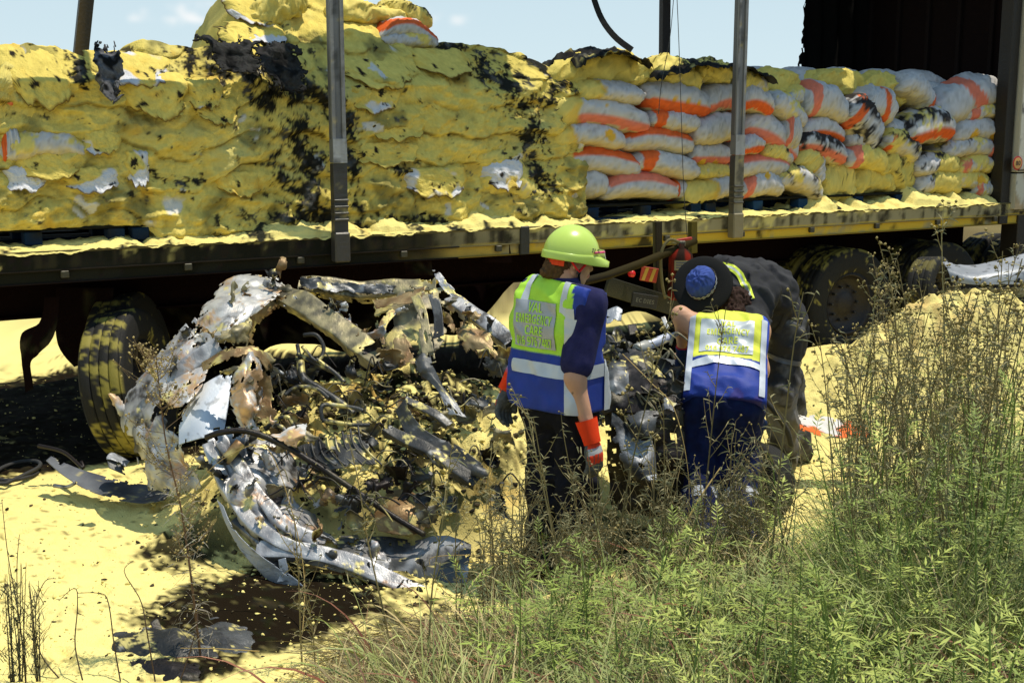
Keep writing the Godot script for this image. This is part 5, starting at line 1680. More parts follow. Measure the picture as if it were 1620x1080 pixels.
	# torn shards along the frame and the folded door
	var along := [[[205, 650, 6.95], [250, 590, 7.0], [320, 530, 7.2], [380, 460, 7.6], [430, 450, 7.8]], [[330, 690, 6.5], [380, 770, 6.3], [450, 850, 6.08], [560, 880, 6.0], [700, 940, 5.85]], [[440, 455, 7.75], [520, 480, 7.6], [600, 540, 7.3], [690, 470, 7.6], [790, 530, 7.3]], [[360, 560, 6.7], [400, 640, 6.55], [430, 720, 6.5], [540, 800, 6.4]]]
	for k in 84:
		var line: Array = along[k % 4]
		var g := rng.randf() * (line.size() - 1)
		var i0 := int(g)
		var fr := g - i0
		var x := lerpf(line[i0][0], line[i0 + 1][0], fr) + rng.randfn(0, 14)
		var y := lerpf(line[i0][1], line[i0 + 1][1], fr) + rng.randfn(0, 14)
		var z := lerpf(line[i0][2], line[i0 + 1][2], fr) + rng.randf_range(-0.06, 0.03)
		var ang := rng.randf() * TAU
		var l := rng.randf_range(14, 40)
		var w := rng.randf_range(4, 15)
		var net := []
		for a in 4:
			var row := []
			for b in 3:
				var s := (a / 3.0 - 0.5) * l
				var t2 := (b - 1.0) * w * 0.5
				row.append([x + cos(ang) * s - sin(ang) * t2 + rng.randf_range(-3, 3), y + sin(ang) * s + cos(ang) * t2 + rng.randf_range(-3, 3), z + rng.randf_range(-0.05, 0.03)])
			net.append(row)
		plate(t, "torn_shard", net, 10, 16, 0.03, 8.0, ["ash", "steel", "dark", "white_ash", "dusty", "rust"][rng.randi() % 6], A if k % 2 else D, 0.9)
	engine()

func engine() -> void:
	var t := thing("burnt_engine_block", "black burnt engine and crushed front end with hanging grey sheet between the rescuers", "engine", level(1020, 820))
	var A: Material = M.ash_metal
	var D: Material = M.dark_metal
	plate(t, "cam_cover", [[[945, 600, 6.75], [970, 570, 6.8], [1000, 562, 6.85], [1030, 575, 6.9]], [[942, 620, 6.55], [970, 612, 6.5], [1000, 605, 6.55], [1040, 610, 6.65]], [[950, 660, 6.48], [975, 655, 6.42], [1010, 650, 6.45], [1055, 660, 6.55]]], 44, 40, 0.07, 5.0, "soot", D, 0.7)
	plate(t, "engine_side", [[[960, 640, 6.5], [1010, 630, 6.5], [1080, 640, 6.6]], [[960, 720, 6.5], [1015, 715, 6.46], [1085, 720, 6.56]], [[965, 810, 6.55], [1015, 815, 6.5], [1085, 815, 6.6]]], 44, 44, 0.05, 5.0, "soot", D, 0.2)
	plate(t, "engine_top", [[[940, 585, 7.2], [1000, 570, 7.25], [1085, 575, 7.2]], [[945, 610, 6.9], [1005, 595, 6.9], [1085, 600, 6.95]], [[955, 645, 6.55], [1010, 635, 6.5], [1085, 645, 6.6]]], 50, 44, 0.09, 6.0, "soot", D, 0.5)
	plate(t, "crushed_cover", [[[945, 595, 6.7], [965, 572, 6.72], [990, 570, 6.72]], [[950, 612, 6.55], [972, 600, 6.5], [996, 600, 6.55]], [[960, 628, 6.5], [980, 625, 6.45], [998, 622, 6.5]]], 34, 30, 0.03, 5.0, "steel", D, 0.5)
	plate(t, "melted_lid", [[[978, 560, 6.9], [1005, 552, 6.9], [1035, 556, 6.9]], [[985, 575, 6.8], [1010, 572, 6.76], [1040, 575, 6.8]], [[1000, 590, 6.75], [1025, 592, 6.7], [1055, 598, 6.75]]], 34, 26, 0.03, 5.0, "dark", D, 0.6)
	plate(t, "bonnet_corner", [[[985, 655, 6.45], [1010, 648, 6.42], [1045, 650, 6.42]], [[990, 672, 6.36], [1015, 668, 6.32], [1040, 668, 6.36]], [[1005, 692, 6.34], [1022, 690, 6.3], [1034, 686, 6.34]]], 34, 28, 0.012, 2.5, "steel", A, 0.6, [], "bent grey bonnet corner")
	plate(t, "hanging_sheet", [[[968, 650, 6.42], [985, 665, 6.4], [1005, 690, 6.4], [1030, 690, 6.42]], [[968, 690, 6.36], [988, 700, 6.34], [1010, 715, 6.32], [1036, 715, 6.36]], [[982, 730, 6.32], [1000, 735, 6.28], [1018, 740, 6.26], [1038, 740, 6.3]], [[1005, 762, 6.28], [1018, 765, 6.24], [1028, 765, 6.24], [1040, 755, 6.28]]], 44, 60, 0.011, 2.5, "steel", A, 0.6, [[0.62, 0.62, 0.075, 1.3], [0.66, 0.42, 0.03, 1.3]], "hanging grey sheet with punched holes")
	plate(t, "buckle", [[[1022, 752, 6.22], [1038, 750, 6.22]], [[1026, 760, 6.2], [1040, 758, 6.2]]], 8, 6, 0.01, 6.0, "silver", A, 0.0, [[0.5, 0.5, 0.2, 1.0]])
	plate(t, "wing_scrap", [[[948, 595, 6.6], [952, 600, 6.58]], [[960, 620, 6.5], [962, 632, 6.48]], [[985, 640, 6.45], [985, 655, 6.43]], [[1000, 690, 6.42], [988, 690, 6.4]]], 12, 36, 0.03, 6.0, "steel", D, 0.6)
	plate(t, "alternator_case", [[[1045, 640, 6.45], [1058, 628, 6.48], [1075, 634, 6.5]], [[1045, 650, 6.4], [1060, 645, 6.36], [1072, 645, 6.42]], [[1055, 656, 6.4], [1066, 655, 6.38], [1074, 650, 6.42]]], 22, 20, 0.05, 8.0, "ash", A, 1.0, [[0.4, 0.5, 0.16, 1.0]])
	plate(t, "battery_tray", [[[958, 492, 7.6], [975, 485, 7.62], [985, 490, 7.6]], [[960, 512, 7.5], [975, 508, 7.5], [983, 508, 7.52]]], 16, 14, 0.008, 5.0, "silver", A, 0.1)
	plate(t, "black_case", [[[993, 514, 7.4], [1006, 512, 7.42]], [[996, 530, 7.32], [1010, 526, 7.34]]], 10, 10, 0.008, 6.0, "soot", D, 0.0)
	plate(t, "tangled_top", [[[945, 530, 7.3], [970, 515, 7.35], [995, 525, 7.35]], [[945, 550, 7.15], [975, 545, 7.1], [1005, 545, 7.15]], [[950, 580, 6.95], [985, 575, 6.9], [1015, 570, 6.95]]], 44, 40, 0.10, 8.0, "dark", D, 1.0)
	plate(t, "pale_bracket", [[[1046, 502, 7.5], [1052, 500, 7.5]], [[1050, 512, 7.46], [1056, 510, 7.46]], [[1056, 522, 7.42], [1060, 519, 7.42]]], 8, 12, 0.01, 6.0, "white_ash", A, 0.0)
	var st := MB.new()
	var a := at(1024, 547, 6.95)
	var b := at(1056, 534, 7.05)
	st.tube([a, b], 0.028, 0.028, Color(0.42, 0.45, 0.55), 14)
	st.tube([a + (a - b) * 0.5, a], 0.036, 0.036, Color(0.3, 0.3, 0.28), 12)
	st.tube([b, b + (b - a) * 0.5], 0.016, 0.014, Color(0.35, 0.38, 0.45), 10)
	put("damper", st, M.painted, t)
	var rng := RandomNumberGenerator.new()
	rng.seed = 5
	for k in 22:
		var x := rng.randf_range(950, 1070)
		var y := rng.randf_range(540, 660)
		var z := remap(y, 540, 660, 7.0, 6.42)
		pipe(t, "wire", [[x, y, z], [x + rng.randf_range(-20, 20), y - rng.randf_range(0, 20), z], [x + rng.randf_range(-40, 40), y + rng.randf_range(-10, 30), z - 0.04]], rng.randf_range(0.004, 0.010), 0.004, "soot" if k % 2 else "dusty", D, 12)
	for k in 20:
		var x := rng.randf_range(950, 1075)
		var y := rng.randf_range(530, 670)
		var z := remap(y, 530, 670, 7.05, 6.42)
		var r := rng.randf_range(8, 18)
		var net := []
		for i in 3:
			var row := []
			for j in 3:
				row.append([x + (j - 1) * r + rng.randf_range(-6, 6), y + (i - 1) * r * 0.7 + rng.randf_range(-6, 6), z + rng.randf_range(-0.06, 0.02)])
			net.append(row)
		plate(t, "charred_scrap", net, 14, 12, 0.06, 9.0, ["dark", "steel", "dusty", "soot"][k % 4], D, 1.0)

# ---------------------------------------------------------------- loose things
func loose_things() -> void:
	var bp := thing("torn_bumper", "dark blue grey curved bumper piece lying on the powder at the wreck's left", "bumper", level(170, 790))
	plate(bp, "bumper_skin", [[[72, 728, 7.35], [80, 722, 7.4]], [[100, 752, 7.25], [118, 738, 7.35]], [[140, 775, 7.15], [162, 752, 7.3]], [[185, 790, 7.05], [200, 762, 7.25]], [[230, 796, 6.98], [245, 768, 7.2]], [[262, 790, 6.95], [272, 765, 7.15]]], 24, 50, 0.008, 3.0, "blue_dark", M.painted, 0.2)
	plate(bp, "bumper_end", [[[168, 722, 7.2], [195, 735, 7.2]], [[172, 740, 7.15], [198, 752, 7.15]]], 8, 8, 0.006, 5.0, "steel", D_(), 0.1)
	plate(bp, "end_cap", [[[168, 722, 7.2], [178, 716, 7.25], [205, 730, 7.25]], [[168, 726, 7.18], [180, 728, 7.18], [198, 738, 7.18]]], 10, 8, 0.004, 5.0, "silver", M.ash_metal, 0.1)
	pipe(bp, "trim_rod", [[85, 768, 7.3], [105, 770, 7.25], [118, 764, 7.2]], 0.012, 0.01, "steel", D_(), 8)
	pipe(bp, "trim_strip", [[60, 705, 7.6], [100, 715, 7.5], [130, 740, 7.35], [128, 730, 7.4]], 0.012, 0.01, "soot", D_(), 14)
	# ring of black hose
	var hose := MB.new()
	var c := level(28, 752)
	var ring := []
	for k in 33:
		var a := TAU * k / 30.0
		ring.append(c + Vector3(cos(a) * 0.125, 0.02 + 0.03 * k / 33.0, sin(a) * 0.20))
	ring.append(c + Vector3(0.02, 0.02, 0.24))
	ring.append(c + Vector3(-0.18, 0.02, 0.26))
	hose.tube(ring, 0.013, 0.013, Color(0.03, 0.03, 0.03), 8)
	tag(put("black_hose", hose, M.rubber, null, c), "ring of black hose lying on sunlit yellow powder", "hose")
	# charred panels in front
	var fp := thing("charred_panel", "flat charred black panel speckled with yellow lying in the near powder", "panel", level(270, 1040))
	plate(fp, "panel_skin", [[[168, 1000, 5.3], [240, 985, 5.35], [330, 1010, 5.3]], [[178, 1035, 5.1], [250, 1020, 5.1], [345, 1040, 5.05]], [[195, 1080, 4.9], [280, 1070, 4.88], [360, 1085, 4.85]]], 60, 46, 0.07, 3.5, "dark", D_(), 0.9)
	plate(fp, "buckled_sheet", [[[300, 985, 5.45], [345, 968, 5.5], [400, 990, 5.4]], [[310, 1010, 5.25], [360, 1000, 5.22], [410, 1020, 5.25]], [[330, 1050, 5.1], [375, 1045, 5.05], [430, 1060, 5.1]]], 40, 36, 0.06, 4.0, "steel", D_(), 0.9)
	plate(fp, "buckled_sheet", [[[200, 1040, 5.0], [260, 1030, 5.0], [310, 1045, 4.98]], [[205, 1062, 4.9], [265, 1055, 4.86], [320, 1070, 4.9]], [[215, 1090, 4.8], [270, 1085, 4.78], [330, 1095, 4.8]]], 40, 30, 0.06, 4.0, "soot", D_(), 0.9)
	plate(fp, "upright_flap", [[[238, 985, 5.34], [250, 980, 5.36], [258, 1010, 5.3]], [[248, 1010, 5.28], [262, 1005, 5.3], [270, 1025, 5.25]]], 14, 14, 0.02, 5.0, "soot", D_(), 0.2)
	var sp := thing("split_board", "narrow grey board with yellow broken end beside the charred panel", "board", level(380, 1040))
	var sb := MB.new()
	sb.bar(at(325, 998, 5.35), at(400, 1050, 5.12), 0.11, 0.012, Color(0.16, 0.18, 0.2), Vector3(0.2, 0.9, 0.3))
	speckle(sb, 0, 8.0, POWDER * 0.8, 0.0, 0.3, 0.8)
	put("board_face", sb, M.painted, sp)
	# the flattened car tyre by the rescuers
	var tw := thing("loose_car_wheel", "loose car wheel with grooved tread lying tilted behind the grass", "wheel", level(1225, 790))
	wheel(tw, level(1186, 815) + Vector3(0, 0.18, 0), Vector3(-0.72, 0.34, 0.60), 0.25, 0.18, 0.0, 5.0)
	var t2 := thing("second_car_wheel", "small car wheel with pale lit grooves beside the silver wing", "wheel", at(1490, 450, 10.2))
	wheel(t2, at(1474, 460, 10.3), Vector3(0.75, 0.1, 0.65), 0.28, 0.20, 0.25, 6.0)
	var wing := thing("silver_car_wing", "bent silver car wing and bumper lying at the road edge beyond the mound", "car part", at(1560, 460, 10.0))
	plate(wing, "wing_skin", [[[1490, 412, 10.3], [1530, 420, 10.25], [1570, 414, 10.25], [1625, 400, 10.3]], [[1500, 428, 10.1], [1535, 436, 10.0], [1575, 432, 10.0], [1630, 425, 10.05]], [[1506, 446, 10.05], [1540, 450, 9.95], [1580, 450, 9.95], [1630, 450, 10.0]]], 50, 24, 0.003, 3.0, "silver", M.painted, 0.2)
	plate(wing, "wing_lip", [[[1495, 452, 10.05], [1550, 456, 9.95], [1635, 456, 9.95]], [[1498, 466, 10.1], [1550, 470, 10.0], [1635, 470, 10.0]]], 40, 12, 0.01, 4.0, "steel", M.painted, 0.3)
	# powder covered sack and printed scrap on the ground
	var gs := MB.new()
	var gb := level(1310, 540)
	for j in 30:
		for i in 30:
			var s := j / 29.0 * 2.0 - 1.0
			var r := i / 29.0 * 2.0 - 1.0
			var k := maxf(0.0, 1.0 - pow(absf(s), 2.6) - pow(absf(r), 2.6) * 0.9)
			var p := Vector3(s * 0.34, 0, r * 0.26)
			var y := 0.24 * pow(k, 0.5) * (1.0 - 0.25 * s) + 0.02 * n3(p, 5.0) - 0.02
			gs.vert(gb + p.rotated(Vector3.UP, 0.4) + Vector3(0, y + 0.08, 0), POWDER * (0.95 + 0.1 * n3(p, 8.0)))
	for j in 29:
		for i in 29:
			var a := j * 30 + i
			gs.quad(a, a + 1, a + 31, a + 30)
	tag(put("sack", gs, M.powder, null, gb), "sack under yellow powder lying on the ground behind the man in dark overalls", "sack")
	var scrap := MB.new()
	sheet_net(scrap, S([[[1262, 655, 7.7], [1310, 660, 7.7], [1370, 668, 7.7]], [[1266, 680, 7.5], [1320, 690, 7.5], [1375, 690, 7.5]]]), 40, 14, 0.03, 5.0, 0.003, func(p: Vector3, _n: Vector3) -> Color: return Color(0.62, 0.6, 0.58).lerp(Color(0.75, 0.16, 0.04), sstep(0.0, 0.08, n3(p, 3.0))), 0.6)
	tag(put("torn_sack_cloth", scrap, M.fabric, null, level(1320, 690)), "torn white and orange sack cloth half hidden in the dry grass", "cloth")
	# hose from the rescue tool
	var rh := MB.new()
	rh.tube(smooth(P([[1195, 590, 7.2], [1205, 625, 7.1], [1225, 650, 7.1], [1245, 680, 7.15], [1252, 705, 7.2]]), 24), 0.016, 0.016, Color(0.035, 0.035, 0.035), 8)
	tag(put("tool_hose", rh, M.rubber, null, at(1225, 650, 7.1)), "black hose hanging beside the bending man's leg", "hose")
	# extinguisher hung under the deck
	var fx := thing("fire_extinguisher", "sooty red fire extinguisher with pale labels hanging under the deck", "fire extinguisher", at(1078, 478, 9.6))
	var ft := Transform3D(Basis(), at(1076, 474, 9.6))
	var cyl := MB.new()
	cyl.lathe(ft, [Vector2(0.001, 0.0), Vector2(0.085, 0.005), Vector2(0.095, 0.03), Vector2(0.095, 0.1), Vector2(0.095, 0.2), Vector2(0.095, 0.3), Vector2(0.085, 0.35), Vector2(0.05, 0.385), Vector2(0.03, 0.395), Vector2(0.03, 0.43), Vector2(0.001, 0.43)], Color(0.20, 0.018, 0.008), 40)
	speckle(cyl, 0, 9.0, Color(0.015, 0.013, 0.008), -0.25, 0.15, 0.95)
	put("cylinder", cyl, M.rail_paint, fx)
	for q in [[0.235, 0.31], [0.06, 0.16]]:
		var lb := MB.new()
		for j in 2:
			for i in 13:
				var a := lerpf(-0.9, 0.5, i / 12.0) + 0.25
				lb.vert(ft * Vector3(sin(a) * 0.0965, q[j], cos(a) * 0.0965), Color(0.20, 0.18, 0.10))
		for i in 12:
			lb.quad(i, i + 1, i + 14, i + 13)
		var lab := put("label_plate", lb, M.plastic, fx)
		for r in 3:
			var ln := MB.new()
			for j in 2:
				for i in 13:
					var a := lerpf(-0.75, 0.35, i / 12.0) + 0.25
					ln.vert(ft * Vector3(sin(a) * 0.098, lerpf(q[0], q[1], 0.2 + r * 0.26 + j * 0.12), cos(a) * 0.098), Color(0.06, 0.07, 0.1))
			for i in 12:
				ln.quad(i, i + 1, i + 14, i + 13)
			put("print_line", ln, M.plastic, lab)
	var valve := MB.new()
	valve.bar(ft * Vector3(-0.04, 0.45, 0), ft * Vector3(0.08, 0.47, 0), 0.03, 0.02, Color(0.4, 0.03, 0.02))
	valve.bar(ft * Vector3(-0.03, 0.43, 0), ft * Vector3(0.03, 0.43, 0), 0.04, 0.04, Color(0.1, 0.09, 0.06))
	put("valve", valve, M.painted, fx)
	var ho := MB.new()
	ho.tube(smooth([ft * Vector3(-0.02, 0.44, 0.02), ft * Vector3(-0.1, 0.46, 0.05), ft * Vector3(-0.16, 0.36, 0.08), ft * Vector3(-0.15, 0.15, 0.08), ft * Vector3(-0.12, 0.02, 0.08)], 20), 0.012, 0.012, Color(0.12, 0.10, 0.04), 8)
	put("hose", ho, M.rubber, fx)
	# clods of powder and char strewn about
	var rng := RandomNumberGenerator.new()
	rng.seed = 41
	for kind in 2:
		var lump := MB.new()
		lump_shape(lump, Color(1, 1, 1))
		var where := []
		var cols := []
		for k in 9000:
			var px := rng.randf_range(-40, 1420)
			var py := rng.randf_range(560, 1078)
			var inw := rng.randf() < 0.62
			if inw:
				px = rng.randfn(620, 125)
				py = rng.randfn(720, 90)
			var g := level(px, py, 0.0)
			for it in 6:
				g = level(px, py, ground_height(g.x, g.z) * 0.9)
			if g.z > -4.3 or g.z < -10.5 or bank(g.x, g.z) > 0.12:
				continue
			var r := 0.003 + 0.020 * pow(rng.randf(), 5.0) * (1.0 if inw else 0.55)
			if not inw and kind == 0 and rng.randf() < 0.2:
				continue
			if not inw and kind == 1 and rng.randf() < 0.5:
				continue
			g.y = ground_height(g.x, g.z) + r * 0.2
			where.append(Transform3D(Basis.from_euler(Vector3(rng.randf() * TAU, rng.randf() * TAU, rng.randf() * TAU)).scaled(Vector3(r, r * rng.randf_range(0.5, 1.0), r * rng.randf_range(0.6, 1.3))), g))
			cols.append(POWDER * rng.randf_range(0.8, 1.05) if kind == 0 else Color(0.02, 0.018, 0.014).lerp(Color(0.16, 0.12, 0.06), rng.randf() * rng.randf()))
		scatter("powder_clods" if kind == 0 else "char_crumbs", lump.mesh(), M.powder if kind == 0 else M.char, where, cols, "loose yellow clods strewn through the wreck and over the ground" if kind == 0 else "black char crumbs strewn through the wreck and over the ground", "debris")

func D_() -> Material:
	return M.dark_metal

func lump_shape(mb: MB, col: Color) -> void:
	var rows := 5
	var cols := 7
	for j in rows:
		for i in cols:
			var a := PI * (j + 0.02) / (rows - 0.96)
			var b := TAU * i / cols
			var d := Vector3(sin(a) * cos(b), cos(a), sin(a) * sin(b))
			mb.vert(d * (1.0 + 0.9 * n3(d, 2.1)) * Vector3(1.15, 0.8, 1.0), col)
	for j in rows - 1:
		for i in cols:
			var i2 := (i + 1) % cols
			mb.quad(j * cols + i, j * cols + i2, (j + 1) * cols + i2, (j + 1) * cols + i)

func scatter(called: String, mesh: Mesh, m: Material, where: Array, cols: Array, label: String, category: String) -> void:
	var mm := MultiMesh.new()
	mm.transform_format = MultiMesh.TRANSFORM_3D
	mm.use_colors = not cols.is_empty()
	mm.mesh = mesh
	mm.instance_count = where.size()
	for i in where.size():
		mm.set_instance_transform(i, where[i])
		if cols:
			mm.set_instance_color(i, cols[i])
	var o := MultiMeshInstance3D.new()
	o.name = numbered(called)
	o.multimesh = mm
	o.material_override = m
	add_child(o)
	tag(o, label, category, "", "stuff")

# ---------------------------------------------------------------- people
# A figure is a set of tapered bones blended into one skin; the zero surface is meshed as surface nets.
class Field:
	var a := PackedVector3Array()
	var ab := PackedVector3Array()
	var inv := PackedFloat32Array()
	var r0 := PackedFloat32Array()
	var r1 := PackedFloat32Array()
	var fdir := PackedVector3Array()
	var fk := PackedFloat32Array()
	var k := 0.04
	var planes := []          # [normal, offset]: keeps n.p < offset
	var fold := 0.0
	var fold_scale := Vector3(9, 4, 9)
	var nz: FastNoiseLite
	var rz: FastNoiseLite

	func bone(p: Vector3, q: Vector3, ra: float, rb: float, flat := Vector3.ZERO, f := 1.0) -> Field:
		a.append(p)
		ab.append(q - p)
		inv.append(1.0 / maxf((q - p).length_squared(), 1e-9))
		r0.append(ra)
		r1.append(rb)
		fdir.append(flat)
		fk.append(f - 1.0)
		return self

	func one(i: int, p: Vector3) -> float:
		var pa := p - a[i]
		var t := clampf(pa.dot(ab[i]) * inv[i], 0.0, 1.0)
		var q := pa - ab[i] * t
		if fk[i] != 0.0:
			q += fdir[i] * (q.dot(fdir[i]) * fk[i])
		return q.length() - lerpf(r0[i], r1[i], t)

	func dist(p: Vector3, list: PackedInt32Array) -> float:
		var d := 9.0
		for i in list:
			var e := one(i, p)
			var h := maxf(k - absf(d - e), 0.0) / k
			d = minf(d, e) - h * h * k * 0.25
		if fold > 0.0:
			d -= fold * (0.5 * nz.get_noise_3d(p.x * fold_scale.x, p.y * fold_scale.y, p.z * fold_scale.z) + 0.85 * rz.get_noise_3d(p.x * fold_scale.x * 0.7 + p.y * 1.5, p.y * fold_scale.y * 0.8 + p.x, p.z * fold_scale.z * 0.7) + 0.1)
		for pl in planes:
			d = maxf(d, pl[0].dot(p) - pl[1])
		return d

	func all() -> PackedInt32Array:
		return PackedInt32Array(range(a.size()))

	func grown(by: float) -> Field:
		var o := Field.new()
		o.a = a.duplicate()
		o.ab = ab.duplicate()
		o.inv = inv.duplicate()
		o.r0 = r0.duplicate()
		o.r1 = r1.duplicate()
		o.fdir = fdir.duplicate()
		o.fk = fk.duplicate()
		o.k = k
		o.nz = nz
		o.rz = rz
		for i in o.r0.size():
			o.r0[i] += by
			o.r1[i] += by
		return o

	func net(mb: MB, cell: float, colf: Callable) -> void:
		var lo := Vector3(99, 99, 99)
		var hi := -lo
		for i in a.size():
			var m := maxf(r0[i], r1[i]) * 1.3 + 0.06
			for q in [a[i], a[i] + ab[i]]:
				lo = lo.min(q - Vector3(m, m, m))
				hi = hi.max(q + Vector3(m, m, m))
		const B := 6
		var bs := cell * B
		var nb := Vector3i(((hi - lo) / bs).ceil())
		var values := {}
		var verts := {}
		var blocks := []
		for bz in nb.z:
			for by in nb.y:
				for bx in nb.x:
					var c := lo + (Vector3(bx, by, bz) + Vector3(0.5, 0.5, 0.5)) * bs
					var near := PackedInt32Array()
					var best := 9.0
					var reach := bs * 0.87 + k + fold * 2.0
					for i in a.size():
						var e := one(i, c)
						best = minf(best, e)
					for i in a.size():
						if one(i, c) < maxf(best + reach * 2.0, 0.0) and one(i, c) < reach * 2.0:
							near.append(i)
					if best > reach * 1.35 or near.is_empty():
						continue
					if best < -reach * 1.6 and planes.is_empty():
						continue
					blocks.append([bx, by, bz, near])
		var stride_y := 4096
		var stride_z := 4096 * 4096
		for b in blocks:
			var x0: int = b[0] * B
			var y0: int = b[1] * B
			var z0: int = b[2] * B
			var vals := PackedFloat32Array()
			vals.resize((B + 1) * (B + 1) * (B + 1))
			var n := 0
			var any := false
			for z in B + 1:
				for y in B + 1:
					for x in B + 1:
						var d := dist(lo + Vector3(x0 + x, y0 + y, z0 + z) * cell, b[3])
						vals[n] = d
						n += 1
			const W := B + 1
			for z in B:
				for y in B:
					for x in B:
						var i0 := (z * W + y) * W + x
						var s := 0
						var q := [vals[i0], vals[i0 + 1], vals[i0 + W], vals[i0 + W + 1], vals[i0 + W * W], vals[i0 + W * W + 1], vals[i0 + W * W + W], vals[i0 + W * W + W + 1]]
						for e in 8:
							if q[e] < 0.0:
								s |= 1 << e
						if s == 0 or s == 255:
							continue
						var acc := Vector3.ZERO
						var m := 0
						for e in [[0, 1], [2, 3], [4, 5], [6, 7], [0, 2], [1, 3], [4, 6], [5, 7], [0, 4], [1, 5], [2, 6], [3, 7]]:
							var u: float = q[e[0]]
							var w: float = q[e[1]]
							if (u < 0.0) != (w < 0.0):
								var t := u / (u - w)
								var pa := Vector3(e[0] & 1, (e[0] >> 1) & 1, e[0] >> 2)
								var pb := Vector3(e[1] & 1, (e[1] >> 1) & 1, e[1] >> 2)
								acc += pa.lerp(pb, t)
								m += 1
						var p := lo + (Vector3(x0 + x, y0 + y, z0 + z) + acc / m) * cell
						var key := (x0 + x) + (y0 + y) * stride_y + (z0 + z) * stride_z
						verts[key] = mb.vert(p, colf.call(p))
						values[key] = s
		for key in verts:
			var s: int = values[key]
			# edges along x, y, z that start at this cell's low corner
			var in0 := s & 1
			if in0 != (s >> 1) & 1:
				face(mb, verts, key, -stride_y, -stride_z, in0 == 1)
			if in0 != (s >> 2) & 1:
				face(mb, verts, key, -stride_z, -1, in0 == 1)
			if in0 != (s >> 4) & 1:
				face(mb, verts, key, -1, -stride_y, in0 == 1)

	func face(mb: MB, verts: Dictionary, key: int, d1: int, d2: int, out: bool) -> void:
		if not (verts.has(key + d1) and verts.has(key + d2) and verts.has(key + d1 + d2)):
			return
		if out:
			mb.quad(verts[key], verts[key + d1], verts[key + d1 + d2], verts[key + d2])
		else:
			mb.quad(verts[key], verts[key + d2], verts[key + d1 + d2], verts[key + d1])

	func cast(from: Vector3, dir: Vector3, lift: float, far := 1.2) -> Vector3:   # walks to the skin
		var list := all()
		var t := 0.0
		for s in 60:
			var d := dist(from + dir * t, list)
			if d < 0.0015 or t > far:
				break
			t += maxf(d * 0.7, 0.001)
		if t > far:
			return Vector3(0, -99, 0)
		return from + dir * (t - lift)

func field(blend := 0.04) -> Field:
	var f := Field.new()
	f.k = blend
	f.nz = noise
	f.rz = ridge
	return f

# a strip that lies on a figure: fu(i), fv(j) give the ray to walk along
func draped(mb: MB, f: Field, nu: int, nv: int, ray: Callable, lift: float, colf: Callable) -> void:
	var first := mb.v.size()
	for j in nv:
		for i in nu:
			var r: Array = ray.call(float(i) / (nu - 1), float(j) / (nv - 1))
			var p := f.cast(r[0], r[1], lift)
			mb.vert(p, colf.call(p))
	for j in nv - 1:
		for i in nu - 1:
			var a := first + j * nu + i
			if minf(minf(mb.v[a].y, mb.v[a + 1].y), minf(mb.v[a + nu].y, mb.v[a + nu + 1].y)) > -50.0:
				mb.quad(a, a + 1, a + nu + 1, a + nu)
	for i in range(first, mb.v.size()):
		if mb.v[i].y < -50.0:
			mb.v[i] = mb.v[first + nu * nv / 2] if mb.v[first + nu * nv / 2].y > -50.0 else Vector3.ZERO

func worn_text(parent: Node, called: String, text: String, f: Field, origin: Vector3, right: Vector3, up: Vector3, back: Vector3, size: float, wide: float, col: Color) -> void:
	var sf := SystemFont.new()
	sf.font_names = PackedStringArray(["Droid Sans"])
	sf.font_weight = 700
	var tm := TextMesh.new()
	tm.text = text
	tm.font = sf
	tm.font_size = 48
	tm.pixel_size = size / 48.0
	tm.depth = 0.0
	var arr := tm.surface_get_arrays(0)
	var mb := MB.new()
	for p in arr[Mesh.ARRAY_VERTEX]:
		mb.vert(f.cast(origin + right * p.x * wide + up * p.y + back * 0.45, -back, 0.007), col)
	for i in arr[Mesh.ARRAY_INDEX]:
		mb.ix.append(i)
	put(called, mb, M.vest, parent)

const SKIN := Color(0.50, 0.27, 0.17)
const NAVY := Color(0.022, 0.022, 0.075)
const ROYAL := Color(0.02, 0.045, 0.28)
const LIME := Color(0.42, 0.74, 0.06)
const YELLOW := Color(0.68, 0.72, 0.08)
const SILVER := Color(0.52, 0.55, 0.60)

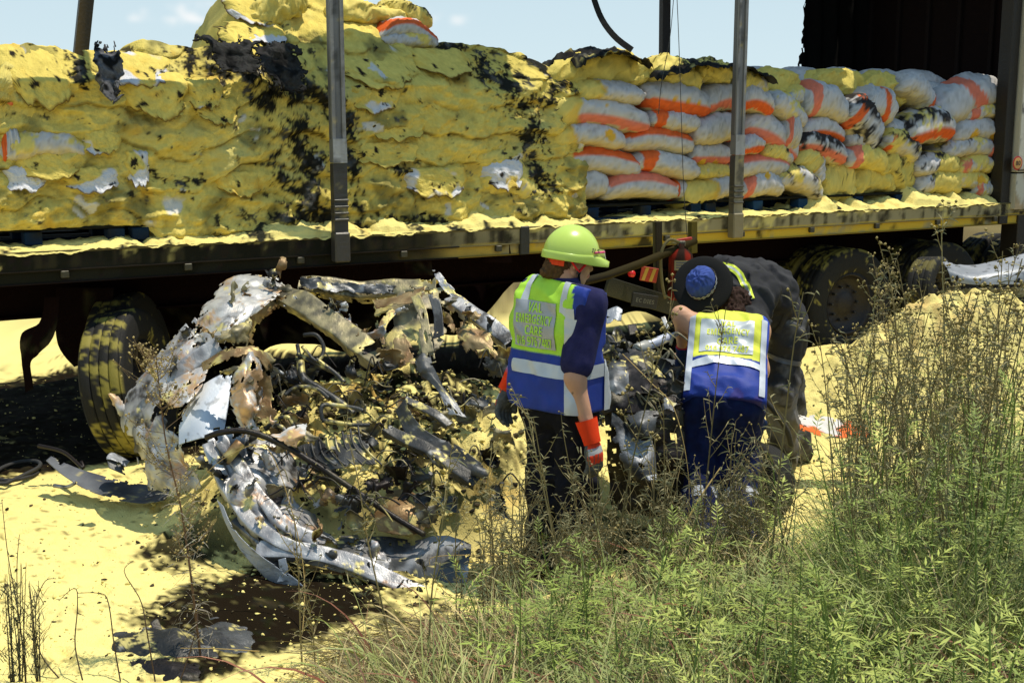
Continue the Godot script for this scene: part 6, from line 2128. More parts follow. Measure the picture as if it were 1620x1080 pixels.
# a hand: palm frame x across (towards the thumb), y along the fingers, z out of the back
func hand(f: Field, wrist: Vector3, x: Vector3, y: Vector3, z: Vector3, s: float, curl: float, puff: float) -> void:
	f.bone(wrist, wrist + y * 0.05 * s, 0.028 * puff * s, 0.034 * puff * s, z, 1.5)
	f.bone(wrist + y * 0.045 * s + x * 0.02 * s, wrist + y * 0.085 * s + x * 0.024 * s, 0.022 * puff * s, 0.018 * puff * s, z, 1.3)
	f.bone(wrist + y * 0.045 * s - x * 0.02 * s, wrist + y * 0.08 * s - x * 0.026 * s, 0.022 * puff * s, 0.017 * puff * s, z, 1.3)
	var lens := [0.068, 0.078, 0.073, 0.058]
	for i in 4:
		var side := 0.036 - 0.024 * i
		var base := wrist + (y * (0.088 - 0.004 * absf(i - 1.2)) + x * side) * s
		var l: float = lens[i] * s
		var d1 := (y * cos(curl * 0.5) - z * sin(curl * 0.5)).normalized()
		var d2 := (y * cos(curl * 1.3) - z * sin(curl * 1.3)).normalized()
		var d3 := (y * cos(curl * 1.9) - z * sin(curl * 1.9)).normalized()
		var fan := x * (side * 0.35)
		var p1 := base + d1 * l * 0.45 + fan * 0.3 * s
		var p2 := p1 + d2 * l * 0.32
		var p3 := p2 + d3 * l * 0.25
		var r := (0.0095 if i < 3 else 0.0082) * puff * s
		f.bone(base - d1 * 0.02 * s, p1, r * 1.1, r)
		f.bone(p1, p2, r, r * 0.95)
		f.bone(p2, p3, r * 0.95, r * 0.82)
	var t0 := wrist + (y * 0.025 + x * 0.026) * s
	var t1 := t0 + (y * 0.032 + x * 0.026 - z * 0.012) * s
	var t2 := t1 + (y * 0.034 + x * 0.006 - z * 0.012) * s
	f.bone(t0, t1, 0.016 * puff * s, 0.012 * puff * s)
	f.bone(t1, t2, 0.012 * puff * s, 0.0095 * puff * s)

func head_bones(f: Field, c: Vector3, fwd: Vector3, up: Vector3) -> void:   # c: middle of the skull
	var r := fwd.cross(up).normalized()
	f.bone(c - fwd * 0.02 + up * 0.02, c + fwd * 0.015 + up * 0.02, 0.089, 0.083, r, 1.22)
	f.bone(c + fwd * 0.045 + up * 0.0, c + fwd * 0.05 - up * 0.05, 0.052, 0.050, r, 1.12)
	f.bone(c + fwd * 0.03 - up * 0.085, c + fwd * 0.068 - up * 0.098, 0.040, 0.024)
	for s in [-1.0, 1.0]:
		f.bone(c - fwd * 0.0 + r * s * 0.05 - up * 0.06, c + fwd * 0.055 + r * s * 0.02 - up * 0.095, 0.022, 0.018)      # jaw
		f.bone(c + fwd * 0.055 + r * s * 0.036 - up * 0.028, c + fwd * 0.062 + r * s * 0.026 - up * 0.032, 0.022, 0.02)    # cheek
		f.bone(c + fwd * 0.078 + r * s * 0.03 + up * 0.014, c + fwd * 0.086 + r * s * 0.012 + up * 0.016, 0.011, 0.010)    # brow
		f.bone(c - fwd * 0.012 + r * s * 0.074 + up * 0.012, c - fwd * 0.02 + r * s * 0.084 - up * 0.0, 0.010, 0.011, r, 1.8)   # ear
		f.bone(c - fwd * 0.02 + r * s * 0.084, c - fwd * 0.008 + r * s * 0.078 - up * 0.035, 0.010, 0.008, r, 1.8)
	f.bone(c + fwd * 0.094 + up * 0.0, c + fwd * 0.112 - up * 0.034, 0.007, 0.0125)    # nose
	f.bone(c + fwd * 0.092 - up * 0.062, c + fwd * 0.094 - up * 0.064, 0.013, 0.013, up, 1.8)  # lips
	f.bone(c + fwd * 0.089 - up * 0.074, c + fwd * 0.090 - up * 0.076, 0.012, 0.012, up, 1.6)

func face_color(p: Vector3, c: Vector3, fwd: Vector3, up: Vector3, hair: Color, hairline: Callable) -> Color:
	var r := fwd.cross(up).normalized()
	var q := p - c
	var x := q.dot(r)
	var y := q.dot(up)
	var z := q.dot(fwd)
	var col := SKIN * (1.0 + 0.1 * n3(p, 40.0))
	if hairline.call(x, y, z):
		return hair * (0.8 + 0.5 * absf(n3(Vector3(p.x * 3.0, p.y * 0.6, p.z * 3.0), 60.0)))
	if z > 0.05:
		if Vector2((absf(x) - 0.03) / 0.014, (y + 0.004) / 0.006).length() < 1.0:
			return Color(0.35, 0.33, 0.31) if absf(absf(x) - 0.03) > 0.006 else Color(0.04, 0.025, 0.02)
		if absf(y - 0.022) < 0.005 and absf(absf(x) - 0.03) < 0.02:
			return Color(0.08, 0.05, 0.03)
		if absf(y + 0.068) < 0.008 and absf(x) < 0.026:
			return Color(0.42, 0.14, 0.11)
	col.a = 1.0
	return col

func people() -> void:
	standing_woman()
	bent_woman()
	bent_man()

func standing_woman() -> void:
	var base := level(884, 915)
	base.y = ground_height(base.x, base.z)
	var F := Vector3(0.66, 0, -0.75).normalized()
	var R := F.cross(Vector3.UP).normalized()
	var U := Vector3.UP
	var B := -F
	var L := func(r: float, f: float, y: float) -> Vector3: return base + R * r + F * f + U * y * 1.005
	var t := thing("person", "person standing in lime green hard hat and lime and blue reflective vest, back turned", "person", base)
	# joints
	var hipL: Vector3 = L.call(-0.085, 0, 0.90)
	var hipR: Vector3 = L.call(0.085, 0, 0.90)
	var kneeL: Vector3 = L.call(-0.10, 0.03, 0.48)
	var kneeR: Vector3 = L.call(0.10, 0.02, 0.48)
	var ankL: Vector3 = L.call(-0.10, -0.03, 0.08)
	var ankR: Vector3 = L.call(0.11, -0.03, 0.08)
	var shL: Vector3 = L.call(-0.165, 0.02, 1.385)
	var shR: Vector3 = L.call(0.175, -0.02, 1.385)
	var elR := at(910, 598, base.z * -1.0 - 0.20)
	var wrR := at(934, 688, base.z * -1.0 - 0.24)
	var elL: Vector3 = L.call(-0.215, 0.02, 1.12)
	var wrL := at(806, 606, 6.12)
	var neck: Vector3 = L.call(0.005, 0.01, 1.43)
	var hc: Vector3 = L.call(0.022, 0.045, 1.575)
	var HF := Vector3(0.92, -0.16, -0.36).normalized()
	var HR := HF.cross(U).normalized()
	var HU := HR.cross(HF)
	# body, one skin
	var f := field(0.05)
	f.bone(hipL, kneeL, 0.088, 0.058).bone(hipR, kneeR, 0.088, 0.058)
	f.bone(kneeL, ankL, 0.055, 0.038).bone(kneeR, ankR, 0.055, 0.038)
	f.bone(ankL - U * 0.03, ankL + F * 0.15 - U * 0.045, 0.045, 0.035).bone(ankR - U * 0.03, ankR + F * 0.15 - U * 0.045, 0.045, 0.035)
	f.bone(L.call(-0.07, -0.02, 0.92), L.call(0.07, -0.02, 0.92), 0.115, 0.115, F, 1.1)
	f.bone(L.call(-0.05, 0, 1.06), L.call(0.05, 0, 1.06), 0.105, 0.105, F, 1.15)
	f.bone(L.call(-0.075, 0, 1.26), L.call(0.075, 0, 1.26), 0.115, 0.115, F, 1.2)
	f.bone(shL, shR, 0.055, 0.055)
	f.bone(shL, elL, 0.048, 0.042).bone(elL, wrL, 0.042, 0.028)
	f.bone(shR, elR, 0.048, 0.044).bone(elR, wrR, 0.044, 0.030)
	f.bone(L.call(0, 0, 1.36), neck + U * 0.06, 0.052, 0.053)
	f.bone(neck, hc - HU * 0.06 - HF * 0.015, 0.055, 0.052)
	var body := MB.new()
	f.net(body, 0.012, func(p: Vector3) -> Color: return SKIN * (1.0 + 0.12 * n3(p, 14.0)) if n3(p, 22.0) < 0.55 else Color(0.1, 0.08, 0.06))
	var hf := field(0.022)
	head_bones(hf, hc, HF, HU)
	hf.net(body, 0.0055, func(p: Vector3) -> Color: return face_color(p, hc, HF, HU, Color(0.09, 0.05, 0.025), func(_x: float, y: float, z: float) -> bool: return z < -0.02 + 0.5 * maxf(0.0, y) and y > -0.12 or (y > 0.03 and z < 0.075)))
	put("body", body, M.skin, t)
	# hair: a loose knot at the nape
	var hb := field(0.03)
	hb.bone(hc - HF * 0.05 - HU * 0.0, hc - HF * 0.06 - HU * 0.06, 0.062, 0.05)
	hb.bone(hc - HF * 0.09 - HU * 0.055, hc - HF * 0.115 - HU * 0.075, 0.035, 0.024)
	hb.fold = 0.012
	hb.fold_scale = Vector3(40, 20, 40)
	var hm := MB.new()
	hb.net(hm, 0.007, func(p: Vector3) -> Color: return Color(0.10, 0.055, 0.025) * (0.7 + 0.9 * absf(n3(Vector3(p.x * 3, p.y, p.z * 3), 50.0))))
	put("hair", hm, M.fabric, t)
	# trousers and boots
	var tr := field(0.06)
	tr.bone(hipL, kneeL, 0.105, 0.082).bone(hipR, kneeR, 0.105, 0.082)
	tr.bone(kneeL, ankL - U * 0.02, 0.082, 0.085).bone(kneeR, ankR - U * 0.02, 0.082, 0.085)
	tr.bone(L.call(-0.075, -0.02, 0.92), L.call(0.075, -0.02, 0.92), 0.128, 0.128, F, 1.1)
	tr.bone(L.call(-0.05, 0, 1.06), L.call(0.05, 0, 1.06), 0.115, 0.115, F, 1.15)
	tr.fold = 0.022
	tr.fold_scale = Vector3(8, 5, 8)
	tr.planes = [[-U, -(base.y + 0.05)]]
	var tm := MB.new()
	tr.net(tm, 0.013, func(p: Vector3) -> Color: return Color(0.010, 0.010, 0.014) * (1.0 + 0.5 * n3(p, 20.0)))
	put("trousers", tm, M.fabric, t)
	for q in [ankL, ankR]:
		var bf := field(0.03)
		bf.bone(q + U * 0.04, q - U * 0.02, 0.052, 0.055).bone(q - U * 0.03, q + F * 0.16 - U * 0.04, 0.052, 0.042)
		bf.planes = [[-U, -(base.y + 0.002)]]
		var bm := MB.new()
		bf.net(bm, 0.012, func(_p: Vector3) -> Color: return Color(0.015, 0.014, 0.013))
		put("boot", bm, M.rubber, t)
	# shirt: navy, short sleeves, collar
	var sh := field(0.05)
	var sleeveR := shR.lerp(elR, 0.80)
	var sleeveL := shL.lerp(elL, 0.75)
	sh.bone(L.call(-0.075, 0, 1.24), L.call(0.075, 0, 1.24), 0.125, 0.125, F, 1.2)
	sh.bone(L.call(-0.06, 0, 1.02), L.call(0.06, 0, 1.02), 0.122, 0.122, F, 1.15)
	sh.bone(shL, shR, 0.088, 0.088)
	sh.bone(shR, sleeveR, 0.084, 0.076).bone(shL, sleeveL, 0.078, 0.072)
	sh.bone(L.call(0, 0, 1.38), neck + U * 0.035, 0.085, 0.068)
	sh.fold = 0.007
	var dirR := (elR - shR).normalized()
	var dirL := (elL - shL).normalized()
	sh.planes = [[(neck - hc).normalized() * -1.0, (hc - neck).normalized().dot(neck) + 0.05]]
	var sm := MB.new()
	sh.net(sm, 0.012, func(p: Vector3) -> Color: return NAVY * (1.0 + 0.3 * n3(p, 16.0)))
	put("shirt", sm, M.fabric, t)
	var col := MB.new()
	var cax := (hc - neck).normalized()
	for j in 4:
		for i in 25:
			var a := TAU * i / 24.0
			var rr := 0.074 + 0.016 * (j / 3.0) * (1.0 if j < 3 else 1.0)
			col.vert(neck + cax * (0.055 - 0.035 * (j / 3.0)) + (R * cos(a) + F * sin(a)) * rr + U * (0.012 if sin(a) < 0.3 else -0.03) , NAVY * 1.3)
	for j in 3:
		for i in 24:
			col.quad(j * 25 + i, j * 25 + i + 1, (j + 1) * 25 + i + 1, (j + 1) * 25 + i)
	put("collar", col, M.fabric, t)
	# vest
	var v := field(0.06)
	v.bone(L.call(-0.115, -0.01, 1.26), L.call(0.09, -0.01, 1.26), 0.155, 0.155, F, 1.2)
	v.bone(L.call(-0.11, -0.01, 1.06), L.call(0.09, -0.01, 1.06), 0.158, 0.158, F, 1.16)
	v.bone(L.call(-0.11, -0.01, 0.92), L.call(0.095, -0.01, 0.92), 0.165, 0.165, F, 1.1)
	v.bone(shL * 0.9 + shR * 0.1 + U * 0.008, shR * 0.96 + shL * 0.04 + U * 0.008, 0.112, 0.108)
	v.fold = 0.016
	v.fold_scale = Vector3(6, 5, 6)
	v.planes = [[-U, -(base.y + 0.88)], [R, R.dot(base) + 0.232], [-R, -R.dot(base) + 0.246], [cax, cax.dot(neck) + 0.04]]
	var c0: Vector3 = L.call(0, 0, 0)
	var vc := func(p: Vector3) -> Color:
		var q := p - c0
		var x := q.dot(R)
		var z := q.dot(F)
		var y := q.y
		var c := LIME
		if y < 1.155:
			c = ROYAL
		if x > 0.165 and y > 0.9 and z > -0.12:
			c = ROYAL
		if x > 0.175 and y > 1.30:
			c = ROYAL
		return c * (0.95 + 0.12 * n3(p, 9.0))
	var vm := MB.new()
	v.net(vm, 0.0095, vc)
	var vo := put("reflective_vest", vm, M.vest, t)
	# silver bands: round the waist, down the sides, two shoulder patches; grey text panel on the back
	var one := func(c: Color) -> Callable: return func(p: Vector3) -> Color: return c * (0.95 + 0.12 * n3(p, 11.0))
	var band := MB.new()
	draped(band, v, 70, 6, func(s: float, w: float) -> Array:
		var a := lerpf(-0.78 * PI, 0.05 * PI, s)
		var d := R * cos(a) + F * sin(a)
		return [c0 + U * (1.05 + 0.062 * w) + d * 0.6, -d], 0.004, one.call(SILVER))
	put("waist_band", band, M.band, vo)
	for q in [[-0.20, 0.885, 1.33, 0.055], [0.10, 0.885, 1.12, 0.05]]:
		band = MB.new()
		draped(band, v, 7, 40, func(s: float, w: float) -> Array:
			var a: float = q[0] * PI + (s - 0.5) * q[3] * 6.4
			var d := R * cos(a) + F * sin(a)
			return [c0 + U * lerpf(q[1], q[2], w) + d * 0.6, -d], 0.006, one.call(SILVER))
		put("side_band", band, M.band, vo)
	for s0 in [-1.0, 1.0]:
		band = MB.new()
		draped(band, v, 5, 16, func(s: float, w: float) -> Array:
			var o: Vector3 = c0 + R * (s0 * (0.105 + 0.04 * s)) + F * lerpf(-0.14, -0.03, w) + U * 1.75
			return [o, -U], 0.005, one.call(SILVER))
		put("shoulder_band", band, M.band, vo)
	for q in [[0.186, 0.215]]:
		band = MB.new()
		draped(band, v, 5, 22, func(s: float, w: float) -> Array:
			return [c0 + R * lerpf(0.145, 0.185, s) + U * lerpf(1.16, 1.38, w) + B * 0.6, -B], 0.005, one.call(SILVER))
		put("arm_hole_band", band, M.band, vo)
	var panel := MB.new()
	draped(panel, v, 24, 24, func(s: float, w: float) -> Array:
		return [c0 + R * lerpf(-0.175, 0.085, s) + U * lerpf(1.175, 1.395, w) + B * 0.6, -B], 0.004, one.call(Color(0.36, 0.38, 0.42)))
	var po := put("back_panel", panel, M.band, vo)
	var rows := [["VAL", 1.365, 0.062], ["EMERGENCY", 1.310, 0.06], ["CARE", 1.256, 0.06], ["016 976 7487", 1.203, 0.06]]
	for r in rows:
		worn_text(po, "lettering", r[0], v, c0 + R * -0.045 + U * (r[1] as float), R, U, B, r[2], 0.62 if r[0].length() > 8 else 0.8, LIME * 1.0)
	# helmet
	helmet(t, hc, HF, HU)
	# gloves
	for g in [[elR, wrR, 1.0], [elL, wrL, -1.0]]:
		var ya: Vector3 = (g[1] - g[0]).normalized()
		var y := (ya * 0.5 + Vector3(0.12, -1.0, 0.0)).normalized() if g[2] > 0 else Vector3(-0.25, -0.95, 0.1).normalized()
		var x := (F - y * F.dot(y)).normalized()
		var z := (R * (g[2] as float) - y * (R * (g[2] as float)).dot(y)).normalized()
		z = x.cross(y) * signf(x.cross(y).dot(R * (g[2] as float)))
		var gf := field(0.012)
		hand(gf, g[1] + y * 0.03, x, y, z, 1.12, 0.5, 1.25)
		var gm := MB.new()
		var w0: Vector3 = g[1]
		gf.net(gm, 0.0045, func(p: Vector3) -> Color:
			var q := p - w0
			var along := q.dot(y)
			var outer := q.dot(z)
			var c := Color(0.13, 0.13, 0.12) * (0.6 + 0.8 * absf(n3(p, 30.0)))
			if outer > 0.006:
				if along < 0.075 or (along < 0.135 and fposmod(q.dot(x) + 0.006, 0.024) > 0.005):
					c = Color(0.78, 0.06, 0.02)
				if along > 0.058 and along < 0.088:
					c = Color(0.40, 0.41, 0.42)
				if along > 0.15:
					c = Color(0.10, 0.10, 0.10)
			return c)
		var go := put("glove", gm, M.fabric, t)
		var cuff := MB.new()
		var cx := (x - ya * x.dot(ya)).normalized()
		var cz := ya.cross(cx)
		var prof := [[-0.075, 0.056], [-0.04, 0.052], [0.0, 0.046], [0.04, 0.043], [0.04, 0.037], [-0.04, 0.046], [-0.073, 0.052]]
		for pr in prof:
			for i in 28:
				var a := TAU * i / 28
				var rr: float = pr[1] * (1.0 + 0.05 * sin(a * 2.0 + 1.0))
				cuff.vert(g[1] + ya * (pr[0] as float) + (cx * cos(a) + cz * sin(a) * 0.85) * rr, Color(0.80, 0.055, 0.012) if pr[0] > -0.06 or g[2] > 0 else Color(0.12, 0.2, 0.45))
		for j in prof.size() - 1:
			for i in 28:
				var i2 := (i + 1) % 28
				cuff.quad(j * 28 + i, (j + 1) * 28 + i, (j + 1) * 28 + i2, j * 28 + i2)
		put("cuff", cuff, M.fabric, go)

func helmet(t: Node3D, hc: Vector3, HF: Vector3, HU: Vector3) -> void:
	var HR := HF.cross(HU).normalized()
	var lime := Color(0.47, 0.62, 0.11)
	var mb := MB.new()
	var nu := 72
	var c := hc + HU * 0.03
	# shell: dome with a crest, a band step, a brim that juts at the front
	var rows := []
	for k in 16:
		var a := k / 15.0 * PI * 0.5
		rows.append([sin(a), cos(a), 0])
	for k in rows.size():
		for i in nu:
			var a := TAU * i / nu
			var dx := cos(a)
			var dz := sin(a)
			var rad: float = rows[k][0]
			var y: float = rows[k][1] * 0.128
			var crest := 0.006 * exp(-pow(dx * rad * 0.115 / 0.018, 2.0)) * sstep(0.0, 0.3, rows[k][1]) * (1.0 if absf(dz) > 0.2 else 0.7)
			mb.vert(c + HR * dx * rad * 0.118 + HF * dz * rad * 0.136 + HU * (y + crest), lime)
	for k in rows.size() - 1:
		for i in nu:
			var i2 := (i + 1) % nu
			mb.quad(k * nu + i, (k + 1) * nu + i, (k + 1) * nu + i2, k * nu + i2)
	var first := mb.v.size()
	var skirt := [[1.0, 0.0], [1.035, -0.002], [1.045, -0.012], [1.05, -0.034], [1.03, -0.037], [0.98, -0.03]]
	for s in skirt:
		for i in nu:
			var a := TAU * i / nu
			var dx := cos(a)
			var dz := sin(a)
			var front := sstep(0.35, 0.95, dz)
			var y: float = s[1]
			var out: float = s[0]
			if s[0] > 1.04 or s[1] < -0.03:
				out += 0.34 * front * (1.0 if s[1] > -0.036 or s[0] > 1.02 else 0.9) if s[0] > 0.99 else 0.0
				y = lerpf(y, y * 0.6 - 0.014, front)
			var wave := 0.012 * sstep(-0.2, 0.5, dz)
			mb.vert(c + HR * dx * out * 0.118 + HF * dz * out * 0.136 + HU * (y + (wave if s[1] > -0.02 else 0.0) - wave * 0.5), lime)
	for k in skirt.size() - 1:
		for i in nu:
			var i2 := (i + 1) % nu
			mb.quad(first + k * nu + i, first + (k + 1) * nu + i, first + (k + 1) * nu + i2, first + k * nu + i2)
	var h := put("hard_hat", mb, M.helmet, t)
	# sticker with the letters on the right side
	letters(h, "ILS", Transform3D(Basis(HF, HU, HR).rotated(HU, -0.32), c + (HR * 0.118 * 0.90 + HF * 0.136 * 0.52) * 1.0 + HU * 0.028 + HR * 0.006), 0.026, Color(0.03, 0.03, 0.05), M.plastic)
	# goggles pushed up on the front: pink arm and clear lens
	var arm := MB.new()
	arm.tube([c + HR * 0.118 * 0.93 + HF * 0.136 * 0.5 + HU * 0.018, c + HR * 0.118 * 0.62 + HF * 0.136 * 0.88 + HU * 0.024, c + HR * 0.118 * 0.5 + HF * 0.136 * 1.03 + HU * 0.026], 0.005, 0.006, Color(0.75, 0.09, 0.22), 8)
	var g := put("goggle_arm", arm, M.plastic, h)
	var lens := MB.new()
	for j in 5:
		for i in 13:
			var a := lerpf(-0.55, 0.55, i / 12.0)
			lens.vert(c + HR * sin(a) * 0.135 + HF * (cos(a) * 0.155) + HU * lerpf(0.035, -0.006, j / 4.0) + HF * 0.004 * j, Color(0.75, 0.72, 0.74))
	for j in 4:
		for i in 12:
			lens.quad(j * 13 + i, j * 13 + i + 1, (j + 1) * 13 + i + 1, (j + 1) * 13 + i)
	put("goggle_lens", lens, M.helmet, g)
	# chin straps
	var red := Color(0.62, 0.02, 0.025)
	for s in [-1.0, 1.0]:
		var ear: Vector3 = hc - HU * 0.05 + HR * s * 0.088 + HF * 0.012
		for q in [[c + HF * 0.05 + HR * s * 0.10 - HU * 0.02, ear], [c - HF * 0.055 + HR * s * 0.10 - HU * 0.02, ear], [ear, hc - HU * 0.105 + HF * 0.04 + HR * s * 0.05], [hc - HU * 0.105 + HF * 0.04 + HR * s * 0.05, hc - HU * 0.128 + HF * 0.065]]:
			var st := MB.new()
			st.bar(q[0], q[1], 0.005, 0.018, red if q[1] == ear or q[0] != ear else Color(0.015, 0.015, 0.015), HR, 0.001)
			put("chin_strap", st, M.fabric, h)
		var bk := MB.new()
		bk.box(Transform3D(Basis(HF, HU, HR), ear), Vector3(0.022, 0.022, 0.008), Color(0.015, 0.015, 0.015), 0.003)
		put("strap_buckle", bk, M.plastic, h)
	var cup := MB.new()
	cup.bar(hc - HU * 0.118 + HF * 0.06 - HR * 0.025, hc - HU * 0.118 + HF * 0.06 + HR * 0.03, 0.03, 0.02, red, HU, 0.006)
	put("chin_cup", cup, M.fabric, h)
	var nape := MB.new()
	var pts := []
	for k in 9:
		var a := lerpf(0.2 * PI, 0.8 * PI, k / 8.0)
		pts.append(c - HF * sin(a) * 0.115 + HR * cos(a) * 0.105 - HU * 0.05)
	for k in 8:
		nape.bar(pts[k], pts[k + 1], 0.028, 0.005, Color(0.70, 0.07, 0.02), HF, 0.001)
	put("nape_strap", nape, M.fabric, h)

func bent_woman() -> void:
	var fl := level(1112, 868)
	var fr := level(1172, 872)
	fl.y = ground_height(fl.x, fl.z)
	fr.y = ground_height(fr.x, fr.z)
	var base := (fl + fr) * 0.5
	var t := thing("person", "person bending over with yellow and blue reflective vest and navy trousers, hips towards us", "person", base)
	var U := Vector3.UP
	var R := Vector3(1, 0, 0.12).normalized()
	var hips := at(1144, 640, 6.68)
	var chest := at(1152, 520, 7.02)
	var up := (chest - hips).normalized()      # along the back
	var B := R.cross(up).normalized()
	if B.y < 0:
		B = -B
	R = up.cross(B).normalized()
	if R.x < 0:
		R = -R
	var hl := hips - R * 0.085
	var hr := hips + R * 0.085
	var kl := at(1103, 730, 6.66)
	var kr := at(1172, 735, 6.68)
	var al := fl + U * 0.09
	var ar := fr + U * 0.09
	var sl := chest - R * 0.165
	var sr := chest + R * 0.165
	var el := at(1077, 498, 7.08)
	var wl := at(1081, 558, 7.2)
	var er := at(1203, 585, 6.98)
	var wr := at(1196, 650, 7.05)
	var hc := at(1162, 500, 7.26)
	var f := field(0.05)
	f.bone(hl, kl, 0.085, 0.058).bone(hr, kr, 0.085, 0.058).bone(kl, al, 0.055, 0.04).bone(kr, ar, 0.055, 0.04)
	f.bone(al - U * 0.03, al + Vector3(-0.02, -0.05, -0.16), 0.045, 0.036).bone(ar - U * 0.03, ar + Vector3(0.02, -0.05, -0.16), 0.045, 0.036)
	f.bone(hl, hr, 0.115, 0.115)
	f.bone(hips + up * 0.2 - R * 0.05, hips + up * 0.2 + R * 0.05, 0.105, 0.105, B, 1.15)
	f.bone(chest - up * 0.1 - R * 0.07, chest - up * 0.1 + R * 0.07, 0.11, 0.11, B, 1.15)
	f.bone(sl, sr, 0.068, 0.068)
	f.bone(sl, el, 0.052, 0.043).bone(el, wl, 0.043, 0.030)
	f.bone(sr, er, 0.052, 0.043).bone(er, wr, 0.043, 0.030)
	f.bone(chest, hc, 0.058, 0.055)
	var body := MB.new()
	f.net(body, 0.012, func(p: Vector3) -> Color: return SKIN * (1.05 + 0.12 * n3(p, 14.0)))
	var hfw := (B * -0.95 + up * 0.1).normalized()
	var hup := (up * 0.95 - B * 0.1).normalized()
	hup = (hup - hfw * hup.dot(hfw)).normalized()
	var hf := field(0.022)
	head_bones(hf, hc + up * 0.05, hfw, hup)
	var hh := hc + up * 0.05
	hf.net(body, 0.006, func(p: Vector3) -> Color: return face_color(p, hh, hfw, hup, Color(0.03, 0.018, 0.015), func(_x: float, y: float, z: float) -> bool: return z < 0.0 or y > 0.05))
	put("body", body, M.skin, t)
	var hm := MB.new()
	var hb := field(0.03)
	hb.bone(hh - hfw * 0.03 + hup * 0.02, hh - hfw * 0.05 - hup * 0.05, 0.092, 0.06)
	hb.bone(hh - R * 0.06 - hup * 0.03, hh - R * 0.10 - hup * 0.09, 0.03, 0.014)
	hb.fold = 0.016
	hb.fold_scale = Vector3(45, 25, 25)
	hb.net(hm, 0.007, func(p: Vector3) -> Color: return Color(0.05, 0.028, 0.022) * (0.5 + 1.2 * absf(n3(Vector3(p.x * 3, p.y, p.z), 50.0))))
	var ho := put("hair", hm, M.fabric, t)
	var tie := MB.new()
	var tc := hh - hfw * 0.075 - hup * 0.075
	var ring := []
	for k in 13:
		var a := TAU * k / 12
		ring.append(tc + R * cos(a) * 0.05 + hup * sin(a) * 0.03)
	tie.tube(ring, 0.014, 0.014, Color(0.03, 0.06, 0.3), 8)
	put("hair_band", tie, M.fabric, ho)
	# trousers with reflective shin bands
	var tr := field(0.06)
	tr.bone(hl, kl, 0.118, 0.092).bone(hr, kr, 0.118, 0.092).bone(kl, al - U * 0.03, 0.092, 0.088).bone(kr, ar - U * 0.03, 0.092, 0.088)
	tr.bone(hl, hr, 0.122, 0.122)
	tr.bone(hips + up * 0.08 - R * 0.06, hips + up * 0.08 + R * 0.06, 0.11, 0.11, B, 1.1)
	tr.fold = 0.018
	tr.fold_scale = Vector3(7, 5, 7)
	var tm := MB.new()
	tr.net(tm, 0.013, func(p: Vector3) -> Color: return Color(0.010, 0.015, 0.055) * (1.0 + 0.5 * n3(p, 16.0)))
	var tro := put("trousers", tm, M.fabric, t)
	for q in [[kl, al], [kr, ar]]:
		var mid: Vector3 = q[0].lerp(q[1], 0.50)
		var ax: Vector3 = (q[1] - q[0]).normalized()
		var band := MB.new()
		var leg := field(0.06)
		leg.bone(q[0], q[1] - U * 0.03, 0.094, 0.09)
		draped(band, leg, 40, 5, func(s: float, w: float) -> Array:
			var a := TAU * 0.45 * (s - 0.5) + PI * 0.5
			var d := (Vector3.RIGHT * cos(a) + Vector3.BACK * sin(a))
			d = (d - ax * d.dot(ax)).normalized()
			return [mid + ax * 0.055 * (0.5 - w) * -1.0 + d * 0.22, -d], 0.005, func(p: Vector3) -> Color: return Color(0.55, 0.57, 0.62) * (0.9 + 0.3 * n3(p, 20.0)))
		put("shin_band", band, M.band, tro)
	for q in [al, ar]:
		var bf := field(0.03)
		bf.bone(q + U * 0.04, q - U * 0.02, 0.055, 0.056).bone(q - U * 0.03, q + Vector3(0, -0.04, -0.17), 0.052, 0.042)
		var bm := MB.new()
		bf.net(bm, 0.013, func(_p: Vector3) -> Color: return Color(0.015, 0.014, 0.013))
		put("boot", bm, M.rubber, t)
	# vest
	var v := field(0.07)
	v.bone(hips + up * 0.03 - R * 0.10, hips + up * 0.03 + R * 0.10, 0.176, 0.176, B, 1.12)
	v.bone(hips + up * 0.2 - R * 0.085, hips + up * 0.2 + R * 0.085, 0.145, 0.145, B, 1.2)
	v.bone(chest - up * 0.1 - R * 0.085, chest - up * 0.1 + R * 0.085, 0.14, 0.14, B, 1.2)
	v.bone(sl * 0.92 + sr * 0.08, sr * 0.92 + sl * 0.08, 0.085, 0.085)
	v.fold = 0.022
	v.fold_scale = Vector3(5, 5, 5)
	v.planes = [[-up, -up.dot(hips) + 0.045], [R, R.dot(hips) + 0.225], [-R, -R.dot(hips) + 0.215], [up, up.dot(chest) + 0.075]]
	var total := (chest - hips).length()
	var vm := MB.new()
	v.net(vm, 0.0095, func(p: Vector3) -> Color:
		var q := p - hips
		var y := q.dot(up) / total
		var x := q.dot(R)
		var c := YELLOW if y > 0.46 else ROYAL
		if absf(x) > 0.185 and y > 0.3:
			c = ROYAL * 1.5
		if y < 0.10 and absf(x) < 0.2 and n3(p, 4.0) > 0.1:
			c = ROYAL.lerp(Color(0.06, 0.03, 0.14), 0.5)
		return c * (0.95 + 0.12 * n3(p, 9.0)))
	var vo := put("reflective_vest", vm, M.vest, t)
	var one := func(c: Color) -> Callable: return func(p: Vector3) -> Color: return c * (0.95 + 0.12 * n3(p, 11.0))
	var band2 := MB.new()
	draped(band2, v, 60, 5, func(s: float, w: float) -> Array:
		return [hips + R * lerpf(-0.20, 0.20, s) + up * (total * (0.345 + 0.10 * w) - 0.03 * pow(absf(s - 0.5) * 2.0, 2.0)) + B * 0.6, -B], 0.005, one.call(SILVER * 1.15))
	put("waist_band", band2, M.band, vo)
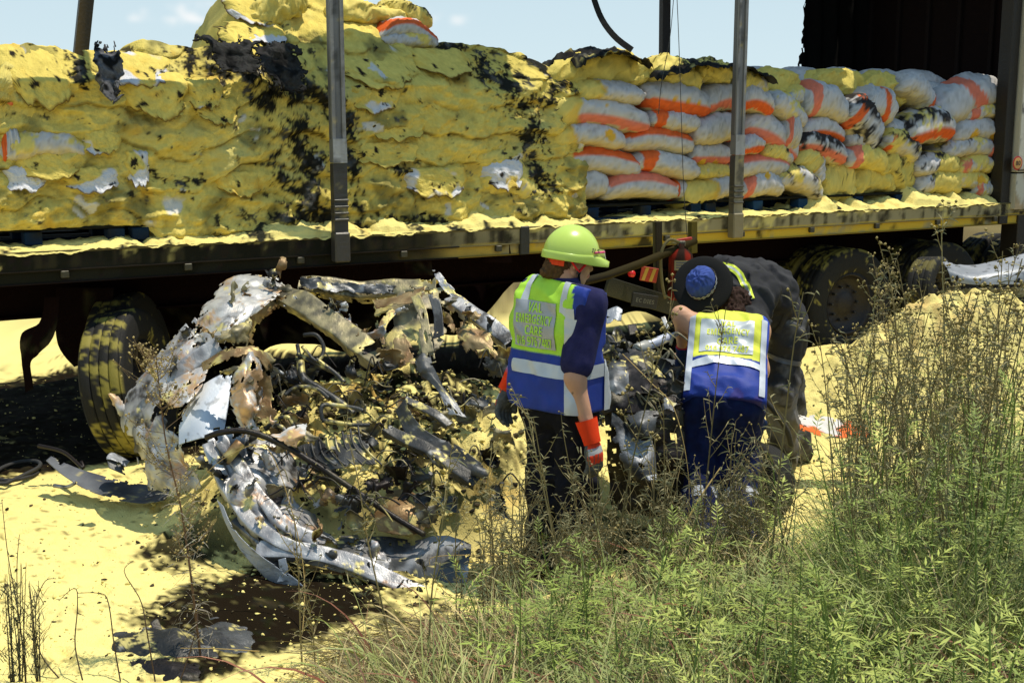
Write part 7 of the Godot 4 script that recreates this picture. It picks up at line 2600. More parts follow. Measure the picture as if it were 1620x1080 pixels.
	for s0 in [-1.0, 1.0]:
		var sb := MB.new()
		draped(sb, v, 5, 40, func(s: float, w: float) -> Array:
			return [hips + R * s0 * lerpf(0.18, 0.212, s) + up * lerpf(-0.02, total * 1.02, w) + B * 0.6, -B], 0.006, one.call(SILVER * 1.1))
		put("side_band", sb, M.band, vo)
	var panel := MB.new()
	draped(panel, v, 24, 20, func(s: float, w: float) -> Array:
		return [hips + R * lerpf(-0.15, 0.14, s) + up * lerpf(total * 0.52, total * 0.95, w) + B * 0.6, -B], 0.004, one.call(Color(0.50, 0.54, 0.56)))
	var po := put("back_panel", panel, M.band, vo)
	var rows := [["VAL", 0.885], ["EMERGENCY", 0.785], ["CARE", 0.68], ["016 976 7487", 0.575]]
	for r in rows:
		worn_text(po, "lettering", r[0], v, hips + up * total * (r[1] as float), R, up, B, 0.052, 0.75 if r[0].length() > 8 else 0.9, YELLOW)
	# gloves
	for g in [[el, wl], [er, wr]]:
		var y: Vector3 = ((g[1] - g[0]).normalized() + Vector3(0, -0.2, 0)).normalized()
		var x := (Vector3(1, 0, 0) - y * y.x).normalized()
		var z := x.cross(y)
		if z.z < 0:
			z = -z
		var gf := field(0.012)
		hand(gf, g[1] + y * 0.02, x, y, z, 1.1, 0.8, 1.25)
		gf.bone(g[1] - y * 0.03, g[1] + y * 0.03, 0.042, 0.038)
		var gm := MB.new()
		var w0: Vector3 = g[1]
		gf.net(gm, 0.005, func(p: Vector3) -> Color: return Color(0.45, 0.03, 0.04) if (p - w0).dot(y) < -0.045 else Color(0.02, 0.04, 0.12) * (0.7 + 0.8 * absf(n3(p, 30.0))))
		put("glove", gm, M.fabric, t)

func bent_man() -> void:
	var fa := level(1240, 745)
	var fb := level(1262, 735)
	fa.y = ground_height(fa.x, fa.z)
	fb.y = ground_height(fb.x, fb.z)
	var t := thing("person", "person in dark grey overalls and round brimmed blue hat stooping behind the yellow vest", "person", (fa + fb) * 0.5)
	var U := Vector3.UP
	var hips := at(1226, 512, 7.85)
	var mid := at(1205, 462, 7.75)
	var chest := at(1168, 452, 7.55)
	var up := (chest - hips).normalized()
	var S := Vector3(0.35, 0.0, 0.94).normalized()     # across the hips, near side towards us
	S = (S - up * S.dot(up)).normalized()
	var ka := at(1236, 615, 7.72)
	var kb := at(1242, 600, 7.95)
	var aa := fa + U * 0.09
	var ab := fb + U * 0.09
	var hc := at(1113, 452, 7.30)
	var f := field(0.06)
	f.bone(hips + S * 0.085, ka, 0.09, 0.062).bone(hips - S * 0.085, kb, 0.09, 0.062).bone(ka, aa, 0.058, 0.042).bone(kb, ab, 0.058, 0.042)
	f.bone(aa - U * 0.03, aa + Vector3(-0.16, -0.05, 0.02), 0.045, 0.036).bone(ab - U * 0.03, ab + Vector3(-0.16, -0.05, 0.0), 0.045, 0.036)
	f.bone(hips - S * 0.06, hips + S * 0.06, 0.12, 0.12).bone(hips, mid, 0.12, 0.125).bone(mid, chest, 0.125, 0.12)
	f.bone(chest - S * 0.17, chest + S * 0.17, 0.075, 0.075)
	var sa := chest + S * 0.18
	var sb := chest - S * 0.18
	var ea := at(1188, 520, 7.2)
	var wa := at(1150, 560, 7.25)
	var eb := at(1120, 500, 7.7)
	var wb := at(1095, 545, 7.5)
	f.bone(sa, ea, 0.055, 0.045).bone(ea, wa, 0.045, 0.03).bone(sb, eb, 0.055, 0.045).bone(eb, wb, 0.045, 0.03)
	f.bone(chest, hc, 0.06, 0.06)
	var body := MB.new()
	f.net(body, 0.013, func(p: Vector3) -> Color: return SKIN * (0.9 + 0.12 * n3(p, 14.0)))
	var top := Vector3(-0.30, 0.42, 0.86).normalized()     # where the crown of the hat points
	var look := Vector3(-0.45, -0.80, 0.24)
	look = (look - top * look.dot(top)).normalized()
	var hf := field(0.022)
	head_bones(hf, hc, look, top)
	hf.net(body, 0.006, func(p: Vector3) -> Color: return face_color(p, hc, look, top, Color(0.02, 0.015, 0.012), func(_x: float, y: float, z: float) -> bool: return z < 0.0 or y > 0.05))
	for g in [[ea, wa], [eb, wb]]:
		var y: Vector3 = (g[1] - g[0]).normalized()
		var x := (Vector3(0.3, 1, 0.2) - y * y.dot(Vector3(0.3, 1, 0.2))).normalized()
		var gf := field(0.012)
		hand(gf, g[1], x, y, x.cross(y), 1.05, 0.8, 1.1)
		gf.net(body, 0.006, func(p: Vector3) -> Color: return SKIN * (0.9 + 0.12 * n3(p, 14.0)))
	put("body", body, M.skin, t)
	# overalls
	var grey := Color(0.034, 0.034, 0.037)
	var tr := field(0.07)
	tr.bone(hips + S * 0.085, ka, 0.122, 0.088).bone(hips - S * 0.085, kb, 0.122, 0.088).bone(ka, aa - U * 0.02, 0.088, 0.082).bone(kb, ab - U * 0.02, 0.088, 0.082)
	tr.bone(hips - S * 0.06, hips + S * 0.06, 0.145, 0.145)
	tr.fold = 0.026
	tr.fold_scale = Vector3(7, 5, 7)
	var tm := MB.new()
	tr.net(tm, 0.013, func(p: Vector3) -> Color: return grey.lerp(Color(0.15, 0.15, 0.155), 0.75 * sstep(0.0, 0.5, n3(p, 4.0) + 0.3 * n3(p, 20.0) + 0.35 * sstep(0.95, 0.5, p.y))))
	var tro := put("trousers", tm, M.fabric, t)
	var tb := MB.new()
	var tmid := hips.lerp(ka, 0.55)
	draped(tb, tr, 30, 4, func(s: float, w: float) -> Array:
		var a := lerpf(-0.2, 3.3, s)
		var d := Vector3.RIGHT * cos(a) + Vector3.BACK * sin(a)
		return [tmid + U * (0.03 * w) + Vector3(0, 0.10, 0) * (s - 0.5) + d * 0.35, -d], 0.005, func(p: Vector3) -> Color: return Color(0.12, 0.12, 0.13) * (0.9 + 0.3 * n3(p, 20.0)))
	put("thigh_band", tb, M.band, tro)
	var jk := field(0.08)
	jk.bone(hips, mid, 0.155, 0.165).bone(mid, chest, 0.165, 0.15)
	jk.bone(hips - S * 0.07, hips + S * 0.07, 0.14, 0.14)
	jk.bone(mid - S * 0.09, mid + S * 0.09, 0.125, 0.125)
	jk.bone(chest - S * 0.16, chest + S * 0.16, 0.105, 0.105)
	jk.bone(sa, ea, 0.088, 0.072).bone(ea, wa.lerp(ea, 0.15), 0.072, 0.056)
	jk.bone(sb, eb, 0.088, 0.072).bone(eb, wb.lerp(eb, 0.15), 0.072, 0.056)
	jk.bone(chest, chest.lerp(hc, 0.5), 0.09, 0.075)
	jk.fold = 0.030
	jk.fold_scale = Vector3(8, 5, 8)
	jk.planes = [[-up, -up.dot(hips) + 0.12]]
	var jm := MB.new()
	jk.net(jm, 0.012, func(p: Vector3) -> Color: return grey * (1.0 + 0.6 * n3(p, 5.0)))
	var jo := put("jacket", jm, M.fabric, t)
	var hem := MB.new()
	var seam := [at(1262, 500, 7.3), at(1250, 530, 7.3), at(1225, 548, 7.3), at(1205, 552, 7.3)]
	draped(hem, jk, 4, 30, func(s: float, w: float) -> Array:
		var p := spline(seam, w)
		var out := (EYE - p).normalized()
		return [p + Vector3(0, 0.02 * (s - 0.5), 0) + out * 0.1, Vector3(0, -0.1, -1).normalized()], 0.008, func(_p: Vector3) -> Color: return grey * 0.6)
	put("jacket_hem", hem, M.fabric, jo)
	# yellow green reflective stripe over the shoulder blades
	var st := MB.new()
	var path := [at(1143, 419, 7.2), at(1168, 420, 7.2), at(1186, 432, 7.2), at(1194, 452, 7.2), at(1199, 474, 7.2)]
	for lane in [[-0.022, -0.007, Color(0.62, 0.72, 0.05)], [-0.007, 0.007, Color(0.5, 0.53, 0.5)], [0.007, 0.022, Color(0.62, 0.72, 0.05)]]:
		draped(st, jk, 4, 36, func(s: float, w: float) -> Array:
			var p := spline(path, w)
			var q := spline(path, minf(w + 0.03, 1.0)) - spline(path, maxf(w - 0.03, 0.0))
			var out := (EYE - p).normalized()
			var x := q.normalized().cross(out)
			return [p + x * lerpf(lane[0], lane[1], s) + out * 0.15, (Vector3(0, -0.12, -1)).normalized()], 0.006, func(_p: Vector3) -> Color: return lane[2])
	put("reflective_stripe", st, M.band, jo)
	# hat: black round brim, soft blue crown, chequered band
	var hx := look
	var hz := hx.cross(top)
	var ht := Transform3D(Basis(hx, top, hz * 1.0), hc + top * 0.035)
	ht.basis = Basis(hx, top, hx.cross(top))
	var br := MB.new()
	br.lathe(ht, [Vector2(0.085, 0.0), Vector2(0.12, 0.004), Vector2(0.16, 0.0), Vector2(0.172, -0.010), Vector2(0.174, -0.014), Vector2(0.16, -0.006), Vector2(0.12, -0.002), Vector2(0.085, -0.008)], Color(0.012, 0.012, 0.014), 64)
	var hat := put("hat_brim", br, M.fabric, t)
	var cr_ := MB.new()
	for k in 14:
		var a := k / 13.0 * PI * 0.5
		for i in 56:
			var b := TAU * i / 56
			var rad := sin(a)
			var y := cos(a)
			var p := Vector3(cos(b) * rad, 0, sin(b) * rad)
			var dent := 0.018 * n3(Vector3(p.x * 2.0, y, p.z * 2.0), 1.3) + 0.008 * n3(p, 5.0)
			cr_.vert(ht * Vector3(p.x * 0.096, 0.03 + y * 0.092 + dent, p.z * 0.082 + 0.006), Color(0.05, 0.085, 0.30) * (0.9 + 0.3 * n3(p, 3.0)))
	for k in 13:
		for i in 56:
			var i2 := (i + 1) % 56
			cr_.quad(k * 56 + i, (k + 1) * 56 + i, (k + 1) * 56 + i2, k * 56 + i2)
	put("hat_crown", cr_, M.fabric, hat)
	var chk := MB.new()
	for j in 3:
		for i in 40:
			var c := Color(0.6, 0.62, 0.66) if (i + j) % 2 else Color(0.012, 0.014, 0.03)
			var a0 := TAU * i / 40
			var a1 := TAU * (i + 1) / 40
			var q := []
			for e in [[a0, j], [a1, j], [a1, j + 1], [a0, j + 1]]:
				q.append(ht * Vector3(cos(e[0]) * (0.099 - 0.0005 * e[1]), 0.004 + e[1] * 0.0105, sin(e[0]) * (0.086 - 0.0005 * e[1]) + 0.004))
			chk.poly(q, ht * Vector3(0, 0.01, 0), c)
	put("hat_band", chk, M.fabric, hat)
	for q in [aa, ab]:
		var bf := field(0.03)
		bf.bone(q + U * 0.06, q - U * 0.02, 0.058, 0.058).bone(q - U * 0.03, q + Vector3(-0.17, -0.04, 0.02), 0.055, 0.045)
		var bm := MB.new()
		bf.net(bm, 0.014, func(_p: Vector3) -> Color: return Color(0.015, 0.014, 0.013))
		put("boot", bm, M.rubber, t)

# ---------------------------------------------------------------- vegetation
func blade(mb: MB, a: Vector3, dir: Vector3, l: float, w: float, bend: float, col: Color, tip: Color, segs := 4, kink := 0.0) -> void:
	var side := dir.cross(Vector3(sin(a.x * 91.0), 0.2, cos(a.z * 77.0))).normalized()
	var flat := Vector3(dir.x, 0, dir.z)
	flat = flat.normalized() if flat.length() > 0.01 else side.cross(Vector3.UP)
	var p := a
	var d := dir.normalized()
	var prev := -1
	for i in segs + 1:
		var t := float(i) / segs
		var ww := w * (1.0 - pow(t, 2.2)) + 0.0004
		var c := col.lerp(tip, t)
		var v0 := mb.vert(p - side * ww * 0.5, c)
		mb.vert(p + side * ww * 0.5, c)
		if prev >= 0:
			mb.quad(prev, prev + 1, v0 + 1, v0)
		prev = v0
		var step := l / segs
		d = (d + Vector3.DOWN * bend * t * 2.0 / segs + flat * bend * 0.8 / segs).normalized()
		if kink > 0.0 and i == int(segs * 0.6):
			d = (d + Vector3.DOWN * kink + side * kink * 0.4).normalized()
		p += d * step

# a feathery leaf: a rib with narrow toothed leaflets on both sides
func feather(mb: MB, a: Vector3, dir: Vector3, l: float, rng: RandomNumberGenerator, col: Color) -> void:
	var d := dir.normalized()
	var side := d.cross(Vector3.UP).normalized()
	var n := 5
	var p := a
	var pts := [a]
	for i in 5:
		d = (d + Vector3.DOWN * 0.10).normalized()
		p += d * l / 5.0
		pts.append(p)
	mb.tube(pts, 0.0011, 0.0006, col * 0.9, 3, false)
	var up := side.cross(d).normalized()
	for k in n * 2:
		var t := 0.22 + 0.78 * float(k / 2) / (n - 1)
		var q := spline(pts, minf(t, 1.0))
		var s := -1.0 if k % 2 else 1.0
		var ll := l * 0.40 * sin(PI * (0.25 + 0.6 * t)) * rng.randf_range(0.8, 1.1)
		var ld := (d * 0.75 + side * s * 0.8 + up * rng.randf_range(-0.2, 0.25)).normalized()
		var lw := up.cross(ld).normalized() * ll * 0.085
		var c := col * rng.randf_range(0.85, 1.15)
		var v := mb.vert(q, c)
		mb.vert(q + ld * ll * 0.45 + lw - up * ll * 0.02, c)
		mb.vert(q + ld * ll, c * 1.1)
		mb.vert(q + ld * ll * 0.45 - lw - up * ll * 0.02, c)
		mb.quad(v, v + 1, v + 2, v + 3)
	var tipl := l * 0.3
	var lw2 := side * tipl * 0.14
	var v2 := mb.vert(p - d * tipl * 0.2, col)
	mb.vert(p + d * tipl * 0.4 + lw2, col)
	mb.vert(p + d * tipl, col * 1.1)
	mb.vert(p + d * tipl * 0.4 - lw2, col)
	mb.quad(v2, v2 + 1, v2 + 2, v2 + 3)

func weed_meshes(sd: int, tall: float, green: Color) -> Array:   # [stem, leaves]
	var rng := RandomNumberGenerator.new()
	rng.seed = sd
	var stem := MB.new()
	var leaves := MB.new()
	var stems := 1 + sd % 2
	for s in stems:
		var lean := Vector3(rng.randf_range(-0.25, 0.25), 1, rng.randf_range(-0.25, 0.25))
		var pts := [Vector3(rng.randf_range(-0.03, 0.03), -0.03, rng.randf_range(-0.03, 0.03))]
		var h := tall * rng.randf_range(0.75, 1.05)
		for i in 6:
			lean += Vector3(rng.randf_range(-0.08, 0.08), 0, rng.randf_range(-0.08, 0.08))
			pts.append(pts[i] + lean.normalized() * h / 6.0)
		stem.tube(smooth(pts, 14), 0.0042, 0.0015, Color(0.16, 0.22, 0.05), 5)
		var n := 13
		for k in n:
			var t := 0.15 + 0.85 * float(k) / (n - 1)
			var p := spline(pts, t)
			var a := k * 2.4 + s * 1.1 + rng.randf_range(-0.4, 0.4)
			var out := Vector3(cos(a), rng.randf_range(0.5, 1.1) + 0.9 * sstep(0.8, 1.0, t), sin(a))
			feather(leaves, p, out, rng.randf_range(0.085, 0.14) * (1.0 - 0.45 * sstep(0.75, 1.0, t)), rng, green * rng.randf_range(0.8, 1.2))
			if k % 2 == 0 and t < 0.8:
				feather(leaves, p, out.rotated(Vector3.UP, 2.2), rng.randf_range(0.06, 0.10), rng, green * rng.randf_range(0.8, 1.2))
	return [stem.mesh(), leaves.mesh()]

func stalk_meshes(sd: int, tall: float, heads: bool) -> Array:   # a dead stalk: [stem, wisps]
	var rng := RandomNumberGenerator.new()
	rng.seed = sd
	var stem := MB.new()
	var wisps := MB.new()
	var brown := Color(0.13, 0.09, 0.04).lerp(Color(0.30, 0.26, 0.12), rng.randf())
	var lean := Vector3(rng.randf_range(-0.16, 0.16), 1, rng.randf_range(-0.16, 0.16))
	var pts := [Vector3(0, -0.04, 0)]
	for i in 8:
		lean += Vector3(rng.randf_range(-0.06, 0.06), 0, rng.randf_range(-0.06, 0.06))
		pts.append(pts[i] + lean.normalized() * tall / 8.0)
	stem.tube(smooth(pts, 18), 0.0042, 0.0016, brown, 5)
	var n := 13
	for k in n:
		var t := rng.randf_range(0.22, 0.98)
		var p := spline(pts, t)
		var a := rng.randf() * TAU
		var l := rng.randf_range(0.06, 0.22) * (1.15 - 0.5 * t)
		var d := Vector3(cos(a) * 0.6, rng.randf_range(0.5, 1.2), sin(a) * 0.6).normalized()
		var q := [p, p + d * l * 0.5, p + (d + Vector3(0, 0.15, 0)).normalized() * l]
		stem.tube(q, 0.0018, 0.0009, brown * 1.1, 4, false)
		# shrivelled leaves and side wisps
		for w in 6:
			var b := spline(q, rng.randf_range(0.2, 1.0))
			var grey := Color(0.17, 0.17, 0.09).lerp(Color(0.30, 0.26, 0.14), rng.randf())
			blade(wisps, b, Vector3(rng.randf_range(-1, 1), rng.randf_range(-0.5, 0.9), rng.randf_range(-1, 1)), rng.randf_range(0.015, 0.05), 0.0045, rng.randf_range(0.3, 1.5), grey, grey, 3)
		if heads or t > 0.9:
			for w in (5 if heads else 1):
				var b: Vector3 = q[2] + Vector3(rng.randf_range(-1, 1), rng.randf_range(-0.3, 1), rng.randf_range(-1, 1)) * 0.022
				stem.tube([q[2], b], 0.0008, 0.0008, brown, 3, false)
				seed_head(wisps, b, rng.randf_range(0.004, 0.008), Color(0.34, 0.27, 0.11) * rng.randf_range(0.6, 1.2))
	return [stem.mesh(), wisps.mesh()]

func seed_head(mb: MB, p: Vector3, r: float, col: Color) -> void:
	var v := mb.vert(p + Vector3(0, r, 0), col)
	mb.vert(p + Vector3(0, -r, 0), col * 0.8)
	for k in 4:
		mb.vert(p + Vector3(cos(k * PI / 2), 0.1, sin(k * PI / 2)) * r, col)
	for k in 4:
		var a := v + 2 + k
		var b := v + 2 + (k + 1) % 4
		mb.tri(v, b, a)
		mb.tri(v + 1, a, b)

func tuft_mesh(sd: int, n: int, tall: float, green: float, spread: float) -> ArrayMesh:
	var rng := RandomNumberGenerator.new()
	rng.seed = sd
	var mb := MB.new()
	for k in n:
		var a := rng.randf() * TAU
		var r := spread * sqrt(rng.randf())
		var p := Vector3(cos(a) * r, -0.02, sin(a) * r)
		var d := Vector3(cos(a) * rng.randf_range(0.05, 0.7), 1, sin(a) * rng.randf_range(0.05, 0.7))
		var g := rng.randf() < green
		var c := Color(0.18, 0.24, 0.05).lerp(Color(0.42, 0.46, 0.15), rng.randf()) if g else Color(0.36, 0.29, 0.13).lerp(Color(0.18, 0.12, 0.05), rng.randf())
		if not g and rng.randf() < 0.05:
			c = Color(0.35, 0.12, 0.10)
		blade(mb, p, d, tall * rng.randf_range(0.45, 1.1), rng.randf_range(0.003, 0.007), rng.randf_range(0.2, 1.6), c * 0.9, c.lerp(Color(0.42, 0.38, 0.2), 0.4), 5, 0.8 if rng.randf() < 0.25 else 0.0)
	return mb.mesh()

func plant_at(px_like: Vector3) -> Vector3:
	return Vector3(px_like.x, ground_height(px_like.x, px_like.z), px_like.z)

func copies_of(called: String, label: String, category: String, group: String, sets: Array, mats: Array, parts: Array, spots: Array, rng: RandomNumberGenerator) -> void:
	var protos := []
	for k in spots.size():
		var kind: int = k % sets.size()
		var o: Node3D
		if k < sets.size():
			o = Node3D.new()
			o.name = numbered(called)
			add_child(o)
			tag(o, label, category, group)
			for i in parts.size():
				var m := MeshInstance3D.new()
				m.name = parts[i]
				m.mesh = sets[kind][i]
				m.material_override = mats[i]
				if parts[i] != "stem":
					m.set_meta("kind", "stuff")
				o.add_child(m, true)
			protos.append(o)
		else:
			o = protos[kind].duplicate()
			o.name = numbered(called)
			add_child(o)
			tag(o, label, category, group)
		var p: Vector3 = spots[k]
		o.position = p
		o.rotation = Vector3(rng.randf_range(-0.06, 0.06), rng.randf() * TAU, rng.randf_range(-0.06, 0.06))
		o.scale = Vector3.ONE * rng.randf_range(0.8, 1.15)

func vegetation() -> void:
	var rng := RandomNumberGenerator.new()
	rng.seed = 2024
	# ---- grass: nobody could count it
	var kinds := [["green_grass", 0.80, 0.40, 2100, 0.12], ["dry_grass", 0.15, 0.28, 2300, 0.12]]
	for g in kinds:
		var green: bool = g[1] > 0.5
		for v in 3:
			var m := tuft_mesh(100 + v + (50 if green else 0), 26, g[2], g[1], g[4])
			var where := []
			var cols := []
			var tries := 0
			while where.size() < g[3] / 3 and tries < 60000:
				tries += 1
				var z := rng.randf_range(-6.6, -2.5)
				var x := rng.randf_range(-1.3, 4.2) * (-z / 6.4 * 0.75 + 0.25)
				var b := bank(x, z)
				if b < 0.02:
					continue
				var patch := n3(Vector3(x, 0, z), 1.4)
				var want := sstep(0.15, 0.45, b + 0.45 * patch + 0.06 * x) if green else sstep(0.02, 0.12, b)
				if rng.randf() > want:
					continue
				var s := rng.randf_range(0.6, 1.25) * (0.35 + 0.7 * sstep(0.0, 0.3, b))
				where.append(Transform3D(Basis(Vector3.UP, rng.randf() * TAU).scaled(Vector3(s, s * rng.randf_range(0.7, 1.2), s)), Vector3(x, ground_height(x, z), z)))
				cols.append(Color.WHITE * rng.randf_range(0.5, 1.3))
			scatter(g[0], m, M.leaf if green else M.dry, where, cols, "green grass tufts growing on the bank in front of the rescuers" if green else "dry straw coloured grass lying over the bank in front of the wreck", "grass")
	# broad blades, some of them brown or reddish, bending over the rest
	for v in 3:
		var bm := MB.new()
		var r3 := RandomNumberGenerator.new()
		r3.seed = 500 + v
		for k in 9:
			var a := r3.randf() * TAU
			var c := Color(0.24, 0.33, 0.07).lerp(Color(0.44, 0.48, 0.16), r3.randf())
			if r3.randf() < 0.3:
				c = Color(0.42, 0.32, 0.14)
			if r3.randf() < 0.10:
				c = Color(0.36, 0.10, 0.07)
			blade(bm, Vector3(cos(a) * 0.03, -0.02, sin(a) * 0.03), Vector3(cos(a) * r3.randf_range(0.1, 0.8), 1, sin(a) * r3.randf_range(0.1, 0.8)), r3.randf_range(0.3, 0.75), r3.randf_range(0.006, 0.012), r3.randf_range(0.5, 2.2), c, c.lerp(Color(0.5, 0.45, 0.25), 0.3), 8, 0.9 if r3.randf() < 0.3 else 0.0)
		var bw := []
		var bc := []
		while bw.size() < 150:
			var z := rng.randf_range(-6.0, -2.5)
			var x := rng.randf_range(-0.9, 3.8) * (-z / 6.4 * 0.75 + 0.25)
			if rng.randf() > sstep(0.05, 0.3, bank(x, z)):
				continue
			var s := rng.randf_range(0.55, 1.1)
			bw.append(Transform3D(Basis(Vector3.UP, rng.randf() * TAU).scaled(Vector3(s, s, s)), Vector3(x, ground_height(x, z), z)))
			bc.append(Color.WHITE * rng.randf_range(0.7, 1.2))
		scatter("broad_grass", bm.mesh(), M.leaf, bw, bc, "broad bending grass blades, green, tan and a few red, on the bank", "grass")
	# straw mat
	var straw := MB.new()
	for k in 40:
		var a := rng.randf() * TAU
		blade(straw, Vector3(rng.randf_range(-0.12, 0.12), rng.randf_range(0.0, 0.03), rng.randf_range(-0.12, 0.12)), Vector3(cos(a), rng.randf_range(-0.05, 0.35), sin(a)), rng.randf_range(0.08, 0.25), 0.004, 0.3, Color(0.40, 0.33, 0.17) * rng.randf_range(0.5, 1.1), Color(0.42, 0.35, 0.2), 3)
	var sw := []
	var sc := []
	while sw.size() < 1500:
		var z := rng.randf_range(-6.5, -2.6)
		var x := rng.randf_range(-1.3, 4.0) * (-z / 6.4 * 0.75 + 0.25)
		if bank(x, z) < 0.015 or rng.randf() > sstep(0.0, 0.08, bank(x, z)):
			continue
		sw.append(Transform3D(Basis(Vector3.UP, rng.randf() * TAU).scaled(Vector3.ONE * rng.randf_range(0.7, 1.3)), Vector3(x, ground_height(x, z) + 0.005, z)))
		sc.append(Color.WHITE * rng.randf_range(0.6, 1.1))
	scatter("straw", straw.mesh(), M.dry, sw, sc, "matted straw and dead blades covering the soil of the bank", "straw")
	# ---- green feathery weeds
	var greens := [Color(0.25, 0.31, 0.06), Color(0.18, 0.23, 0.05), Color(0.34, 0.38, 0.09), Color(0.21, 0.25, 0.08)]
	var weeds := []
	for v in 6:
		weeds.append(weed_meshes(200 + v, [0.42, 0.55, 0.65, 0.38, 0.72, 0.5][v], greens[v % 4]))
	var near := []
	var mass := []
	var tries2 := 0
	while tries2 < 30000 and near.size() + mass.size() < 250:
		tries2 += 1
		var z := rng.randf_range(-6.3, -2.5)
		var x := rng.randf_range(-0.5, 3.6) * (-z / 6.4 * 0.75 + 0.25)
		var b := bank(x, z)
		var want := sstep(0.12, 0.5, b + 0.35 * n3(Vector3(x, 5, z), 1.6) + 0.16 * (x / (-z) * 5.0 - 0.6) - 0.2 * sstep(-4.6, -5.6, z) * sstep(0.24, 0.18, x / -z))
		if b < 0.06 or rng.randf() > want:
			continue
		if near.size() < 130 and (z > -5.0 or rng.randf() < 0.3):
			near.append(plant_at(Vector3(x, 0, z)))
		else:
			mass.append(plant_at(Vector3(x, 0, z)))
	copies_of("feathery_weed", "bright green feathery leaved weed standing in the grass of the near bank", "weed", "feathery green weeds on the bank", weeds, [M.leaf, M.leaf], ["stem", "leaves"], near, rng)
	for v in 6:
		for part in 2:
			var where := []
			var cols := []
			var r2 := RandomNumberGenerator.new()
			r2.seed = 900 + v
			for k in range(v, mass.size(), 6):
				var s := r2.randf_range(0.55, 1.0)
				where.append(Transform3D(Basis.from_euler(Vector3(r2.randf_range(-0.1, 0.1), r2.randf() * TAU, r2.randf_range(-0.1, 0.1))).scaled(Vector3(s, s, s)), mass[k]))
				cols.append(Color.WHITE * r2.randf_range(0.75, 1.1))
			scatter("weed_undergrowth", weeds[v][part], M.leaf, where, cols, "dense undergrowth of feathery green weeds between the tall stalks", "undergrowth")
	# ---- tall green weeds and blades at the far right
	var tallw := []
	for v in 4:
		tallw.append(weed_meshes(260 + v, [1.0, 0.85, 1.15, 0.95][v], greens[(v + 2) % 4]))
	var ts := []
	while ts.size() < 46:
		var z := rng.randf_range(-6.2, -3.6)
		var k := rng.randf_range(0.27, 0.44)
		if rng.randf() < sstep(0.25, 0.36, k):
			ts.append(plant_at(Vector3(-z * k, 0, z)))
	copies_of("tall_weed", "tall green feathery weed among the dead stalks where the bank is highest", "weed", "tall green weeds at the bank's far end", tallw, [M.leaf, M.leaf], ["stem", "leaves"], ts, rng)
	for v in 2:
		var m := tuft_mesh(170 + v, 22, 0.95, 0.85, 0.10)
		var where := []
		var cols := []
		while where.size() < 170:
			var z := rng.randf_range(-6.4, -3.4)
			var k := rng.randf_range(0.24, 0.45)
			if rng.randf() > sstep(0.24, 0.36, k):
				continue
			var s := rng.randf_range(0.6, 1.15)
			where.append(Transform3D(Basis(Vector3.UP, rng.randf() * TAU).scaled(Vector3(s * 0.7, s, s * 0.7)), Vector3(-z * k, ground_height(-z * k, z), z)))
			cols.append(Color.WHITE * rng.randf_range(0.75, 1.15))
		scatter("tall_grass", m, M.leaf, where, cols, "tall green blades rising through the dead stalks of the bank", "grass")
	# ---- dead stalks, tall on the right
	var stalks := []
	for v in 7:
		stalks.append(stalk_meshes(300 + v, [0.75, 1.0, 1.2, 0.6, 1.3, 0.9, 1.1][v], v == 4))
	var spots := []
	var tries3 := 0
	while spots.size() < 170 and tries3 < 20000:
		tries3 += 1
		var z := rng.randf_range(-7.4, -3.9)
		var k := rng.randf_range(-0.10, 0.42)     # how far to the side, as a share of the distance
		var x := -z * k
		var want := sstep(0.20, 0.36, k) * 0.95 + 0.10
		if z < -6.4 and k < 0.2:
			continue
		if k > 0.17 and k < 0.265 and z < -4.4 and rng.randf() < 0.85:
			continue
		if rng.randf() > want or (bank(x, z) < 0.03 and k < 0.22):
			continue
		spots.append(plant_at(Vector3(x, 0, z)))
	copies_of("dead_stalk", "thin brown dead weed stalk with shrivelled leaves on the grassy bank", "stalk", "dead brown stalks on the bank", stalks, [M.dry, M.dry], ["stem", "shrivelled_leaves"], spots, rng)
	# short dead stalks before the standing woman
	var low := []
	for v in 4:
		low.append(stalk_meshes(340 + v, [0.5, 0.62, 0.45, 0.7][v], false))
	var ls := []
	for k in 150:
		var px := rng.randf_range(450, 1230)
		if px < 770 and rng.randf() < 0.88:
			continue
		ls.append(plant_at(level(px, rng.randf_range(1035 if px < 760 else 915, 1078), 0.05)))
	copies_of("short_dead_stalk", "short dead stalk with curled leaves in front of the rescuers' legs", "stalk", "short dead stalks before the rescuers", low, [M.dry, M.dry], ["stem", "shrivelled_leaves"], ls, rng)
	# seed head plants at the far right
	var heads := []
	for v in 4:
		heads.append(stalk_meshes(360 + v, [1.35, 1.2, 1.45, 1.1][v], true))
	var hs := []
	for q in [[1395, 5.6], [1440, 5.2], [1475, 5.9], [1510, 5.3], [1545, 5.0], [1575, 5.6], [1600, 5.1], [1350, 6.0], [1618, 5.5], [1420, 6.2], [1530, 6.1]]:
		var d := bearing(q[0], 400)
		hs.append(plant_at(Vector3(d.x / -d.z * q[1], 0, -q[1])))
	copies_of("seed_head_plant", "tall dry plant with clustered seed heads reaching up before the trailer's end", "plant", "tall seed head plants at the bank's far end", heads, [M.dry, M.dry], ["stem", "seed_heads"], hs, rng)
	# ---- left: bush with pale round seed heads, thin stems and dark tufts on the powder
	var bush := thing("seed_head_bush", "grey brown dry bush with many tiny round seed heads before the wreck's left side", "bush", level(320, 1072))
	var bs := MB.new()
	var bh := MB.new()
	var main := smooth(P([[322, 1080, 5.05], [312, 1000, 5.05], [300, 900, 5.05], [285, 800, 5.08], [262, 700, 5.1], [250, 600, 5.1], [246, 560, 5.1]]), 30)
	bs.tube(main, 0.0065, 0.0018, Color(0.13, 0.08, 0.05), 6)
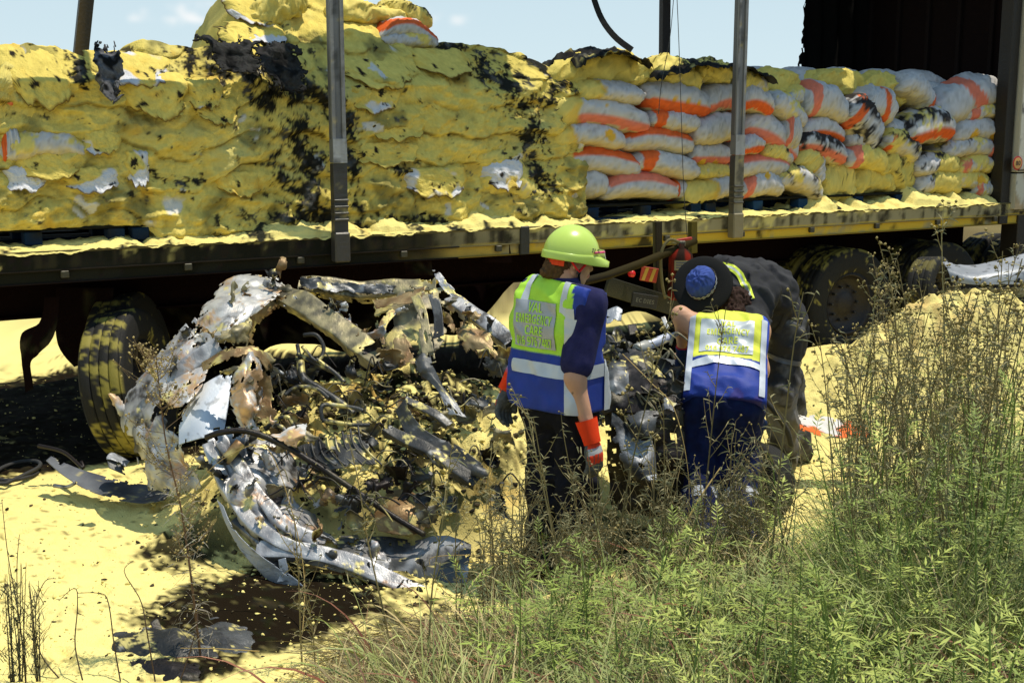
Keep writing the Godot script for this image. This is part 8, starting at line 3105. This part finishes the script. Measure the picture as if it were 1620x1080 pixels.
	for k in 60:
		var t := rng.randf_range(0.35, 0.99)
		var p := spline(main, t)
		var l := rng.randf_range(0.06, 0.26) * (1.0 if t < 0.85 else 0.5)
		var a := rng.randf() * TAU
		var d := Vector3(cos(a), rng.randf_range(0.2, 0.9), sin(a)).normalized()
		var q := [p, p + d * l * 0.5, p + (d + Vector3(0, 0.3, 0)).normalized() * l]
		bs.tube(q, 0.0016, 0.0007, Color(0.17, 0.12, 0.07), 4, false)
		for w in 9:
			var b := spline(q, rng.randf_range(0.3, 1.0)) + Vector3(rng.randf_range(-1, 1), rng.randf_range(-0.4, 1), rng.randf_range(-1, 1)) * 0.03
			bs.tube([spline(q, 0.8), b], 0.0006, 0.0006, Color(0.2, 0.15, 0.08), 3, false)
			seed_head(bh, b, rng.randf_range(0.003, 0.0062), Color(0.42, 0.33, 0.15) * rng.randf_range(0.6, 1.2))
	for k in 260:   # cobweb-like dead leaves lower down
		var p := spline(main, rng.randf_range(0.0, 0.6)) + Vector3(rng.randfn(0, 0.035), rng.randfn(0, 0.03), rng.randfn(0, 0.03))
		blade(bh, p, Vector3(rng.randf_range(-1, 1), rng.randf_range(-1, 0.6), rng.randf_range(-1, 1)), rng.randf_range(0.03, 0.09), 0.003, 1.2, Color(0.30, 0.27, 0.22) * rng.randf_range(0.5, 1.2), Color(0.3, 0.27, 0.2), 4)
	put("stem", bs, M.dry, bush)
	put("seed_heads", bh, M.dry, bush, Vector3.ZERO, "stuff")
	var thin := [[[40, 1080, 4.8], [30, 980, 4.85], [12, 880, 4.9], [2, 790, 4.95]], [[30, 1078, 4.9], [28, 1000, 4.9], [26, 900, 4.95], [30, 845, 5.0]], [[190, 1078, 4.8], [180, 1020, 4.85], [170, 950, 4.9], [154, 938, 4.9], [122, 938, 4.9]], [[245, 1078, 4.75], [232, 1000, 4.8], [222, 950, 4.85], [196, 905, 4.9], [208, 888, 4.95]], [[130, 1076, 4.8], [118, 1020, 4.85], [122, 960, 4.9], [118, 930, 4.95], [92, 950, 4.9]], [[95, 1075, 4.85], [62, 1030, 4.9], [56, 960, 4.9], [70, 920, 4.95], [88, 915, 4.95]], [[285, 1075, 4.7], [300, 1030, 4.75], [312, 985, 4.8], [310, 960, 4.85]]]
	for q in thin:
		var o := thing("thin_dead_stem", "thin dark dead stem standing on the sunlit powder", "stem", at(q[0][0], q[0][1], q[0][2]), "thin dead stems on the near powder")
		var m := MB.new()
		var line := smooth(P(q), 18)
		m.tube(line, 0.0032, 0.0012, Color(0.06, 0.04, 0.03), 5)
		put("stem", m, M.dry, o)
		var lf := MB.new()
		for k in 16:
			blade(lf, spline(line, rng.randf_range(0.2, 1.0)), Vector3(rng.randf_range(-1, 1), rng.randf_range(-0.6, 0.8), rng.randf_range(-1, 1)), rng.randf_range(0.012, 0.035), 0.003, 1.0, Color(0.10, 0.09, 0.06), Color(0.16, 0.14, 0.08), 3)
		put("shrivelled_leaves", lf, M.dry, o, Vector3.ZERO, "stuff")
	for q in [[35, 1078, 0.5], [62, 1078, 0.42], [18, 1079, 0.45]]:
		var o := thing("dark_tuft", "dark grey green wiry tuft at the near edge of the powder", "tuft", level(q[0], q[1]), "dark tufts on the near powder")
		var m := MB.new()
		var b0 := level(q[0], q[1])
		for k in 130:
			var h: float = rng.randf_range(0.02, q[2])
			blade(m, b0 + Vector3(rng.randfn(0, 0.018), h * 0.85, rng.randfn(0, 0.018)), Vector3(rng.randf_range(-0.5, 0.5), 1, rng.randf_range(-0.5, 0.5)), rng.randf_range(0.03, 0.09), 0.003, 0.6, Color(0.07, 0.075, 0.05) * rng.randf_range(0.6, 1.5), Color(0.14, 0.14, 0.09), 3)
		for k in 4:
			m.tube([b0 + Vector3(rng.randfn(0, 0.01), 0, 0), b0 + Vector3(rng.randfn(0, 0.02), q[2], rng.randfn(0, 0.02))], 0.003, 0.001, Color(0.05, 0.04, 0.03), 4)
		put("leaves", m, M.dry, o, Vector3.ZERO, "stuff")
	# bent straws crossing the wreck
	var arcs := [[[[470, 1075, 5.2], [480, 900, 5.5], [430, 720, 5.6], [372, 715, 5.6], [310, 770, 5.6], [300, 850, 5.6]], "long golden arching straw before the door skin"], [[[850, 900, 5.2], [790, 880, 5.3], [690, 880, 5.4], [680, 895, 5.4]], "golden bent straw in front of the dark side panel"], [[[410, 1030, 4.9], [345, 1026, 4.9], [285, 1025, 4.9]], "straight pale straw lying near the charred panel"], [[[1000, 1000, 5.0], [1060, 880, 5.2], [1100, 800, 5.3], [1140, 740, 5.4]], "thick tan broken cane leaning before the bending woman"], [[[985, 560, 6.0], [1030, 605, 5.8], [1068, 650, 5.7], [1090, 760, 5.6], [1085, 880, 5.5]], "thin tan stem leaning across the burnt engine"]]
	for q in arcs:
		var m := MB.new()
		var thick := 0.0065 if q[1].begins_with("thick") else 0.0024
		m.tube(smooth(P(q[0]), 40), thick, thick * 0.5, Color(0.40, 0.29, 0.11), 6)
		tag(put("straw_stem", m, M.dry, null, at(q[0][0][0], q[0][0][1], q[0][0][2])), q[1], "straw")
